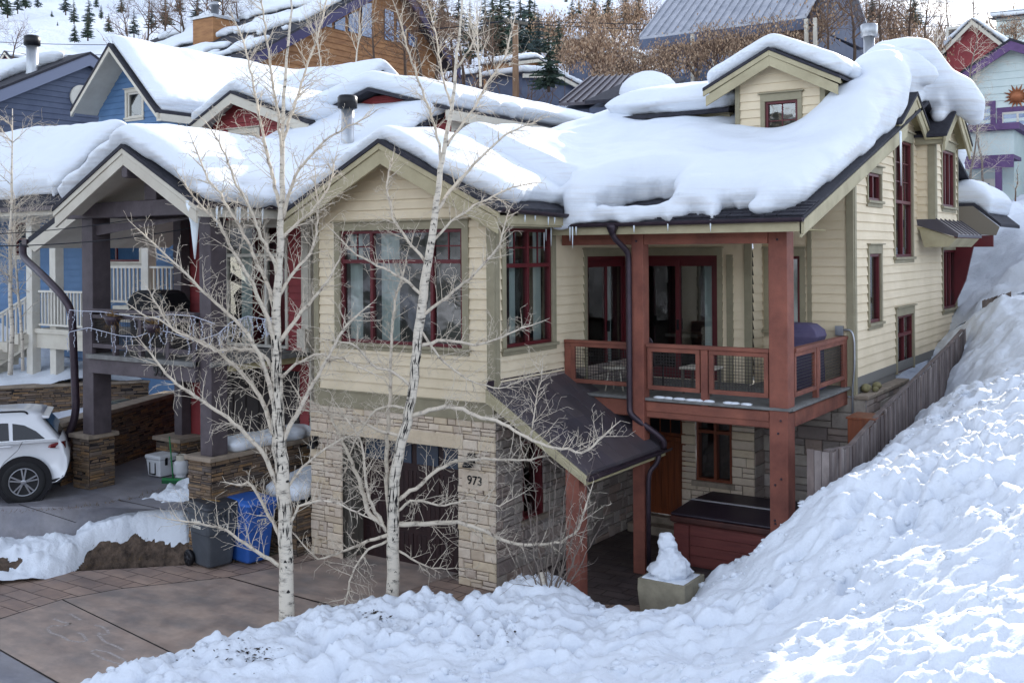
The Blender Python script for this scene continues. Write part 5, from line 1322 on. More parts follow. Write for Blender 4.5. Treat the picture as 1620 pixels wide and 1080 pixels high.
# ---- the blue house behind the carport
blue = thing('house', 'blue house with white porch railings and a steep white gable, deep snow on its roofs', 'house', (-15, 3, 2))
BY = 3.4; bf = Fr((0, BY, 0), (1, 0, 0), (0, -1, 0))
wa, wb = on(160, 414, y=BY), on(222, 372, y=BY); va, vb_ = on(26, 404, y=BY), on(44, 352, y=BY)
bw = (wa.x, wb.x, wa.z, wb.z); bv = (va.x, vb_.x, va.z, vb_.z)
o = MB(); siding(o, bf, 2.6, 7.2, -24, -12.1, ops=[bw, bv], ex=.17); o.build('siding', M['blue_siding'], blue)
window(blue, bf, *bw, splits=(wa.x * .62 + wb.x * .38,), paint='red', trim='white_trim', casing=.12, head=.15, curtain=((wa.x * .55 + wb.x * .45, wb.x - .1),))
window(blue, bf, *bv, transom=(va.z + vb_.z) / 2, paint='red', trim='white_trim', casing=.12, head=.15, curtain=((vb_.x - .35, vb_.x - .1),))
o = MB(); o.box(-24, -12.1, BY + .05, 12, 0, 7.1); o.build('core_wall', M['blue_siding'], blue)
PA, PB = on(59, 519, y=1.9), on(150, 519, y=1.9); PC, PD = on(158, 482, y=2.5), on(285, 476, y=2.5)
o = MB(); o.box(PA.x - .1, PB.x, 1.85, BY, PA.z - .12, PA.z); o.box(PB.x, PD.x + .5, 2.4, BY, PC.z - .12, PC.z); o.box(PA.x - .1, PB.x, 1.9, 1.96, PA.z - .5, PA.z - .12); o.box(PB.x, PD.x, 2.45, 2.5, PC.z - .4, PC.z - .12); pch = o.build('porch_floor', M['white_trim'], blue)
for u, y, z0_ in ((53, 1.9, 1.8), (90, 2.1, 1.8), (236, 2.55, 3.0)):
    x = on(u, 500, y=y).x; posts_box(pch, 'porch_post', x - .13, x + .13, y - .12, y + .12, z0_, 6.6, 'white')
def balusters(par, p, q, h=.85, step=.13, name='railing'):
    p, q = Vector(p), Vector(q); mb = MB(); n = int((q - p).length / step)
    mb.beam(p + Vector((0, 0, h)), q + Vector((0, 0, h)), .07, .05); mb.beam(p + Vector((0, 0, .1)), q + Vector((0, 0, .1)), .05, .05)
    for k in range(1, n):
        c = p.lerp(q, k / n); mb.beam(c + Vector((0, 0, .1)), c + Vector((0, 0, h)), .04, .04)
    return mb.build(name, M['white'], par)
balusters(pch, (PA.x + .1, 1.9, PA.z), (PB.x, 1.9, PA.z), h=.95); balusters(pch, (PC.x - .2, 2.5, PC.z), (PD.x, 2.5, PC.z), h=.95, step=.15)
balusters(pch, (PA.x - .15, 1.9, PA.z - .05), (PA.x - 1.5, .9, PA.z - 1.1), h=.95); balusters(pch, (PA.x - .9, 2.6, PA.z - .05), (PA.x - 2.3, 1.6, PA.z - 1.1), h=.95)
o = MB()
for k in range(6): f = k / 6; o.box(PA.x - .3 - 1.3 * f - .3, PA.x - .3 - 1.3 * f + .1, 1.5 - f, 2.4 - f, PA.z - 1.15 * f - .4, PA.z - 1.15 * f - .15)
o.build('porch_steps', M['white_trim'], pch)
o = MB(); o.prism([(PA.x - .2, 1.86, PA.z - .1), (PA.x - 1.6, .86, PA.z - 1.2), (PA.x - 1.6, .86, PA.z - 1.55), (PA.x - .2, 1.86, PA.z - .45)], (.04, -.04, 0)); o.build('stair_stringer', M['white_trim'], pch)
PR, PZ, PX = 3.15, 8.42, -13.25
o = MB(); o.prism([(-24, 1.2, 6.62), (-24, PR, PZ), (-24, PR, PZ - .1), (-24, 1.2, 6.5)], (24 + PX, 0, 0)); o.prism([(-24, PR, PZ), (-24, 5.1, 6.6), (-24, 5.1, 6.5), (-24, PR, PZ - .1)], (24 + PX, 0, 0)); br = o.build('roof', M['shingle'], blue)
o = MB(); o.box(-24, PX, 1.2, 1.26, 6.36, 6.52); o.build('fascia', M['white_trim'], br)
o = MB(); o.prism([(PX - .02, 1.2, 6.52), (PX - .02, PR, PZ - .1), (PX - .02, 5.1, 6.5), (PX - .02, 5.1, 6.2), (PX - .02, PR, PZ - .4), (PX - .02, 1.2, 6.22)], (.05, 0, 0)); o.build('rake_board', M['white_trim'], br)
o = MB(); o.box(-24, PX - .1, 1.26, 3.4, 6.36, 6.4); o.build('soffit', M['white_trim'], br)
o = MB(); siding(o, Fr((PX - .3, 0, 0), (0, 1, 0), (1, 0, 0)), 6.2, 8.1, lambda z: 1.5 + (z - 6.3) * 1.05, lambda z: 4.8 - (z - 6.3) * 1.05); o.build('siding', M['red_siding'], blue)
o = MB(); o.box(-24, PX, 1.1, 1.2, 6.46, 6.57); o.build('gutter', M['gutter'], br)
snow_cap('snow_cover', br, -24, PX, 1.2, 5.1, lambda X, Y: np.where(Y < PR, 6.62 + (PZ - 6.62) / (PR - 1.2) * (Y - 1.2), PZ - (PZ - 6.6) / (5.1 - PR) * (Y - PR)), lambda X, Y: ((X > -24) & (X < PX - .7 + .15 * vnoise(Y / .4, X * 0, 3) + .25 * np.clip(Y - 2.6, 0, 2)) & (Y > 1.34 + .14 * vnoise(X / .4, Y * 0, 5)) & (Y < 5.0)).astype(float), T=.62, r=.45, h=.09, bulge=.16, blur=7, voxel=.075, seed=29)
# steep blue gable
gp, ga, gb = at(172, 68, 33), at(115, 165, 33), at(247, 172, 33)
gy = gp.y; gp, ga, gb = on(172, 68, y=gy), on(112, 172, y=gy), on(247, 174, y=gy)
gfr = Fr((0, gy, 0), (1, 0, 0), (0, -1, 0))
o = MB(); o.chevron(gfr, ga.x, ga.z, gp.x, gp.z, gb.x, gb.z, .1, -11, .02); grf = o.build('gable_roof', M['shingle'], blue)
o = MB(); o.chevron(gfr, ga.x - .02, ga.z - .1, gp.x, gp.z - .1, gb.x + .02, gb.z - .1, .16, -.08, 0); o.chevron(gfr, ga.x + .1, ga.z - .1, gp.x, gp.z - .11, gb.x - .1, gb.z - .1, .05, -.9, -.09); o.build('rake_board', M['white_trim'], grf)
gw = Fr((0, gy + .9, 0), (1, 0, 0), (0, -1, 0)); sl_ = (gp.z - ga.z) / (gp.x - ga.x); sr_ = (gp.z - gb.z) / (gb.x - gp.x)
wbx = (gp.x - .3, gp.x + .45, ga.z - .35, ga.z + .45)
o = MB(); siding(o, gw, ga.z - 4, gp.z - .2, lambda z: max(ga.x + .2, gp.x - (gp.z - .2 - z) / sl_), lambda z: min(gb.x - .1, gp.x + (gp.z - .2 - z) / sr_), ex=.2, ops=[wbx]); o.build('siding', M['blue_siding'], blue)
window(blue, gw, *wbx, paint='white', trim='white_trim', casing=.1, head=.12, room='room')
o = MB(); siding(o, Fr((gb.x - .1, 0, 0), (0, 1, 0), (1, 0, 0)), gb.z - 4, gb.z - .15, gy + .9, gy + 11, ex=.2); o.build('siding', M['blue_siding'], blue)
o = MB(); o.box(gb.x - .12, gb.x + .1, gy + .1, gy + 11, gb.z - .32, gb.z - .1); o.build('eave_fascia', M['white_trim'], grf)
dgx, dgz = gb.x + 1.6, gp.z - .05
def base_g(X, Y):
    b = np.where(X < gp.x, gp.z - sl_ * (gp.x - X), gp.z - sr_ * (X - gp.x)); d_ = dgz - .62 * np.abs(Y - (gy + 8.6))
    return np.where((X > gp.x - .5) & (np.abs(Y - (gy + 8.6)) < 1.7), np.maximum(b, d_), b)
snow_cap('snow_cover', grf, ga.x, dgx, gy, gy + 11, base_g, lambda X, Y: ((((X > gp.x - .06) & (X < gb.x + .05)) | ((X > gp.x) & (X < dgx) & (np.abs(Y - gy - 8.6) < 1.65))) & (Y > gy + .08) & (Y < gy + 10.9)).astype(float), T=.55, r=.45, h=.09, bulge=.2, blur=10, voxel=.08, seed=31)
o = MB(); o.chevron(Fr((dgx, 0, 0), (0, 1, 0), (1, 0, 0)), gy + 7.0, dgz - 1.0, gy + 8.6, dgz, gy + 10.2, dgz - 1.0, .1, -3, .0); o.build('gable_roof', M['shingle'], blue)
o = MB(); siding(o, Fr((dgx - .4, 0, 0), (0, 1, 0), (1, 0, 0)), dgz - 2.5, dgz - .15, lambda z: max(gy + 7.3, gy + 8.6 - (dgz - .15 - z) * 1.6), lambda z: min(gy + 9.9, gy + 8.6 + (dgz - .15 - z) * 1.6)); o.build('siding', M['blue_siding'], blue)
# slate grey house at the far left
grey = thing('house', 'slate grey house with a shiny flue pipe, beyond the blue gable', 'house', tuple(at(60, 140, 42)))
gxp = at(143, 82, 42); GX = gxp.x
gxl = on(-60, 160, x=GX); gxr = on(162, 96, x=GX)
ff = Fr((GX, 0, 0), (0, 1, 0), (1, 0, 0))
y0g, zp, yp = gxl.y - 3, gxp.z, gxp.y
sg = (gxp.z - on(0, 138, x=GX).z) / (gxp.y - on(0, 138, x=GX).y)
o = MB(); o.chevron(ff, y0g, zp - sg * (yp - y0g), yp, zp, yp + 3, zp - sg * 3, .1, -9, .03); gr_ = o.build('roof', M['shingle'], grey)
o = MB(); o.chevron(ff, y0g, zp - sg * (yp - y0g) - .1, yp, zp - .1, yp + 3, zp - sg * 3 - .1, .45, -.08, .0); o.build('rake_board', mk('grey_rake', L(116, 122, 142), rough=.7), gr_)
o = MB(); siding(o, Fr((GX - .3, 0, 0), (0, 1, 0), (1, 0, 0)), zp - 7, zp - .3, lambda z: max(y0g, yp - (zp - .4 - z) / sg), lambda z: min(yp + 2.9, yp + (zp - .4 - z) / sg), ex=.22); o.build('siding', M['grey_siding'], grey)
o = MB(); pc = on(128, 155, x=GX - .28); o.lathe([(.5, 0), (.5, .08), (.4, .08)], pc, n=24, axis=(1, 0, 0)); rwn = o.build('round_window', M['white'], grey); o = MB(); o.lathe([(.38, .02), (.0, .021)], pc, n=24, axis=(1, 0, 0), cap=False); o.build('pane', M['win_sky'], rwn)
snow_cap('snow_cover', gr_, GX - 9, GX - .6, y0g, yp + .2, lambda X, Y: zp - sg * np.abs(yp - Y), lambda X, Y: ((X > GX - 8.8) & (X < GX - .5 - 1.3 * np.exp(-((Y - yp + 2.5) / 1.6) ** 2) + .2 * vnoise(Y, X * 0, 2)) & (Y < yp - .5)).astype(float), T=.5, r=.4, h=.12, bulge=.15, blur=4, voxel=.1, seed=37)
o = MB(); pf = on(51, 108, x=GX - .9); o.lathe([(.35, -.7), (.22, -.1), (.22, 0), (.22, .9)], pf, n=16); fl = o.build('flue_pipe', M['steel'], grey); o = MB(); o.lathe([(.24, .85), (.31, .88), (.31, 1.2), (.25, 1.26)], pf, n=16); o.build('flue_cap', M['black'], fl)
# ================================================================== things around the houses
# ---- weathered picket fence along the snow slope
M['fence'] = mk('weathered_fence_board', L(122, 112, 110), rough=.9, c2=L(78, 68, 66), scale=4, stretch=(1, 1, .4), bump=.5, bscale=20, bstretch=(8, 8, .7), rnd=[L(112, 102, 100), L(140, 130, 126), L(94, 84, 82), L(126, 112, 106)])
fence = thing('picket_fence', 'weathered grey picket fence half buried in the snow slope beside the cream house', 'fence', (5, 1, 2))
fy = [.9, 2.1, 4.05, 6.26, 9.0, 10.6]; fz = [2.56, 2.44, 2.75, 3.02, 3.37, 3.62]
pk = MB(); y = .98
while y < 10.7:
    z = float(np.interp(y, fy, fz)); xx = 5.0 + .02 * math.sin(y * 2); h = random.uniform(-.03, .02); t = random.uniform(-.012, .012)
    pk.hexa([(xx - .012, y, z - 1.1), (xx + .012, y, z - 1.1), (xx + .012, y + .1, z - 1.1), (xx - .012, y + .1, z - 1.1), (xx - .012 + t, y, z + h), (xx + .012 + t, y, z + h), (xx + .012 + t, y + .1, z + h + .012), (xx - .012 + t, y + .1, z + h + .012)])
    y += .112
pk.build('picket_panel', M['fence'], fence, bevel=.004)
o = MB()
for (a, b) in zip(range(5), range(1, 6)): o.beam((4.97, fy[a] + (.08 if a == 0 else 0), fz[a] + .012), (4.97, fy[b], fz[b] + .012), .07, .03)
o.build('cap_rail', M['fence'], fence, bevel=.004)
o = MB()
for k in range(3): o.box(4.72 + k * .105, 4.82 + k * .105, .92, .95, 1.5, 2.58 - .01 * k)
o.build('end_panel', M['fence'], fence, bevel=.005)
f2_ = thing('picket_fence', 'short run of brown pickets standing out of the snow pile behind the house', 'fence', (5.6, 11, 4))
o = MB(); a, b = on(1557, 478, y=11.4), on(1597, 466, y=11.0)
for k in range(9):
    p = a.lerp(b, k / 8); tl = random.uniform(-.02, .02); s_ = (b - a).normalized() * .05
    o.hexa([p + q for q in (-s_ + Vector((0, 0, -.9)), s_ + Vector((0, 0, -.9)), s_ + Vector((0, .025, -.9)), -s_ + Vector((0, .025, -.9)), -s_ + Vector((tl, 0, .04)), s_ + Vector((tl, 0, .06)), s_ + Vector((tl, .025, .06)), -s_ + Vector((tl, .025, .04)))])
o.build('picket_panel', M['fence'], f2_)
o = MB(); o.beam(a + Vector((0, .04, -.1)), b + Vector((0, .04, -.1)), .04, .08); o.build('rail', M['fence'], f2_)

# ---- hot tub
tub = thing('hot_tub', 'hot tub with red brown wooden panels and a dark folding cover under the balcony', 'hot tub', (2.6, 3.5, 0))
tx0, tx1, ty0, ty1 = 1.78, 3.62, 2.8, 4.5
M['tub_wood'] = mk('tub_panel', L(116, 60, 54), rough=.6, c2=L(90, 44, 42), scale=2, stretch=(.6, .6, 5), bump=.3, bscale=20, bstretch=(.6, .6, 9))
M['vinyl'] = mk('tub_cover_vinyl', L(46, 36, 46), rough=.45, c2=L(36, 28, 38), scale=3, bump=.1, bscale=12)
M['vinyl_edge'] = mk('tub_cover_skirt', L(78, 44, 38), rough=.5, c2=L(58, 32, 30), scale=4, bump=.4, bscale=9)
o = MB(); o.box(tx0 + .03, tx1 - .03, ty0 + .03, ty1 - .03, 0.02, .74)
for k in range(4): o.box(tx0 + .30, tx1 - .02, ty0 + .004, ty0 + .03, .06 + k * .165, .06 + k * .165 + .158)
o.build('cabinet', M['tub_wood'], tub, bevel=.006)
o = MB(); o.box(tx0, tx0 + .28, ty0 - .01, ty0 + .028, .04, .72); o.build('corner_panel', M['tub_wood'], tub, bevel=.01)
o = MB(); o.box(tx0 - .02, tx1 + .02, ty0 - .03, ty1 + .02, .74, .80); o.build('rim', M['vinyl_edge'], tub, bevel=.02)
o = MB(); o.loft([[Vector(p) for p in ((tx0 - .05 + e, ty0 - .06 + e, z), (tx1 + .05 - e, ty0 - .06 + e, z), (tx1 + .05 - e, ty1 + .05 - e, z), (tx0 - .05 + e, ty1 + .05 - e, z))] for z, e in ((.76, 0), (.84, 0), (.86, .005))], smooth=False); o.build('cover_skirt', M['vinyl_edge'], tub, bevel=.02)
ym = 3.62
o = MB(); o.prism([(tx0 - .04, ty0 - .05, .865), (tx0 - .04, ty0 - .05, .91), (tx0 - .04, ym - .01, .965), (tx0 - .04, ym - .01, .865)], (tx1 - tx0 + .08, 0, 0)); o.build('cover', M['vinyl'], tub, bevel=.03)
o = MB(); o.prism([(tx0 - .04, ym + .01, .865), (tx0 - .04, ym + .01, .965), (tx0 - .04, ty1 + .04, .93), (tx0 - .04, ty1 + .04, .865)], (tx1 - tx0 + .08, 0, 0)); o.build('cover', M['vinyl'], tub, bevel=.03)
o = MB(); o.box(tx0 - .03, tx1, ym - .035, ym + .035, .958, .972); o.build('hinge_strip', mk('pale_strip', L(176, 174, 176), rough=.6), tub)

# ---- stone planter and snowman
pl = thing('planter', 'square tan stone planter full of snow beside the patio', 'planter', (2.75, .55, 0))
M['tan_stone'] = mk('tan_cast_stone', L(142, 134, 114), rough=.85, c2=L(112, 104, 88), scale=3, bump=.7, bscale=5, bdist=.03)
def pring(e, z, j=.0): return [Vector(p) for p in ((2.40 + e, .22 + e, z), (3.16 - e, .22 + e, z), (3.16 - e, .92 - e, z), (2.40 + e, .92 - e, z))]
o = MB(); o.loft([pring(.035, 0), pring(.01, .2), pring(-.005, .4), pring(.0, .52), pring(.0, .56), pring(.05, .56), pring(.05, .46)], smooth=False); o.build('tub', M['tan_stone'], pl, bevel=.012)
o = MB(); xs_, ys_ = np.meshgrid(np.linspace(2.42, 3.14, 20), np.linspace(.24, .90, 18), indexing='ij'); zs_ = .57 + .02 * fbm(xs_ * 6, ys_ * 6, 3, 3) - .03 * (np.maximum(np.abs(xs_ - 2.78) / .36, np.abs(ys_ - .57) / .33) > .95)
ssn = sheet('snow_fill', xs_, ys_, zs_, M['snow_ground'], kind=None); ssn.parent = pl; ssn.location = (-2.75, -.55, 0)
sm_o = MB(); rg = random.Random(5)
for c, r in (((2.74, .58, .64), (.30, .27, .16)), ((2.78, .6, .76), (.24, .21, .17)), ((2.92, .52, .70), (.15, .15, .16)), ((2.56, .55, .63), (.16, .15, .10)), ((2.74, .6, .90), (.15, .14, .12))): blob(sm_o, c, r, 8, .2, rg)
snowman = sm_o.build('snowman', M['snow_ground'])
tag(snowman, 'small slumped snowman with a lumpy head, built on the tan stone planter', 'snowman')
rm = snowman.modifiers.new('remesh', 'REMESH'); rm.mode = 'VOXEL'; rm.voxel_size = .022; rm.use_smooth_shade = True
tx_ = bpy.data.textures.new('lumps', 'CLOUDS'); tx_.noise_scale = .09
dm = snowman.modifiers.new('lumps', 'DISPLACE'); dm.texture = tx_; dm.strength = .05
hd = MB()
for c, r in (((2.70, .6, 1.02), (.14, .13, .13)), ((2.69, .6, 1.12), (.115, .10, .07)), ((2.63, .6, 1.13), (.05, .06, .05)), ((2.77, .58, 1.12), (.05, .05, .05))): blob(hd, c, r, 8, .2, rg)
hd_o = hd.build('head', M['snow_ground'], snowman)
rm = hd_o.modifiers.new('remesh', 'REMESH'); rm.mode = 'VOXEL'; rm.voxel_size = .018; rm.use_smooth_shade = True
dm = hd_o.modifiers.new('lumps', 'DISPLACE'); dm.texture = tx_; dm.strength = .03
# soda carton left on the paving
ctn = thing('drink_carton', 'small red drinks carton with white lettering lying on the patio edge', 'carton', (1.93, .08, 0))
p = on(957, 969, z=.01); o = MB(); o.box(p.x - .13, p.x + .13, p.y - .06, p.y + .06, .012, .075); o.build('box', mk('red_card', L(140, 26, 34), rough=.5), ctn, bevel=.006)
o = MB(); 
for k in range(4): o.box(p.x - .1 + k * .05, p.x - .065 + k * .05, p.y - .0625, p.y - .0605, .025 + .006 * (k % 2), .062)
o.build('lettering', M['white'], ctn)

# ---- on the balcony
gr = thing('barbecue', 'barbecue under a faded purple cover on the balcony by the wall', 'barbecue', (3.25, 4.5, 2.945))
M['purple_cover'] = mk('faded_purple_cover', L(88, 80, 108), rough=.8, c2=L(70, 64, 92), scale=3, bump=.5, bscale=6, bdist=.04)
bx = on(1268, 520, y=4.5).x
o = MB(); o.loft([[Vector((bx + sx * (.36 - e), 4.5 + sy * (.3 - e * .6), z)) for sx, sy in ((-1, -1), (0, -1.08), (1, -1), (1.05, 0), (1, 1), (0, 1.05), (-1, 1), (-1.05, 0))] for z, e in ((2.95, .02), (3.4, .04), (3.75, .05), (3.88, .0), (3.98, .03), (4.08, .14), (4.10, .24))], smooth=False); o.build('cover', M['purple_cover'], gr, bevel=.02)
o = MB(); o.box(bx - .34, bx + .34, 4.2, 4.215, 3.86, 3.88); o.build('cover_seam', M['purple_cover'], gr)
ch = thing('patio_chair', 'dark patio chair with a rounded back in front of the glass doors', 'chair', (1.1, 3.2, 2.945))
o = MB(); o.box(.85, 1.35, 2.95, 3.4, 3.36, 3.41); o.build('seat', M['black'], ch, bevel=.015)
o = MB(); o.tube(bend([(.85, 2.93, 3.4), (.85, 2.88, 3.88), (1.35, 2.88, 3.88), (1.35, 2.93, 3.4)], .12), .02, n=8); o.box(.88, 1.32, 2.88, 2.9, 3.6, 3.86); o.build('backrest', M['gutter'], ch)
for x, y in ((.88, 2.97), (1.32, 2.97), (.88, 3.38), (1.32, 3.38)): o = MB(); o.tube([(x, y, 2.945), (x, y, 3.37)], .016, n=6); o.build('leg', M['black'], ch)
tbl = thing('patio_table', 'low pale patio table seen through the balcony mesh', 'table', (2.2, 3.1, 2.945))
o = MB(); o.box(1.9, 2.5, 2.8, 3.3, 3.36, 3.4); o.build('tabletop', M['white_trim'], tbl, bevel=.006)
for x, y in ((1.95, 2.85), (2.45, 2.85), (1.95, 3.25), (2.45, 3.25)): o = MB(); o.box(x - .02, x + .02, y - .02, y + .02, 2.945, 3.36); o.build('leg', M['jamb'], tbl)
sto = thing('patio_stool', 'small pale folded stool behind the left mesh panel', 'stool', (.75, 2.6, 2.945))
o = MB(); o.lathe([(.2, .38), (.2, .42)], (.75, 2.6, 2.945), n=16); o.build('seat', M['white_trim'], sto)
for k in range(3): o = MB(); t = k * 2.1; o.tube([(.75 + .18 * math.cos(t), 2.6 + .18 * math.sin(t), 2.945), (.75 + .1 * math.cos(t), 2.6 + .1 * math.sin(t), 3.33)], .014, n=6); o.build('leg', M['white_trim'], sto)
# mossy stones on the ledge cap, wooden box by the fence
orn = thing('garden_stone', 'cluster of mossy rounded stones on the ledge cap by the side wall', 'stone', (4.3, 5.9, 2.79))
ms = mk('mossy_stone', L(136, 126, 92), rough=.9, c2=L(98, 96, 66), scale=9, bump=.5, bscale=30)
for c, r in (((4.24, 5.72, 2.87), (.09, .13, .08)), ((4.3, 6.25, 2.86), (.08, .16, .07)), ((4.36, 5.9, 2.83), (.06, .08, .05))): o = MB(); blob(o, c, r, 8); o.build('stone', ms, orn)
wb = thing('planter', 'orange brown wooden planter box tucked between the fence and the stone wall', 'planter', (4.75, 3.9, 2))
o = MB(); c = on(1358, 672, y=3.6); o.box(c.x - .12, c.x + .3, 3.4, 4.0, c.z - .5, c.z + .12); o.build('box', M['door_wood'], wb, bevel=.01); o = MB(); o.box(c.x - .14, c.x + .32, 3.38, 4.02, c.z + .12, c.z + .15); o.build('rim', M['door_wood'], wb)

# ---- wheelie bins
def bin_(label, m, ml, base, heading, txts, key):
    t = thing('wheelie_bin', label, 'bin', base, group='wheelie bins by the rock wall')
    b0 = Vector(base); f = Vector((math.cos(heading), math.sin(heading), 0)); s_ = Vector((-f.y, f.x, 0))
    P = lambda a, b, z: b0 + f * a + s_ * b + Vector((0, 0, z))
    def ring(z, hf, hb, w, r=.06):
        out = []
        for ca, cb, q in ((hf - r, w - r, 0), (-hb + r, w - r, 1), (-hb + r, -w + r, 2), (hf - r, -w + r, 3)):
            for k in range(4): a = math.pi / 2 * (q + k / 3); out.append(P(ca + r * math.cos(a), cb + r * math.sin(a), z))
        return out
    o = MB(); o.loft([ring(.03, .24, .24, .22), ring(.06, .26, .26, .24), ring(.55, .31, .30, .275), ring(.56, .325, .30, .285), ring(.86, .35, .33, .30), ring(.87, .37, .34, .32), ring(.97, .38, .35, .325)], smooth=False); body = o.build('body', m, t, bevel=.01)
    o = MB()
    for k in range(6): b = -.22 + k * .088; o.hexa([P(a, b + db, z) for z in (.80, .95) for a, db in ((.335, 0), (.385, 0), (.385, .03), (.335, .03))])
    o.build('grip_ribs', m, body)
    o = MB(); o.loft([ring(.965, .42, .37, .345, .08), ring(.99, .43, .38, .35, .08), ring(1.02, .40, .37, .33, .08), ring(1.055, .30, .33, .26, .1)], smooth=False); o.build('lid', ml, t, bevel=.01)
    o = MB(); o.tube([P(-.42, -.3, .98), P(-.45, -.28, .99), P(-.45, .28, .99), P(-.42, .3, .98)], .018, n=8); o.build('handle', m, t)
    for sg_ in (-1, 1):
        c = P(-.27, .3 * sg_, .13); o = MB(); o.lathe([(.05, -.03), (.13, -.03), (.135, -.015), (.135, .015), (.13, .03), (.05, .03)], c, n=24, axis=s_); w_ = o.build('wheel', M['black'], t)
        o = MB()
        for k in range(6): a = k * math.pi / 3; e = f * math.cos(a) + Vector((0, 0, math.sin(a))); o.beam(c + e * .03 + s_ * sg_ * .032, c + e * .1 + s_ * sg_ * .032, .02, .012, up=s_)
        o.lathe([(.035, .0), (.035, .04)], c + s_ * sg_ * 0, n=12, axis=s_ * sg_); o.build('hub', mk('dark_rubber', L(44, 44, 48), rough=.6) if 'dark_rubber' not in bpy.data.materials else bpy.data.materials['dark_rubber'], w_)
    for txt, size, side, a, z, d in txts:
        fr = Fr(b0, s_, f) if side == 'front' else Fr(b0, f, -s_)
        text_mb(txt, size, fr, a, z, d, .004, bold=.004).build('lettering', M['white'], body)
    t.scale = (1, 1, 1.07)
    return t, P, s_
hd_ang = math.radians(33.8) - .75
t1, P1, s1 = bin_('charcoal wheelie bin with white SUMMIT lettering, nearest the snow ridge', mk('charcoal_plastic', L(74, 78, 84), rough=.5, c2=L(62, 66, 72), scale=4, bump=.05, bscale=60), mk('charcoal_lid', L(48, 50, 56), rough=.5), tuple(on(337, 893, z=0)), hd_ang,
     [('973', .13, 'front', -.0, .66, .34), ('SUMMIT', .085, 'side', -.04, .74, .297), ('RECYCLING', .05, 'side', -.04, .66, .293)], 0)
t2, P2, s2 = bin_('bright blue wheelie bin with a white recycling mark, behind the charcoal bin', mk('blue_plastic', L(48, 92, 168), rough=.45, c2=L(40, 82, 152), scale=4, bump=.05, bscale=60), mk('blue_lid', L(44, 92, 168), rough=.45), tuple(on(396, 886, z=0)), hd_ang + .05,
     [('973', .13, 'front', .0, .68, .34)], 1)
o = MB(); fr = Fr(t2.location, Vector((math.cos(hd_ang + .05), math.sin(hd_ang + .05), 0)), -s2)
for k in range(3):
    a = math.pi / 2 + k * 2.094
    for da in (-.35, .35):
        p, q = fr.p(-.02 + .075 * math.cos(a + da - .25), .80 + .075 * math.sin(a + da - .25), .305), fr.p(-.02 + .075 * math.cos(a + da + .25), .80 + .075 * math.sin(a + da + .25), .305); o.beam(p, q, .028, .006, up=fr.n)
for k in range(2): o.fbox(fr, -.11, .07, .66 - k * .035, .68 - k * .035, .296, .302)
o.build('recycling_mark', M['white'], t2)
leafm = mk('dry_leaf', L(132, 104, 66), rough=.9)
o = MB()
for k in range(5): o.hexa([P1(-.15 + k * .07 + da, -.12 + db + .02 * k, 1.062 + dz) for dz in (0, .012) for da, db in ((0, 0), (.1, .02), (.1, .05), (0, .03))])
o.build('dry_twig_litter', leafm, t1)

# ---- things in the carport
cl = thing('cool_box', 'white cool box with black latches standing in the carport', 'cool box', tuple(on(255, 757, z=NZ)))
c0 = on(253, 757, z=NZ); cxx, cyy = c0.x, c0.y
o = MB(); o.loft([[Vector((cxx - .44 + e, cyy + e, NZ + z)), Vector((cxx - e, cyy + e, NZ + z)), Vector((cxx - e, cyy + .58 - e, NZ + z)), Vector((cxx - .44 + e, cyy + .58 - e, NZ + z))] for z, e in ((.02, .03), (.36, 0))], smooth=False); o.build('body', mk('white_plastic', L(206, 208, 212), rough=.4), cl, bevel=.02)
o = MB(); o.box(cxx - .46, cxx + .02, cyy - .02, cyy + .6, NZ + .365, NZ + .45); o.build('lid', bpy.data.materials['white_plastic'], cl, bevel=.025)
for y in (.12, .42): o = MB(); o.box(cxx + .005, cxx + .03, cyy + y, cyy + y + .05, NZ + .25, NZ + .4); o.build('latch', M['black'], cl)
o = MB(); o.box(cxx - .33, cxx - .31, cyy - .005, cyy + .005, NZ + .06, NZ + .3); o.box(cxx - .16, cxx - .14, cyy - .005, cyy + .005, NZ + .06, NZ + .3); o.box(cxx - .33, cxx - .14, cyy - .005, cyy + .005, NZ + .06, NZ + .08); o.build('strap_handle', M['black'], cl)
o = MB(); o.box(cxx + .002, cxx + .012, cyy + .26, cyy + .4, NZ + .29, NZ + .32); o.build('badge', M['gutter'], cl)
gt = thing('gas_bottle', 'white propane bottle beside the cool box', 'gas bottle', tuple(on(287, 757, z=NZ)))
c = on(287, 755, z=NZ); o = MB(); o.lathe([(.11, 0), (.12, .04), (.10, .05), (.15, .09), (.155, .14), (.155, .26), (.14, .32), (.09, .36), (.04, .375)], c, n=24); o.build('bottle', bpy.data.materials['white_plastic'], gt)
o = MB(); o.lathe([(.1, .35), (.105, .46), (.095, .46), (.09, .36)], c, n=20, cap=False); o.lathe([(.025, .37), (.025, .43), (.05, .43), (.05, .45)], c, n=10); o.build('collar', M['white_trim'], gt)
brm = thing('broom', 'green push broom leaning by the cool box', 'broom', tuple(on(275, 764, z=NZ)))
M['green'] = mk('green_plastic', L(34, 112, 62), rough=.5)
c = on(274, 765, z=NZ); o = MB(); tp = at(268, 690, (Vector(c) - CAM).dot(FWD) + .25); o.tube([c + Vector((0, 0, .09)), tp], .014, n=8); o.build('handle', M['green'], brm)
o = MB(); o.beam(c + Vector((-.24, -.06, .08)), c + Vector((.2, .12, .08)), .07, .05); o.build('head', M['green'], brm); o = MB(); o.beam(c + Vector((-.24, -.06, .03)), c + Vector((.2, .12, .03)), .09, .06); o.build('bristles', mk('green_bristle', L(28, 78, 50), rough=.9), brm)
db = thing('storage_bin', 'dark lidded bin standing in the snow behind the low carport wall', 'bin', tuple(on(197, 662, x=-11.2)))
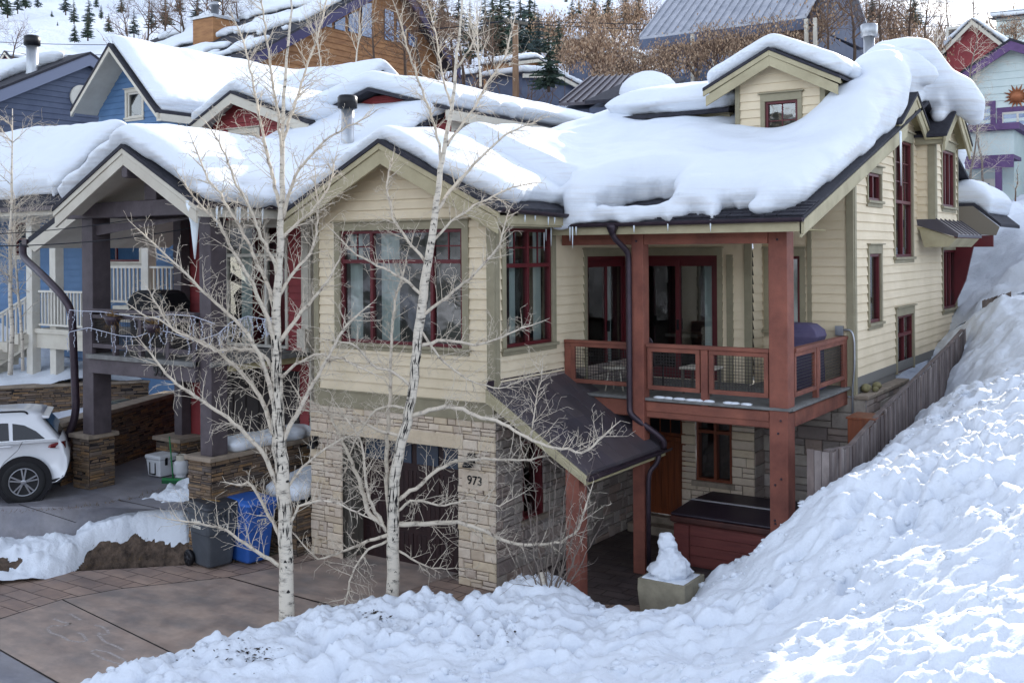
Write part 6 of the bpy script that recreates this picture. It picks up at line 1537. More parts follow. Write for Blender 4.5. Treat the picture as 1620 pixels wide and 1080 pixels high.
c = on(197, 664, x=-11.0); o = MB(); o.loft([[c + Vector((sx * w, sy * w * .8, z)) for sx, sy in ((-1, -1), (1, -1), (1, 1), (-1, 1))] for z, w in ((-.1, .2), (.38, .25))], smooth=False); o.build('body', M['black'], db, bevel=.02); o = MB(); o.box(c.x - .28, c.x + .28, c.y - .22, c.y + .22, c.z + .38, c.z + .44); o.build('lid', mk('dark_green_lid', L(34, 42, 40), rough=.6), db, bevel=.015)
# neighbour's deck: covered grill, string of icicle lights, dried baskets
g2 = thing('barbecue', 'black covered barbecue on the dark timber deck of house 957', 'barbecue', (-7.3, -.4, 3.5))
o = MB(); o.loft([[Vector((-7.75 + sx * w, -.4 + sy * .3, z)) for sx, sy in ((-1, -1), (1, -1), (1, 1), (-1, 1))] for z, w in ((3.5, .5), (4.25, .55), (4.45, .62), (4.62, .45), (4.68, .25))], smooth=False); o.build('cover', M['black'], g2, bevel=.05); o = MB(); o.box(-8.2, -7.3, -.71, -.69, 4.2, 4.24); o.build('handle', M['gutter'], g2)
st = thing('string_lights', 'unlit white icicle string lights draped along the dark deck railing', 'string lights', (-7, -1.62, 4))
wmat = mk('white_cable', L(196, 200, 214), rough=.5)
rg = random.Random(9)
for pts in ([(110, 490), (128, 492), (160, 493), (200, 499), (235, 503), (270, 497), (306, 500), (340, 512)], [(110, 525), (140, 518), (190, 531), (216, 533), (245, 522), (268, 525), (310, 540), (345, 528)], [(345, 528), (365, 510), (392, 500), (420, 505), (440, 500)]):
    P3 = [on(u, v, y=-1.62) for u, v in pts]
    C3 = curve(P3, 60); o = MB(); o.tube(C3, .007, n=5)
    for k in range(0, 60, 2):
        if rg.random() < .25: continue
        l = rg.uniform(.06, .34); p = C3[k]; q = [p]
        while l > 0: p = p + Vector((rg.uniform(-.03, .03), rg.uniform(-.02, .02), -.045)); q.append(p); l -= .045
        o.tube(q, .005, n=4)
        for r_ in q[1:]:
            if rg.random() < .8: o.lathe([(.001, -.016), (.011, 0), (.001, .016)], r_ + Vector((rg.uniform(-.02, .02), -.01, 0)), n=5)
    o.build('light_strand', wmat, st)
for u, v in ((178, 500), (243, 512)):
    b = thing('hanging_basket', 'dried brown plant basket on the deck railing, ' + ('left one behind the lights' if u < 200 else 'right one near the stone pier'), 'basket', tuple(on(u, v, y=-1.68)))
    c = on(u, v, y=-1.68); o = MB()
    for k in range(160):
        d = Vector((rg.gauss(0, 1), rg.gauss(0, .6), rg.gauss(.2, .7))).normalized() * rg.uniform(.1, .3); s_ = d.orthogonal().normalized() * .006; o.add([c - s_, c + s_, c + d + Vector((0, 0, -.1))], [(0, 1, 2)])
    o.build('dry_stems', leafm, b); o = MB(); o.lathe([(.1, -.16), (.17, 0), (.15, 0), (.05, -.02)], c, n=12); o.build('pot', M['gutter'], b)

# ---- white SUV, tail towards the carport
car = thing('parked_car', 'white SUV parked on the grey drive, only its tail in view', 'car', tuple(on(38, 794, z=NZ)))
c0 = on(38, 794, z=NZ); c0 = Vector((c0.x, c0.y, NZ))
CA = rad(20); CL_, CW_ = RGT * math.cos(CA) + FWD * math.sin(CA), FWD * math.cos(CA) - RGT * math.sin(CA)
def CP(l, w, z): return c0 + CL_ * l + CW_ * w + Vector((0, 0, z))
M['car_paint'] = mk('white_car_paint', L(214, 216, 220), rough=.25, spec=.5)
M['car_paint'].node_tree.nodes['Principled BSDF'].inputs['Coat Weight'].default_value = .5
M['car_glass'] = mk('dark_car_glass', L(18, 22, 28), rough=.05, spec=.8)
M['tyre'] = mk('tyre', L(30, 30, 32), rough=.85, bump=.3, bscale=40)
M['rim'] = mk('alloy_rim', L(150, 152, 158), rough=.3, metal=.8)
lowp = [(.55, .33), (.68, .42), (.73, .55), (.735, .74), (.69, .86), (.66, .98), (.60, 1.10), (.2, 1.12), (-2.75, 1.07), (-3.3, 1.0), (-3.75, .9), (-3.92, .72), (-3.95, .5), (-3.85, .3), (-3.4, .26), (.2, .27)]
o = MB(); secs = ((.02, .93), (.0, 1.0), (.05, 1.0), (1.83, 1.0), (1.88, 1.0), (1.86, .93))
rings = []
for w, k in ((.06, .965), (.01, .99), (0, 1), (1.88, 1), (1.87, .99), (1.82, .965)): rings.append([CP(-1.6 + (l + 1.6) * k, w, .7 + (z - .7) * k) for l, z in lowp])
o.loft(rings); body = o.build('body', M['car_paint'], car, bevel=.0)
def gring(z, l0, l1, w, r=.16):
    out = []
    for cl_, cw, q in ((l1 - r, .94 + w - r, 0), (l0 + r, .94 + w - r, 1), (l0 + r, .94 - w + r, 2), (l1 - r, .94 - w + r, 3)):
        for k in range(4): a = math.pi / 2 * (q + k / 3); out.append(CP(cl_ + r * math.cos(a), cw + r * math.sin(a), z))
    return out
gp_ = [(1.06, -2.75, .62, .925, .06), (1.14, -2.6, .56, .91, .08), (1.46, -1.98, .30, .75, .12), (1.55, -1.75, .30, .69, .15), (1.60, -1.4, .1, .6, .2)]
o = MB(); o.loft([gring(*q) for q in gp_]); o.build('roof_shell', M['car_paint'], car)
def side_pt(l, z):
    w = np.interp(z, [1.06, 1.14, 1.46, 1.55], [.925, .91, .75, .69]); return CP(l, .94 - w - .006, z)
def glass(pts, name='window_pane'): o = MB(); q = [side_pt(l, z) for l, z in pts]; o.add(q, [tuple(range(len(q)))]); return o.build(name, M['car_glass'], car)
glass([(-.18, 1.13), (.36, 1.13), (.20, 1.27), (-.0, 1.38), (-.20, 1.42)])
glass([(-.98, 1.13), (-.24, 1.13), (-.27, 1.43), (-.95, 1.46)])
glass([(-2.1, 1.13), (-1.06, 1.13), (-1.03, 1.46), (-1.6, 1.45)])
o = MB(); o.add([CP(.60, .3, 1.13), CP(.60, 1.6, 1.13), CP(.345, 1.5, 1.44), CP(.345, .4, 1.44)], [(0, 1, 2, 3)]); o.build('rear_window', M['car_glass'], car)
o = MB(); o.loft([[CP(l, w, z) for l, z in ((.22, 1.54), (.42, 1.50), (.40, 1.46), (.22, 1.47))] for w in (.3, 1.58)], smooth=False); o.build('spoiler', M['car_paint'], car, bevel=.012)
o = MB(); o.tube(bend([CP(.05, .27, 1.57), CP(.0, .27, 1.62), CP(-1.5, .27, 1.635), CP(-1.6, .27, 1.57)], .1), .018, n=8); o.build('roof_rail', M['black'], car)
o = MB(); o.loft([[CP(.44, -.004, .96), CP(.68, .06, .93), CP(.695, .3, .90), CP(.695, .3, 1.03), CP(.665, .06, 1.06), CP(.46, -.0, 1.03)], [CP(.40, .02, .97), CP(.66, .1, .93), CP(.67, .3, .90), CP(.67, .3, 1.03), CP(.64, .1, 1.05), CP(.43, .02, 1.02)]], smooth=False); o.build('tail_light', mk('tail_light_red', L(110, 16, 22), rough=.15, spec=.7), car)
o = MB(); o.tube([CP(-.42, -.02, 1.03), CP(-.38, -.035, 1.035), CP(-.22, -.035, 1.035), CP(-.18, -.02, 1.03)], .013, n=8); o.build('door_handle', M['car_paint'], car)
o = MB()
for l0_, l1_ in ((-.08, -.02), (-1.02, -1.015)): o.tube([CP(l0_, -.003, .98), CP(l1_, -.003, 1.1)], .003, n=4)
o.tube([CP(-.02, -.003, 1.1), CP(-.1, -.003, .95), CP(-.32, -.003, .75), CP(-.45, -.003, .55)], .004, n=4); o.build('door_gap', M['black'], car)
for lw_c in (0.0, -2.87):
    for side in (0, 1):
        wy = -.012 if side == 0 else 1.892; ax_ = -CW_ if side == 0 else CW_
        cc = CP(lw_c, wy, .37)
        o = MB(); n = 20; rr = []
        for q in (.44, .475):
            rr.append([CP(lw_c + q * math.cos(t), wy * 1.0, .37 + q * math.sin(t)) for t in [math.pi * (-.12 + 1.24 * k / n) for k in range(n + 1)]])
        for k in range(n): o.quad(rr[0][k], rr[1][k], rr[1][k + 1], rr[0][k + 1])
        o.lathe([(.45, -.002), (.0, -.002)], cc, n=28, axis=ax_, cap=False); o.build('wheel_arch', M['black'], car)
        cw = cc + ax_ * .01; o = MB(); o.lathe([(.25, .0), (.27, .02), (.35, .02), (.37, -.0), (.37, -.2), (.25, -.2)], cw, n=40, axis=ax_); wh = o.build('wheel', M['tyre'], car)
        o = MB(); o.lathe([(.255, .012), (.245, .018), (.235, .0), (.23, -.06)], cw, n=40, axis=ax_, cap=False)
        for k in range(5):
            a = math.pi / 2 + k * 1.2566
            for da in (-.16, .16):
                e0 = CL_ * math.cos(a + da * .8) + Vector((0, 0, math.sin(a + da * .8))); e1 = CL_ * math.cos(a + da) + Vector((0, 0, math.sin(a + da)))
                o.beam(cw + e0 * .045 + ax_ * .008, cw + e1 * .24 + ax_ * .004, .026, .02, up=ax_)
        o.lathe([(.05, .0), (.05, .018), (.035, .024)], cw, n=20, axis=ax_); o.build('rim', M['rim'], wh)
        o = MB(); o.lathe([(.235, -.03), (.0, -.03)], cw, n=24, axis=ax_, cap=False); o.build('brake_disc', M['black'], wh)
o = MB(); o.loft([[CP(l, w, z) for l, z in ((.3, .33), (.62, .40), (.72, .52), (.72, .44), (.6, .30), (.3, .27))] for w in (.01, 1.87)], smooth=False); o.build('bumper_trim', M['black'], car, bevel=.01)
o = MB(); o.loft([[CP(l, w, z) for l, z in ((-2.4, .33), (-.5, .33), (-.5, .25), (-2.4, .25))] for w in (-.008, .03)], smooth=False); o.build('side_skirt', M['black'], car)
# ================================================================== houses and hill behind
def simple_house(name, label, x0, x1, y0, y1, zb, ze, zp, axis, sid, ov=.4, snow=.35, group=None, rakem='white_trim', roofm='shingle'):
    """box with a gable roof; axis 'x': ridge along X"""
    t = thing(name, label, 'house', ((x0 + x1) / 2, (y0 + y1) / 2, zb), group)
    o = MB(); xm, ym = (x0 + x1) / 2, (y0 + y1) / 2
    if axis == 'y': o.prism([(x0, y0, zb), (x1, y0, zb), (x1, y0, ze), (xm, y0, zp), (x0, y0, ze)], (0, y1 - y0, 0))
    else: o.prism([(x1, y0, zb), (x1, y1, zb), (x1, y1, ze), (x1, ym, zp), (x1, y0, ze)], (x0 - x1, 0, 0))
    o.build('wall', M[sid], t)
    r = MB(); hw = (x1 - x0) / 2 if axis == 'y' else (y1 - y0) / 2; s_ = (zp - ze) / hw
    fr = Fr((0, y0 - ov, 0), (1, 0, 0), (0, -1, 0)) if axis == 'y' else Fr((x1 + ov, 0, 0), (0, 1, 0), (1, 0, 0))
    c, L0, L1, ln = (xm, x0 - ov, x1 + ov, y1 - y0 + 2 * ov) if axis == 'y' else (ym, y0 - ov, y1 + ov, x1 - x0 + 2 * ov)
    r.chevron(fr, L0, zp + .1 - s_ * (c - L0), c, zp + .1, L1, zp + .1 - s_ * (L1 - c), .1, -ln, .02); ro = r.build('roof', M[roofm], t)
    r = MB(); r.chevron(fr, L0, zp - s_ * (c - L0), c, zp, L1, zp - s_ * (L1 - c), .25, -.08, .0); r.build('rake_board', M[rakem], ro)
    if snow:
        if axis == 'y': b = lambda X, Y: zp + .1 - s_ * np.abs(X - xm)
        else: b = lambda X, Y: zp + .1 - s_ * np.abs(Y - ym)
        X0, X1, Y0, Y1 = (L0, L1, y0 - ov, y1 + ov) if axis == 'y' else (x0 - ov, x1 + ov, L0, L1)
        snow_cap('snow_cover', ro, X0, X1, Y0, Y1, b, lambda X, Y: ((X > X0 + .1 + .1 * vnoise(Y, X * 0)) & (X < X1 - .1) & (Y > Y0 + .1 + .1 * vnoise(X, Y * 0)) & (Y < Y1 - .1)).astype(float), T=snow, r=.5, h=.2, bulge=.2, blur=3, voxel=.14, seed=int(abs(x0 * 7)) % 40)
    return t, ro
def pane_box(par, fr, a0, a1, z0, z1, trim, gl='win_sky', w=.12, name='window', pts=None):
    o = MB(); o.fbox(fr, a0 - w, a0, z0 - w, z1 + w, -.02, .06); o.fbox(fr, a1, a1 + w, z0 - w, z1 + w, -.02, .06); o.fbox(fr, a0, a1, z1, z1 + w, -.02, .06); o.fbox(fr, a0, a1, z0 - w, z0, -.02, .06)
    f = o.build(name, M[trim], par); o = MB(); o.fbox(fr, a0, a1, z0, z1, -.02, .02); o.build('pane', M[gl], f); return f

# ---- mint house with purple trim, at the right
mint = thing('house', 'mint house with purple trim and a copper sun ornament on its gable', 'house', tuple(at(1600, 320, 38)))
mp_ = at(1602, 64, 38); my = mp_.y; mf = Fr((0, my, 0), (1, 0, 0), (0, -1, 0))
ml_ = on(1500, 132, y=my); sM = (mp_.z - ml_.z) / (mp_.x - ml_.x)
mx0, mx1, mzb = on(1500, 200, y=my).x, mp_.x + 9, 4.5
w1 = [on(u, v, y=my) for u, v in ((1586, 202), (1660, 173))]; w2_ = [on(u, v, y=my) for u, v in ((1541, 206), (1567, 168))]; w3_ = [on(u, v, y=my) for u, v in ((1600, 328), (1650, 288))]
o = MB(); siding(o, mf, mzb, mp_.z - .1, lambda z: max(mx0, mp_.x - (mp_.z - .1 - z) / sM), lambda z: min(mx1, mp_.x + (mp_.z - .1 - z) / (sM * .75)), ex=.26, ops=[]); o.build('siding', M['mint_siding'], mint)
o = MB(); o.prism([(mx0, my + .02, mzb), (mx1, my + .02, mzb), (mx1, my + .02, mp_.z - 4), (mp_.x, my + .02, mp_.z - .15), (mx0, my + .02, ml_.z)], (0, 12, 0)); o.build('core_wall', M['mint_siding'], mint)
mfo = Fr((0, my - .5, 0), (1, 0, 0), (0, -1, 0))
o = MB(); o.chevron(mfo, mx0 - .4, mp_.z - sM * (mp_.x - mx0 + .4), mp_.x, mp_.z, mx1 + .4, mp_.z - sM * .75 * (mx1 + .4 - mp_.x), .1, -13, .02); mro = o.build('roof', M['shingle'], mint)
o = MB(); o.chevron(mfo, mx0 - .4, mp_.z - .1 - sM * (mp_.x - mx0 + .4), mp_.x, mp_.z - .1, mx1 + .4, mp_.z - .1 - sM * .75 * (mx1 + .4 - mp_.x), .32, -.08, 0); o.build('rake_board', M['purple'], mro)
for w in (w1, w2_, w3_): 
    f = pane_box(mint, mf, w[0].x, w[1].x, w[0].z, w[1].z, 'purple', w=.18)
    if w is w2_: continue
    o = MB(); X0_, X1_ = w[0].x, w[1].x; n_ = 3 if w is w1 else 1
    for k in range(n_ + 1): a_ = X0_ + (X1_ - X0_) * k / n_; o.fbox(mf, a_ - .035, a_ + .035, w[0].z, w[1].z, .02, .05)
    o.fbox(mf, X0_, X1_, w[0].z, w[0].z + .06, .021, .049); o.fbox(mf, X0_, X1_, w[1].z - .06, w[1].z, .021, .049); o.build('sash', M['white'], f)
sc_ = on(1609, 153, y=my); o = MB(); o.lathe([(.24, 0), (.22, .06), (.12, .12), (0.001, .14)], sc_ + Vector((0, -.05, 0)), n=24, axis=(0, -1, 0))
for k in range(16):
    a = k * math.pi / 8; e = Vector((math.cos(a), 0, math.sin(a))); s_ = Vector((-math.sin(a), 0, math.cos(a))) * .05; c = sc_ + Vector((0, -.06, 0)); l = .48 if k % 2 else .4
    o.add([c + e * .22 - s_, c + e * .22 + s_, c + e * l, c + e * .22 + Vector((0, -.04, 0))], [(0, 1, 2), (0, 3, 2), (1, 3, 2)])
sun_o = o.build('sun_ornament', mk('copper', L(150, 92, 60), rough=.45, metal=.4)); tag(sun_o, 'copper sun face with rays hung on the mint gable', 'ornament')
# its lower front bay, purple pergola and posts
by0 = my - 2.6; bA, bB = on(1500, 212, y=by0), on(1604, 212, y=by0)
o = MB(); o.box(bA.x, bB.x, by0, my, mzb, bA.z); o.build('bay_wall', M['mint_siding'], mint)
o = MB(); o.box(bA.x - .2, bB.x + .2, by0 - .3, my, bA.z, bA.z + .22); o.build('bay_roof', M['purple'], mint)
pA, pB = on(1512, 250, y=by0 - 1.6), on(1604, 250, y=by0 - 1.6)
o = MB(); o.box(pA.x, pB.x, by0 - 1.7, by0, pB.z, pB.z + .12); o.box(pA.x, pB.x, by0 - 1.72, by0 - 1.6, pB.z - .3, pB.z); o.build('pergola', M['purple'], mint)
for u in (1580,): p = on(u, 300, y=by0 - 1.6); o = MB(); o.box(p.x - .09, p.x + .09, by0 - 1.7, by0 - 1.45, mzb, pB.z); o.build('post', M['purple'], mint)
bfr = Fr((0, by0, 0), (1, 0, 0), (0, -1, 0)); d0_, d1_ = on(1537, 340, y=by0), on(1566, 290, y=by0); pane_box(mint, bfr, d0_.x, d1_.x, d0_.z, d1_.z, 'white', gl='win_sky', w=.15, name='door')
# ---- brown cedar house at the top
bp0 = at(612, -38, 58); BXX = bp0.x; bfr = Fr((BXX, 0, 0), (0, 1, 0), (1, 0, 0))
l_, r_ = on(395, 78, x=BXX), on(700, 95, x=BXX)
brown = thing('house', 'big cedar brown house with a glazed gable at the top of the street', 'house', (BXX, bp0.y, 8))
sL, sR = (bp0.z - l_.z) / (bp0.y - l_.y), (bp0.z - r_.z) / (r_.y - bp0.y)
o = MB(); siding(o, bfr, l_.z - 6, bp0.z - .2, lambda z: max(l_.y, bp0.y - (bp0.z - .3 - z) / sL), lambda z: min(r_.y - .6, bp0.y + (bp0.z - .3 - z) / sR), ex=.3, lap=.04); o.build('siding', M['brown_siding'], brown)
o = MB(); o.prism([(BXX - .05, l_.y, l_.z - 6), (BXX - .05, r_.y - .6, l_.z - 6), (BXX - .05, r_.y - .6, r_.z - .2), (BXX - .05, bp0.y, bp0.z - .4), (BXX - .05, l_.y, l_.z - .4)], (-14, 0, 0)); o.build('core_wall', M['brown_siding'], brown)
o = MB(); o.chevron(Fr((BXX + .9, 0, 0), (0, 1, 0), (1, 0, 0)), l_.y - 5, bp0.z - sL * (bp0.y - l_.y + 5), bp0.y, bp0.z, r_.y + .6, bp0.z - sR * (r_.y + .6 - bp0.y), .12, -15, .02); bro = o.build('roof', M['shingle'], brown)
o = MB(); o.chevron(Fr((BXX + .9, 0, 0), (0, 1, 0), (1, 0, 0)), l_.y - 5, bp0.z - .12 - sL * (bp0.y - l_.y + 5), bp0.y, bp0.z - .12, r_.y + .6, bp0.z - .12 - sR * (r_.y + .6 - bp0.y), .55, -.1, 0); o.build('rake_board', mk('indigo_fascia', L(52, 46, 84), rough=.6), bro)
def base_b(X, Y): return np.where(Y < bp0.y, bp0.z - sL * (bp0.y - Y), bp0.z - sR * (Y - bp0.y))
snow_cap('snow_cover', bro, BXX - 13, BXX + .6, l_.y - 5, r_.y + .6, base_b, lambda X, Y: ((X > BXX - 13) & (X < BXX + .5) & (Y > l_.y - 4.5) & (Y < r_.y + .4) & ((fbm(X / 2.2, Y / 1.2, 3, 5) > -.35) | (Y > bp0.y - 2))).astype(float), T=.4, r=.5, h=.2, bulge=.15, blur=3, voxel=.14, seed=3)
for (u0, v0, u1, v1, vt) in ((515, 42, 524, 34, 40), (529, 46, 545, 27, 36), (551, 50, 566, 18, 24), (572, 57, 587, 5, 8), (608, 63, 622, 20, 14), (627, 66, 632, 34, 30), (636, 68, 641, 42, 38), (646, 73, 659, 60, 52)):
    q = [on(u, v, x=BXX + .05) for u, v in ((u0, v0), (u1, v0 + (u1 - u0) * .24), (u1, v1 if v1 > 0 else v1), (u0, vt))]
    o = MB(); o.prism(q, (.05, 0, 0)); o.build('window', M['win_sky'], brown)
# brick chimney of the next house (left of it)
for u, v, d, w, lab in ((340, 60, 56, 1.6, 'tan square chimney block below the bare trees'), (112, 66, 56, 1.2, None)):
    if lab:
        t = thing('chimney', lab, 'chimney', tuple(at(u, v, d))); p = at(u, 34, d); o = MB(); o.box(p.x - w / 2, p.x + w / 2, p.y - w / 2, p.y + w / 2, p.z - 4, p.z); o.build('stack', M['brown_siding'], t); o = MB(); o.box(p.x - w / 2 - .1, p.x + w / 2 + .1, p.y - w / 2 - .1, p.y + w / 2 + .1, p.z, p.z + .15); o.lathe([(.2, .15), (.2, .8), (.28, .8), (.28, 1.0)], p, n=12); o.build('cap', M['steel'], t)
# ---- metal-roofed grey house, upper right of centre
me_l, me_r = at(1012, 62, 50), None
yE = me_l.y; me_r = on(1275, 22, y=yE)
mh = thing('house', 'grey house with a standing seam metal roof behind the tan leaved trees', 'house', (me_l.x + 4, yE + 3, 8))
o = MB(); x0m, x1m, zE = me_l.x, me_r.x, (me_l.z + me_r.z) / 2
yR = yE + 5.5; zR = zE + 4.2
o.prism([(x0m, yE, zE), (x0m, yR, zR), (x0m, yR + 6, zR - 4), (x0m, yR + 6, zR - 4.15), (x0m, yR, zR - .15), (x0m, yE, zE - .15)], (x1m - x0m, 0, 0)); mhr = o.build('roof', mk('grey_metal_roof', L(168, 170, 178), rough=.5, metal=.15, c2=L(140, 144, 154), scale=2), mh)
o = MB(); n = int((x1m - x0m) / .42)
for k in range(n + 1): x = x0m + (x1m - x0m) * k / n; o.beam((x, yE - .02, zE + .03), (x, yR, zR + .03), .06, .09)
o.build('standing_seam', bpy.data.materials['grey_metal_roof'], mhr)
o = MB(); o.box(x0m, x1m, yE - .05, yE + .1, zE - .6, zE - .12); o.build('fascia', M['grey_siding'], mhr)
o = MB(); o.box(x0m + .6, x1m - .3, yE + .9, yR + 5, zE - 7, zE - .1); o.prism([(x1m - .3, yE + 1, zE - .2), (x1m - .3, yR, zR - .3), (x1m - .3, yR + 5, zE + .2)], (-(x1m - x0m) + 1, 0, 0)); o.build('wall', M['grey_siding'], mh)
mff = Fr((0, yE + .9, 0), (1, 0, 0), (0, -1, 0)); a, b = on(1133, 108, y=yE + .9), on(1160, 84, y=yE + .9); pane_box(mh, mff, a.x, b.x, a.z, b.z, 'white_trim', w=.15)
a, b = on(1062, 118, y=yE + .9), on(1085, 90, y=yE + .9); pane_box(mh, mff, a.x, b.x, a.z, b.z, 'grey_siding', w=.1)
o = MB()
for u in (1096, 1276, 1290): p = on(u, 70, y=yE - .6); o.box(p.x - .07, p.x + .07, yE - .7, yE - .55, zE - 5, zE - .3)
o.build('porch_post', M['white_trim'], mh)
snow_cap('snow_patch', mhr, x0m + 3, x1m, yR - 1.6, yR, lambda X, Y: zE + (Y - yE) / 5.5 * 4.2 + .05, lambda X, Y: ((fbm(X / 1.6, Y / .9, 3, 7) > .05) & (Y > yR - 1.5) & (X > x0m + 3)).astype(float), T=.2, r=.3, h=.15, bulge=.1, blur=2, voxel=.1)
# low snowless roof in front of it (dark corrugated) and shingled lean-to
t = thing('shed', 'low shed with a dark ribbed roof between the snowy roofs', 'shed', tuple(at(960, 150, 36)))
a, b, c, d = at(885, 163, 34), at(935, 122, 37), at(1015, 118, 37), at(985, 158, 34)
o = MB(); o.prism([a, d, c, b], (0, 0, -.1)); o.build('roof', M['metal_roof'], t)
o = MB()
for k in range(9): f = k / 8; o.beam(a.lerp(d, f) + Vector((0, 0, .03)), b.lerp(c, f) + Vector((0, 0, .03)), .05, .06)
o.build('roof_rib', M['gutter'], t)
o = MB(); o.prism([a + Vector((0, .3, -3)), d + Vector((0, .3, -3)), c + Vector((0, -.2, -3)), b + Vector((0, -.2, -3))], (0, 0, 2.8)); o.build('wall', M['grey_siding'], t)
a, b, c, d = at(925, 160, 33), at(1000, 124, 36), at(1085, 124, 36), at(1040, 150, 33)
t2_ = thing('shed', 'small shed with dark shingles beside a snow mound', 'shed', tuple(a)); o = MB(); o.prism([a, d, c, b], (0, 0, -.1)); o.build('roof', M['shingle'], t2_); o = MB(); o.prism([a + Vector((0, .3, -3)), d + Vector((0, .3, -3)), c + Vector((0, -.2, -3)), b + Vector((0, -.2, -3))], (0, 0, 2.8)); o.build('wall', M['grey_siding'], t2_)
o = MB(); blob(o, at(1026, 150, 33.5), (.95, .9, .75), 12, .05); smo = o.build('snow_mound', M['snow'], t2_)
# ---- far small houses
def far_house(lab, u0, u1, vb, ve, vp, d, axis, sid, dep=7, snow=.45):
    p0, p1 = at(u0, vb, d), at(u1, vb, d); z = lambda v: at((u0 + u1) / 2, v, d).z
    return simple_house('house', lab, min(p0.x, p1.x), max(p0.x, p1.x), p0.y, p0.y + dep, z(vb) - 3, z(ve), z(vp), axis, sid, snow=snow, group='small houses up the hill')
far_house('dark brown cabin with a snowy roof left of the utility pole', 765, 822, 128, 104, 88, 78, 'x', 'brown_siding')
far_house('low slate house below the brown cabin, snow on its roof', 770, 850, 150, 124, 112, 66, 'x', 'grey_siding')
far_house('grey chalet with a thick snow roof right of the dark spruce', 900, 990, 122, 96, 82, 74, 'x', 'grey_siding')
far_house('little mint cottage low between the tan trees', 960, 1010, 132, 112, 96, 62, 'y', 'mint_siding')
far_house('highest snowy cabin under the ski run', 890, 945, 80, 68, 60, 100, 'x', 'brown_siding')
far_house('snow roofed cabin half hidden by bare trees', 720, 770, 140, 122, 108, 82, 'x', 'grey_siding')
rh_, rr_ = simple_house('house', 'small brick red cottage with a white square attic window', at(1492, 60, 56).x, at(1588, 60, 56).x, at(1540, 60, 56).y, at(1540, 60, 56).y + 8, 8, at(1540, 72, 56).z, at(1540, 34, 56).z, 'y', 'red_siding', snow=.3, rakem='white_trim')
rf2 = Fr((0, at(1540, 60, 56).y, 0), (1, 0, 0), (0, -1, 0)); a, b = on(1501, 62, y=rf2.o.y), on(1516, 46, y=rf2.o.y); pane_box(rh_, rf2, a.x, b.x, a.z, b.z, 'white', gl='room_dark', w=.14)
far_house('pale house with a snow roof at the top right corner', 1576, 1640, 50, 30, 18, 72, 'x', 'mint_siding')
far_house('tiny red cottage at the far left behind the flue pipe', 8, 32, 96, 92, 84, 92, 'y', 'red_siding', dep=5, snow=.15)

# ---- utility pole and wires
up = thing('utility_pole', 'wooden utility pole with a crossarm standing above the snowy roofs', 'pole', tuple(at(816, 140, 55)))
b_, t_ = at(816, 145, 55), at(815, 33, 55)
o = MB(); o.tube([(b_.x, b_.y, b_.z - 2.5), (t_.x, t_.y, t_.z)], [.2, .15], n=10); o.build('pole', mk('pole_wood', L(140, 112, 88), rough=.9, c2=L(108, 84, 66), scale=4, stretch=(1, 1, .2)), up)
o = MB(); a, b = at(797, 32, 55), at(835, 38, 54.6); o.beam(a, b, .12, .14); o.build('crossarm', M['jamb'], up)
for f in (.05, .3, .7, .95): o = MB(); o.lathe([(.05, 0), (.07, .08), (.04, .16)], a.lerp(b, f) + Vector((0, 0, .07)), n=8); o.build('insulator', M['steel'], up)
def sag(p, q, s_, n=24): return [Vector(p).lerp(Vector(q), k / n) - Vector((0, 0, s_ * 4 * (k / n) * (1 - k / n))) for k in range(n + 1)]
wm = mk('dark_cable', L(40, 42, 48), rough=.6)
for i, (p, q, s_, r, lab) in enumerate(((at(-60, 389, 17.0), at(330, 355, 19.5), .12, .010, 'thin dark service cable crossing in front of the carport, lower of two'), (at(-60, 372, 17.4), at(300, 330, 19.5), .10, .008, 'thin dark service cable crossing in front of the carport, upper of two'),
                                   (a.lerp(b, .05), at(1700, 8, 62), .6, .02, 'power line running right from the utility pole'), (a.lerp(b, .95), at(1700, 22, 60), .7, .02, 'lower power line running right from the utility pole'), (a.lerp(b, .1), at(-80, 84, 80), .8, .025, 'power line crossing the snowy hill at the left'), (a.lerp(b, .3), at(-80, 62, 82), .8, .025, 'upper power line crossing the snowy hill at the left'))):
    o = MB(); o.tube(sag(p, q, s_), r, n=5); tag(o.build('cable', wm), lab, 'cable')
# ================================================================== trees
def mk_bark(name, pale, dark, th=.62, sc=(3, 3, 9), mid=None):
    m = mk(name, pale, rough=.85, bump=.4, bscale=30)
    nt = m.node_tree; N, LK = nt.nodes, nt.links; b = N['Principled BSDF']
    tc = N.new('ShaderNodeTexCoord'); mp = N.new('ShaderNodeMapping'); mp.inputs['Scale'].default_value = sc
    nz = N.new('ShaderNodeTexNoise'); nz.inputs['Scale'].default_value = 2.2; nz.inputs['Detail'].default_value = 7; nz.inputs['Roughness'].default_value = .65
    LK.new(tc.outputs['Object'], mp.inputs[0]); LK.new(mp.outputs[0], nz.inputs[0])
    cr = N.new('ShaderNodeValToRGB'); e = cr.color_ramp.elements
    e[0].position = th - .14; e[0].color = pale; e[1].position = th + .04; e[1].color = dark
    q = e.new(th - .03); q.color = mid or tuple((pale[i] * .55 + dark[i] * .45) for i in range(3)) + (1,)
    LK.new(nz.outputs[0], cr.inputs[0]); LK.new(cr.outputs[0], b.inputs['Base Color'])
    return m
M['aspen_bark'] = mk_bark('aspen_bark', L(206, 196, 180), L(44, 40, 40), th=.64)
M['aspen_rough'] = mk_bark('aspen_old_bark', L(196, 184, 168), L(40, 37, 38), th=.55, sc=(6, 6, 2.5))
M['aspen_limb'] = mk_bark('aspen_limb', L(202, 190, 172), L(100, 88, 80), th=.64, sc=(5, 5, 5))
M['twig_brown'] = mk('brown_twigs', L(112, 88, 72), rough=.9, c2=L(78, 60, 50), scale=2)
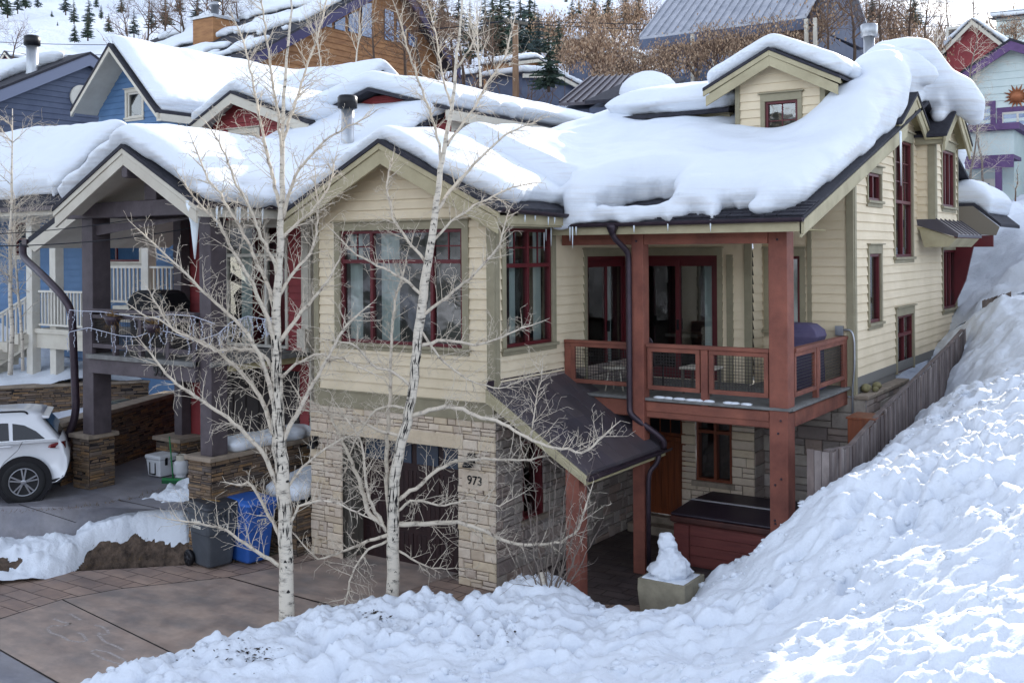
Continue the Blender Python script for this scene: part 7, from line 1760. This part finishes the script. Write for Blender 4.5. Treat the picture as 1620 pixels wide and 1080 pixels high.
M['bark_brown'] = mk('brown_bark', L(88, 72, 62), rough=.95, c2=L(58, 48, 42), scale=3, stretch=(4, 4, .8), bump=.5, bscale=20)
M['bark_grey'] = mk('grey_bark', L(128, 116, 106), rough=.95, c2=L(92, 82, 76), scale=3, stretch=(4, 4, .8))
M['tan_leaf'] = mk('dead_tan_leaf', (0, 0, 0, 1), rough=.8, rnd=[L(140, 112, 90), L(172, 144, 116), L(112, 88, 72), L(196, 170, 142)])
M['needle'] = mk('dark_needles', (0, 0, 0, 1), rough=.85, rnd=[L(34, 48, 44), L(56, 74, 60), L(44, 58, 54), L(72, 88, 70)])
M['needle_far'] = mk('far_needles', (0, 0, 0, 1), rough=.85, rnd=[L(44, 58, 62), L(64, 80, 78), L(54, 66, 68)])

def perp(d, rg):
    v = Vector((rg.gauss(0, 1), rg.gauss(0, 1), rg.gauss(0, 1))); v = v - d * v.dot(d)
    return v.normalized() if v.length > 1e-4 else d.orthogonal().normalized()

def twig(mb, p, d, ln, r, rg, lev, grav=.0, sides=4, leaf=None, step=.08, spread=.8, curve_=.17):
    n = max(2, int(ln / step)); pts = [p]; rad_ = [r]; dd = d.normalized(); q = p
    for i in range(n):
        dd = (dd + perp(dd, rg) * rg.uniform(0, curve_) + Vector((0, 0, -grav))).normalized(); q = q + dd * (ln / n); pts.append(q); rad_.append(max(r * (1 - .75 * (i + 1) / n), .0022))
        if lev > 0 and rg.random() < .78:
            sd = (dd * (1 - spread * .5) + perp(dd, rg) * spread).normalized()
            twig(mb, q, sd, ln * rg.uniform(.28, .55), rad_[-1] * .7, rg, lev - 1, grav, sides, leaf, step, spread, curve_)
        if leaf and rg.random() < leaf[1]: leaf[0].append(q)
    mb.tube(pts, rad_, n=sides, cap=False, smooth=True)

def limb(mb, path, r0, r1, rg, density=.11, tl=(.16, .58), lev=2, grav=0.0, up=.7, tr=.007):
    """a traced limb with its own twigs"""
    P = curve(path, max(6, int(sum((Vector(b) - Vector(a)).length for a, b in zip(path[:-1], path[1:])) / .1)))
    n = len(P)
    P = [p + Vector((rg.gauss(0, 1), rg.gauss(0, 1), rg.gauss(0, 1))) * .008 for p in P]
    R_ = [r0 + (r1 - r0) * (i / (n - 1)) ** .8 for i in range(n)]
    mb.tube(P, R_, n=8, cap=True)
    acc = 0
    for i in range(2, n):
        seg = (P[i] - P[i - 1]); acc += seg.length; d = seg.normalized(); f = i / n
        while acc > density:
            acc -= density
            if f < .15: continue
            sd = (d * .55 + perp(d, rg) * .85 + Vector((0, 0, up * rg.random()))).normalized()
            twig(mb, P[i], sd, rg.uniform(*tl) * (1.15 - .5 * f), min(tr, R_[i] * .75), rg, lev, grav)
    d = (P[-1] - P[-3]).normalized(); twig(mb, P[-1], d, .35, r1, rg, 1, grav)

def traced_tree(name, label, base, trunk, widths, stems, limbs, seed, depth, cat='tree'):
    rg = random.Random(seed); t = thing(name, label, cat, tuple(base)); m = depth / FPX
    tp = [at(u, v, depth) for u, v in trunk]; tp[0] = Vector(base) - Vector((0, 0, .15))
    o = MB(); C_ = curve(tp, 60); zs = [p.z for p in tp]; ws = [w * m / 2 for w in widths]
    R_ = [float(np.interp(p.z, zs, ws)) for p in C_]
    C_ = [p + Vector((rg.gauss(0, .006), rg.gauss(0, .006), 0)) for p in C_]
    o.tube(C_, R_, n=16); n_bark = len(o.f)
    # dark eyes and chevron scars of the bark
    sc = o
    for k in range(130):
        i = rg.randrange(1, 36); c = C_[i].lerp(C_[i + 1], rg.random()); r = R_[i] * 1.012; a0 = rg.uniform(0, 6.28); w = rg.uniform(.12, .6); hh = rg.uniform(.006, .02) * (2.2 if rg.random() < .15 else 1)
        nseg = 5; V, F = [], []
        sk = rg.uniform(-.03, .03)
        for j in range(nseg + 1):
            a = a0 + w * j / nseg; e = Vector((math.cos(a), math.sin(a), 0)) * r; th_ = hh * math.sin(math.pi * (j + .3) / (nseg + .6)); zc = sk * abs(j - nseg / 2)
            V += [c + e + Vector((0, 0, zc - th_)), c + e + Vector((0, 0, zc + th_))]
        for j in range(nseg): F.append((2 * j, 2 * j + 2, 2 * j + 3, 2 * j + 1))
        sc.add(V, F, smooth=True)
    for k in range(170):                                      # fissured old bark on the middle of the stem
        i = rg.randrange(8, 25); c, c2_ = C_[i], C_[min(i + 1, 59)]; r = R_[i] * 1.015; a0 = rg.uniform(0, 6.28); e = Vector((math.cos(a0), math.sin(a0), 0)); f = Vector((-math.sin(a0), math.cos(a0), 0)) * rg.uniform(.004, .013)
        b0 = c.lerp(c2_, rg.uniform(-.5, .3)) + e * r; b1_ = c.lerp(c2_, rg.uniform(.6, 1.6)) + e * (r * .99) + f * rg.uniform(-1.5, 1.5); md = b0.lerp(b1_, .5) + f * rg.uniform(-1, 1)
        sc.add([b0, md + f, b1_, md - f], [(0, 1, 2, 3)])
    if 'bark_scar_black' not in bpy.data.materials: mk('bark_scar_black', L(36, 33, 34), rough=.95)
    tr = o.build('trunk', [M['aspen_bark'], bpy.data.materials['bark_scar_black']], t)
    for f in tr.data.polygons[n_bark:]: f.material_index = 1
    for path, w0, w1, sw in stems + limbs:
        ln = 0; P = []
        for k, (u, v) in enumerate(path):
            if k: ln += math.hypot(u - path[k - 1][0], v - path[k - 1][1]) * m
            P.append(at(u, v, depth + sw * ln))
        o = MB(); big = w0 > 11
        limb(o, P, w0 * m / 2 * .8, max(w1 * m / 2 * .8, .0035), rg, density=.055 if not big else .09)
        o.build('limb', M['aspen_rough'] if big else M['aspen_limb'], t)
    return t

b1 = on(455, 1001, z=.03); dp1 = (b1 - CAM).dot(FWD)
traced_tree('aspen_tree', 'left of two bare white aspens, rooted at the drive edge in front of the bins', b1,
    [(455, 1001), (453, 900), (450, 800), (442, 700), (438, 620), (437, 550), (438, 470), (443, 380), (447, 300), (446, 210), (452, 110), (460, 10), (468, -120)], [26, 22, 22, 23, 18, 16, 13, 11, 8.5, 6.5, 4.5, 3, 1.5], [],
    [([(449, 860), (418, 800), (395, 760), (384, 768)], 9, 5, .2), ([(440, 770), (415, 715), (382, 680), (350, 653), (318, 632), (285, 612), (258, 585), (240, 560)], 11, 4, -.3), ([(447, 897), (422, 882), (390, 860), (355, 836), (320, 828), (285, 825)], 9, 3, -.35),
     ([(438, 700), (418, 640), (398, 606), (370, 577), (330, 545), (290, 527), (250, 506), (215, 492)], 11, 3, .35), ([(438, 650), (414, 566), (388, 522), (355, 490), (320, 460), (285, 425), (255, 395), (232, 375)], 11, 3, -.25),
     ([(438, 600), (424, 570), (405, 552), (372, 553), (340, 556), (312, 540), (270, 520), (240, 470)], 8, 3, .4), ([(437, 545), (420, 500), (400, 450), (380, 415), (362, 385), (345, 352), (322, 330), (296, 300)], 10, 3, -.3), ([(438, 505), (424, 450), (396, 392), (370, 342), (350, 310), (328, 282), (306, 226)], 9, 3, .3),
     ([(441, 440), (432, 410), (414, 378), (404, 348), (390, 318), (372, 290), (356, 246), (340, 214)], 8, 3, -.35), ([(445, 340), (436, 300), (422, 240), (408, 170), (392, 90), (376, 40)], 8, 3, .25), ([(446, 250), (440, 180), (428, 110), (420, 40), (410, -20)], 6, 3, -.3),
     ([(440, 540), (458, 520), (477, 492), (500, 468), (522, 440), (540, 400)], 10, 3, .3), ([(441, 705), (462, 668), (482, 632), (502, 598), (520, 560), (545, 520), (565, 498)], 11, 4, -.2), ([(441, 470), (462, 432), (490, 404), (501, 370), (502, 322), (497, 280)], 8, 3, .3),
     ([(447, 345), (455, 312), (470, 272), (500, 236), (532, 210), (572, 190)], 8, 3, -.3), ([(447, 225), (470, 152), (490, 92), (508, 42), (520, -20)], 6, 3, .3), ([(442, 600), (470, 575), (500, 560), (540, 566), (575, 585)], 7, 3, -.3), ([(449, 780), (470, 748), (500, 720), (530, 700), (552, 690)], 7, 3, .3),
     ([(450, 840), (474, 800), (510, 790), (545, 800), (575, 815)], 6, 3, -.3), ([(443, 380), (470, 352), (492, 335), (520, 300), (530, 260)], 7, 3, .2)], 41, dp1)
b2 = on(621, 964, z=.1); dp2 = (b2 - CAM).dot(FWD)
traced_tree('aspen_tree', 'right of two bare white aspens, in front of the garage door', b2,
    [(621, 964), (622, 900), (622, 820), (624, 760), (630, 715), (646, 660), (655, 610), (658, 560), (665, 500), (673, 440), (682, 380), (690, 320), (700, 250), (714, 180), (722, 100), (730, 20), (735, -100)], [21, 20, 19, 18, 17, 16, 15, 15, 15, 14, 12, 10, 8, 6, 4.5, 3, 1.5],
    [([(620, 835), (612, 775), (613, 695), (616, 640), (618, 580), (620, 525), (626, 470), (640, 425)], 11, 4, .15)],
    [([(628, 828), (680, 828), (725, 825), (770, 840), (800, 857), (840, 862), (890, 858), (915, 838), (928, 795)], 11, 4, -.2), ([(650, 658), (690, 646), (720, 643), (760, 660), (800, 671), (838, 695), (872, 706), (925, 716), (955, 690)], 10, 4, -.25), ([(838, 694), (845, 665), (850, 620), (858, 592)], 4, 2, -.1),
     ([(630, 790), (660, 770), (690, 745), (720, 728), (770, 726), (830, 728), (880, 718), (920, 702)], 9, 3, .2), ([(606, 828), (582, 812), (572, 770), (560, 740), (542, 700), (522, 655), (500, 640)], 11, 4, .25), ([(612, 838), (588, 800), (576, 755), (574, 710), (562, 680), (545, 660)], 8, 3, -.2),
     ([(614, 845), (572, 860), (540, 872), (505, 885), (478, 860)], 8, 3, .2), ([(614, 855), (582, 868), (558, 902), (546, 955), (543, 1008)], 6, 2, -.3), ([(630, 870), (660, 890), (690, 900), (720, 898)], 5, 2, .2), ([(626, 812), (650, 790), (700, 800), (740, 790), (790, 800), (810, 790)], 6, 2, -.3),
     ([(660, 548), (700, 538), (760, 545), (800, 531), (836, 515)], 8, 3, .25), ([(667, 500), (700, 475), (730, 452), (762, 420), (790, 390), (800, 350)], 7, 3, -.3), ([(680, 420), (648, 385), (624, 352), (610, 300), (617, 262)], 7, 3, .3), ([(688, 340), (720, 292), (760, 250), (800, 212), (845, 195)], 8, 3, .2),
     ([(700, 262), (690, 205), (664, 132), (645, 82), (632, 30)], 6, 3, -.3), ([(706, 232), (750, 172), (772, 130), (800, 90), (812, 40)], 6, 3, .3), ([(672, 470), (640, 442), (604, 424), (562, 402), (540, 380)], 7, 3, -.25), ([(640, 690), (602, 682), (560, 662), (520, 655), (482, 648)], 8, 3, .3), ([(682, 385), (720, 345), (760, 320), (800, 300), (832, 290)], 6, 3, .3),
     ([(655, 615), (625, 590), (590, 580), (560, 545), (530, 540)], 7, 3, -.25), ([(716, 175), (700, 120), (690, 60), (680, 10)], 5, 2, .2), ([(722, 110), (748, 70), (760, 20)], 5, 2, -.2), ([(648, 650), (620, 640), (590, 650), (560, 700), (540, 760)], 6, 2, .25), ([(662, 520), (700, 570), (740, 600), (790, 615), (830, 600)], 6, 2, .2)], 43, dp2)

# ---- bush by the walk
bs_b = on(868, 958, z=.42)
sh = thing('shrub', 'leafless shrub with a cut pale stump, rooted in the snow before the walkway', 'shrub', tuple(bs_b)); rg = random.Random(8); db_ = (bs_b - CAM).dot(FWD)
o = MB(); o.tube([at(861, 965, db_), at(859, 935, db_), at(858, 905, db_)], [.05, .045, .04], n=10); o.build('stump', M['aspen_bark'], sh)
for tipx, tipy, mx in ((845, 745, 850), (880, 735, 875), (905, 800, 890), (930, 760, 900), (815, 800, 835), (950, 830, 910), (870, 770, 868), (940, 800, 905), (800, 840, 830), (895, 760, 885), (920, 850, 895), (830, 770, 845)):
    o = MB(); s_ = rg.uniform(-.5, .5); P = [at(866 + rg.uniform(-8, 8), 958, db_), at(mx, (958 + tipy) / 2 + 15, db_ + s_ * .4), at(tipx, tipy, db_ + s_)]
    limb(o, P, .013, .004, rg, density=.14, tl=(.15, .45), lev=1, tr=.006); o.build('stem', M['bark_grey'], sh)

# ---- procedural bare tree (prototypes; copies are real objects)
def bare_tree(label, h, seed, bark, tw, leafy=None, lev=4, spread=.75, group=None, name='bare_tree', tr=.16):
    rg = random.Random(seed); t = thing(name, label, 'tree', (0, 0, 0), group)
    tb, bb, pts = MB(), MB(), []
    def rec(p, d, ln, r, k):
        n = 4; P, R_ = [p], [r]; q = p; dd = d
        for i in range(n):
            dd = (dd + perp(dd, rg) * .13 + Vector((0, 0, .05))).normalized(); q = q + dd * ln / n; P.append(q); R_.append(max(r * (1 - .45 * (i + 1) / n), .012))
            if k < lev and (i > 0 or k > 0):
                for _ in range(1 if k > 0 else 2):
                    if rg.random() < .9: rec(q, (dd * (1 - spread * .55) + perp(dd, rg) * spread + Vector((0, 0, .15))).normalized(), ln * rg.uniform(.5, .78), R_[-1] * .6, k + 1)
            if k >= lev - 1: pts.append(q)
        (tb if k == 0 else bb).tube(P, R_, n=7 if k == 0 else (5 if k < 2 else 3), cap=False)
        if k == 0: rec(q, dd, ln * .6, R_[-1] * .9, 1)
    rec(Vector((0, 0, -.4)), Vector((0, 0, 1)), h * (.34 if leafy else .44), tr, 0)
    tb.build('trunk', bark, t); bb.build('branches', tw, t)
    if leafy:
        lb = MB()
        for p in pts:
            for _ in range(leafy):
                if rg.random() < .62:
                    c = p + Vector((rg.gauss(0, .38), rg.gauss(0, .38), rg.gauss(-.15, .4))); a = perp(Vector((0, 0, 1)), rg) * .055 + Vector((0, 0, rg.uniform(-.03, .03))); b = Vector((0, 0, -.16)) + perp(Vector((0, 0, 1)), rg) * .05
                    lb.add([c - a, c + a, c + a * .7 + b, c - a * .7 + b], [(0, 1, 2, 3)])
        o = lb.build('foliage', M['tan_leaf'], t)
    return t
def conifer(label, h, seed, mat, rows=15, w=.30, group=None, name='conifer_tree', bare=.1):
    rg = random.Random(seed); t = thing(name, label, 'tree', (0, 0, 0), group)
    o = MB(); o.tube([(0, 0, -.6), (0, 0, h * .97)], [h * .02 + .05, .02], n=7); o.build('trunk', M['bark_brown'], t)
    c = MB()
    for i in range(rows):
        f = i / (rows - 1); z = h * (bare + (1 - bare) * f); R_ = h * w * (1 - f) ** .85 + .06; n = int(9 + 8 * (1 - f))
        for k in range(n):
            a = rg.uniform(0, 6.28); l = R_ * rg.uniform(.55, 1.12); e = Vector((math.cos(a), math.sin(a), 0)); s_ = Vector((-math.sin(a), math.cos(a), 0)); zz = z + rg.uniform(-.5, .5) * h / rows
            for j in range(4):
                q0, q1 = j / 4, (j + 1.25) / 4; wd = l * .30 * (1 - q0 * .8) * rg.uniform(.7, 1.3); dr = lambda q: -.30 * l * q + .16 * l * q * q; tilt = rg.uniform(-.10, .10) * l
                p0, p1 = e * l * q0 + Vector((0, 0, zz + dr(q0))), e * l * min(q1, 1) + Vector((0, 0, zz + dr(min(q1, 1)) - .05 * l))
                c.add([p0 - s_ * wd * .5 + Vector((0, 0, -wd * .25 + tilt)), p0, p0 + s_ * wd * .5 + Vector((0, 0, -wd * .25 - tilt)), p1 + s_ * wd * .2 - Vector((0, 0, wd * .35)), p1, p1 - s_ * wd * .2 - Vector((0, 0, wd * .35))], [(0, 1, 4, 5), (1, 2, 3, 4)])
    c.build('foliage', mat, t)
    return t
def place(proto, used, u, vbase, d, hpx, hp, label, rot, wx=1.0):
    o = proto if not used.get(proto.name) else copy_tree(proto); used[proto.name] = 1
    s_ = hpx * d / FPX / hp; o.location = at(u, vbase, d); o.rotation_euler = (0, 0, rot); o.scale = (s_ * wx, s_ * wx, s_)
    o['label'] = label; return o
used = {}
GB = 'bare brown trees behind the roofs'
pb = [bare_tree('x', 10, 50 + i, M['bark_brown'], M['twig_brown'], lev=4, group=GB, spread=.8) for i in range(3)]
rg = random.Random(4)
for i, (u, vb, d, hp) in enumerate([(205, 84, 66, 110), (232, 78, 62, 120), (262, 80, 66, 130), (298, 84, 60, 150), (322, 90, 64, 160), (352, 86, 60, 170), (382, 92, 58, 150), (412, 84, 64, 150), (440, 60, 74, 130), (560, 60, 70, 110), (596, 120, 50, 150), (640, 130, 52, 170), (668, 132, 50, 180), (690, 134, 56, 190), (716, 138, 60, 170), (734, 128, 64, 160), (776, 130, 70, 140), (1310, 96, 44, 150), (1352, 90, 46, 170), (1395, 84, 46, 160), (1440, 80, 48, 150), (20, 92, 60, 80), (-5, 90, 58, 90), (1290, 60, 100, 100), (1335, 52, 96, 100), (1370, 60, 90, 110), (1410, 56, 104, 100), (1462, 60, 90, 110), (1500, 40, 100, 80), (1540, 30, 110, 80), (1600, 30, 100, 80), (1240, 40, 110, 90), (1030, 50, 100, 90), (1000, 60, 96, 90)]):
    place(pb[i % 3], used, u, vb, d, hp, 10, f'bare brown tree, number {i + 1} from the left of those behind the roofs', rg.uniform(0, 6), 1.0)
GT = 'trees still holding tan dead leaves'
ptn = [bare_tree('x', 8, 70 + i, M['bark_grey'], M['twig_brown'], leafy=1, lev=4, group=GT, name='tan_leaf_tree', spread=.85) for i in range(2)]
for i, (u, vb, d, hp) in enumerate([(895, 110, 70, 90), (935, 130, 52, 120), (962, 120, 60, 120), (992, 140, 44, 120), (1025, 120, 46, 120), (1062, 126, 44, 110), (1100, 118, 46, 120), (1140, 112, 44, 110), (1178, 104, 46, 120), (1215, 96, 44, 120), (1252, 90, 46, 120), (1282, 84, 48, 130), (1450, 120, 48, 110), (1600, 60, 64, 80), (1330, 70, 62, 110), (1420, 70, 60, 120), (880, 70, 95, 100), (930, 60, 95, 100), (975, 70, 80, 110), (1005, 50, 80, 90), (700, 60, 90, 80), (660, 40, 95, 80)]):
    place(ptn[i % 2], used, u, vb + rg.uniform(16, 34), d, hp * rg.uniform(1.15, 1.6), 8, f'tree holding tan dead leaves, number {i + 1} in the band behind the roofs', rg.uniform(0, 6), 1.0)
for i, (x, y, hh) in enumerate(((10.5, 31, 12), (15.5, 31, 12))):  # out-of-frame trees, added to dapple the sun on the snow bank
    o = copy_tree(pb[i % 3]); o.location = (x, y, 5.5); o.scale = (hh / 10,) * 3; o.rotation_euler = (0, 0, i * 1.7); o['label'] = f'tall unseen bare tree added behind the mint house to dapple the sunlight, number {i + 1} from the left'
GA = 'slender white aspens behind the roofs'
pa_ = bare_tree('x', 10, 91, M['aspen_bark'], M['aspen_limb'], lev=3, group=GA, name='aspen_tree', spread=.6, tr=.13)
for i, (u, vb, d, hp) in enumerate([(760, 130, 48, 190), (562, 108, 46, 150), (1478, 100, 44, 90), (508, 106, 50, 130)]): place(pa_, used, u, vb, d, hp, 10, ['slender white aspen left of the utility pole', 'slender white aspen before the glazed brown gable', 'thin aspen by the red cottage', 'thin aspen left of the glazed brown gable'][i], rg.uniform(0, 6), .8)
GC = 'conifers on the snowy hill'
pc_ = [conifer('x', 10, 101, M['needle'], group=GC), conifer('x', 10, 102, M['needle'], w=.22, rows=17, group=GC), conifer('x', 10, 103, M['needle_far'], w=.26, rows=12, group=GC, bare=.18)]
cl_ = [(118, 66, 130, 32), (139, 62, 130, 52), (141, 40, 150, 48), (172, 50, 135, 30), (117, 36, 150, 40), (104, 22, 165, 44), (82, 27, 150, 11), (91, 41, 140, 8), (60, 14, 180, 30), (40, 12, 180, 36), (12, 26, 165, 50), (28, 20, 170, 40), (2, 12, 180, 40), (152, 12, 180, 26), (212, 58, 110, 46), (192, 20, 170, 30), (160, 30, 165, 24), (240, 50, 120, 50), (262, 40, 120, 46),
       (868, 140, 56, 106), (853, 92, 88, 78), (884, 96, 84, 70), (744, 96, 86, 100), (768, 90, 92, 112), (792, 92, 88, 122), (806, 84, 100, 110), (824, 88, 96, 108), (838, 84, 100, 110), (846, 70, 120, 74), (905, 34, 160, 42), (916, 22, 170, 26), (895, 12, 190, 26), (726, 70, 110, 90), (700, 50, 120, 76), (680, 36, 130, 60), (655, 40, 120, 66), (940, 40, 130, 60), (962, 36, 130, 64), (990, 44, 110, 66), (780, 60, 120, 80), (1010, 30, 130, 50),
       (312, 34, 120, 50), (345, 24, 130, 44), (380, 30, 120, 46), (284, 22, 140, 40), (1330, 44, 90, 70), (1290, 36, 100, 60), (1380, 36, 100, 60), (1446, 40, 90, 60), (1250, 20, 110, 50)]
for i, (u, vb, d, hp) in enumerate(cl_):
    lab = 'biggest dark spruce, right of the utility pole' if (u, vb) == (868, 140) else f'dark conifer on the snowy hill, number {i + 1} counted with its group'
    place(pc_[0 if d < 60 else i % 3], used, u, vb, d, hp, 10, lab, rg.uniform(0, 6))
# leafless brush that covers the hill between the houses
bm_ = [MB(), MB()]; rg = random.Random(77)
for k in range(750):
    s_ = rg.uniform(58, 125); u = rg.uniform(560, 1700) if rg.random() < .8 else rg.uniform(200, 620); w = (u - CX) / FPX * s_
    x, y = CAM.x + FWD.x * s_ + RGT.x * w, CAM.y + FWD.y * s_ + RGT.y * w
    if 895 < u < 935 and s_ > 95: continue
    if 690 < u < 1010 and rg.random() < .75: continue
    z = float(hill_z(np.array(x), np.array(y))); mb = bm_[rg.random() < .4]
    for j in range(9):
        d = Vector((rg.gauss(0, .5), rg.gauss(0, .5), 1)).normalized() * rg.uniform(1.0, 4.6); b = Vector((x + rg.gauss(0, .8), y + rg.gauss(0, .8), z - .2)); sd = RGT * rg.uniform(.02, .05) * (s_ / 80)
        m1_ = b + d * .5 + Vector((rg.gauss(0, .2), rg.gauss(0, .2), 0)); mb.add([b - sd, b + sd, m1_ + sd * .7, b + d, m1_ - sd * .7], [(0, 1, 2, 3, 4)])
        for q in range(2): c = b + d * rg.uniform(.4, .9); e = (d.normalized() + perp(d.normalized(), rg) * .8) * rg.uniform(.4, 1.1); mb.add([c - sd * .7, c + sd * .7, c + e], [(0, 1, 2)])
for mb, mt in zip(bm_, (M['twig_brown'], mk('golden_brush', L(150, 122, 94), rough=.9, c2=L(112, 88, 70), scale=1))):
    tag(mb.build('brush_thicket', mt), kind='stuff')
# saplings and twiggy brush near the houses
def sapling(label, u, v, d, hpx, seed, mat, lean=0, n=14, rr=.028):
    rg = random.Random(seed); t = thing('sapling', label, 'tree', tuple(at(u, v, d)), 'bare saplings beside the houses'); hh = hpx * d / FPX; b = at(u, v, d)
    P = [b + Vector((0, 0, -.3))] + [b + RGT * (lean * k / 8) + Vector((rg.gauss(0, .02), rg.gauss(0, .02), hh * k / 8)) for k in range(1, 9)]
    o = MB(); o.tube(P, [rr * (1 - .85 * k / 8) for k in range(9)], n=8); o.build('trunk', mat, t)
    o = MB()
    for k in range(n): f = rg.uniform(.25, 1); p = b + RGT * lean * f + Vector((0, 0, hh * f)); twig(o, p, (perp(Vector((0, 0, 1)), rg) + Vector((0, 0, .9))).normalized(), hh * rg.uniform(.12, .28) * (1.2 - f * .6), .011, rg, 2, 0)
    o.build('branches', M['aspen_limb'], t); return t
sapling('pale aspen sapling before the blue porch, nearest the left edge', 16, 572, 24, 400, 1, M['aspen_bark'], .1, 26, .06)
sapling('second pale sapling before the blue porch stairs', 36, 566, 24.5, 250, 2, M['aspen_bark'], -.2, 16, .04)
sapling('bare sapling seen through the carport by the porch railing', 230, 500, 26, 150, 3, M['bark_grey'], .2, 16)
sapling('bare sapling before the mint bay', 1528, 330, 33, 170, 5, M['bark_grey'], .5, 26, .05)
sapling('bare sapling before the purple pergola', 1560, 330, 34, 200, 6, M['bark_grey'], -.4, 26, .05)
sapling('bare twiggy stem in the snow by the mint doorway', 1606, 322, 33, 60, 7, M['twig_brown'], .1, 14)
sapling('bare sapling rising left of the mint gable', 1508, 300, 36, 260, 8, M['bark_grey'], .9, 30, .07)
# ------------------------------------------------------------------ one object per separate piece for the countable parts
def split_islands(o):
    me = o.data; n = len(me.vertices); par = list(range(n))
    def find(a):
        while par[a] != a: par[a] = par[par[a]]; a = par[a]
        return a
    for e in me.edges: 
        a, b = find(e.vertices[0]), find(e.vertices[1])
        if a != b: par[a] = b
    groups = {}
    for f in me.polygons: groups.setdefault(find(f.vertices[0]), []).append(f)
    if len(groups) < 2: return
    rn = [a.value for a in me.attributes['rnd'].data]
    for k, fs in enumerate(groups.values()):
        vi = sorted({v for f in fs for v in f.vertices}); mp = {v: i for i, v in enumerate(vi)}
        m2 = bpy.data.meshes.new(o.name.split('.')[0]); m2.from_pydata([tuple(me.vertices[v].co) for v in vi], [], [[mp[v] for v in f.vertices] for f in fs])
        for m in me.materials: m2.materials.append(m)
        m2.attributes.new('rnd', 'FLOAT', 'FACE').data.foreach_set('value', [rn[f.index] for f in fs]); m2.polygons.foreach_set('use_smooth', [f.use_smooth for f in fs])
        if k == 0: keep = m2
        else: c = o.copy(); c.data = m2; COL.objects.link(c)
    o.data = keep
SPLIT = ('corner_board', 'door_jamb', 'rail_post', 'garage_reveal', 'bolt_heads', 'porch_steps', 'side_beam', 'band_board', 'eave_fascia', 'entry_step', 'gutter_bracket', 'roof_seam', 'roof_rib', 'standing_seam', 'porch_beam', 'snow_strip', 'trim_board', 'porch_post')
for o in list(COL.objects):
    if o.type == 'MESH' and o.name.split('.')[0] in SPLIT and o.parent is not None: split_islands(o)
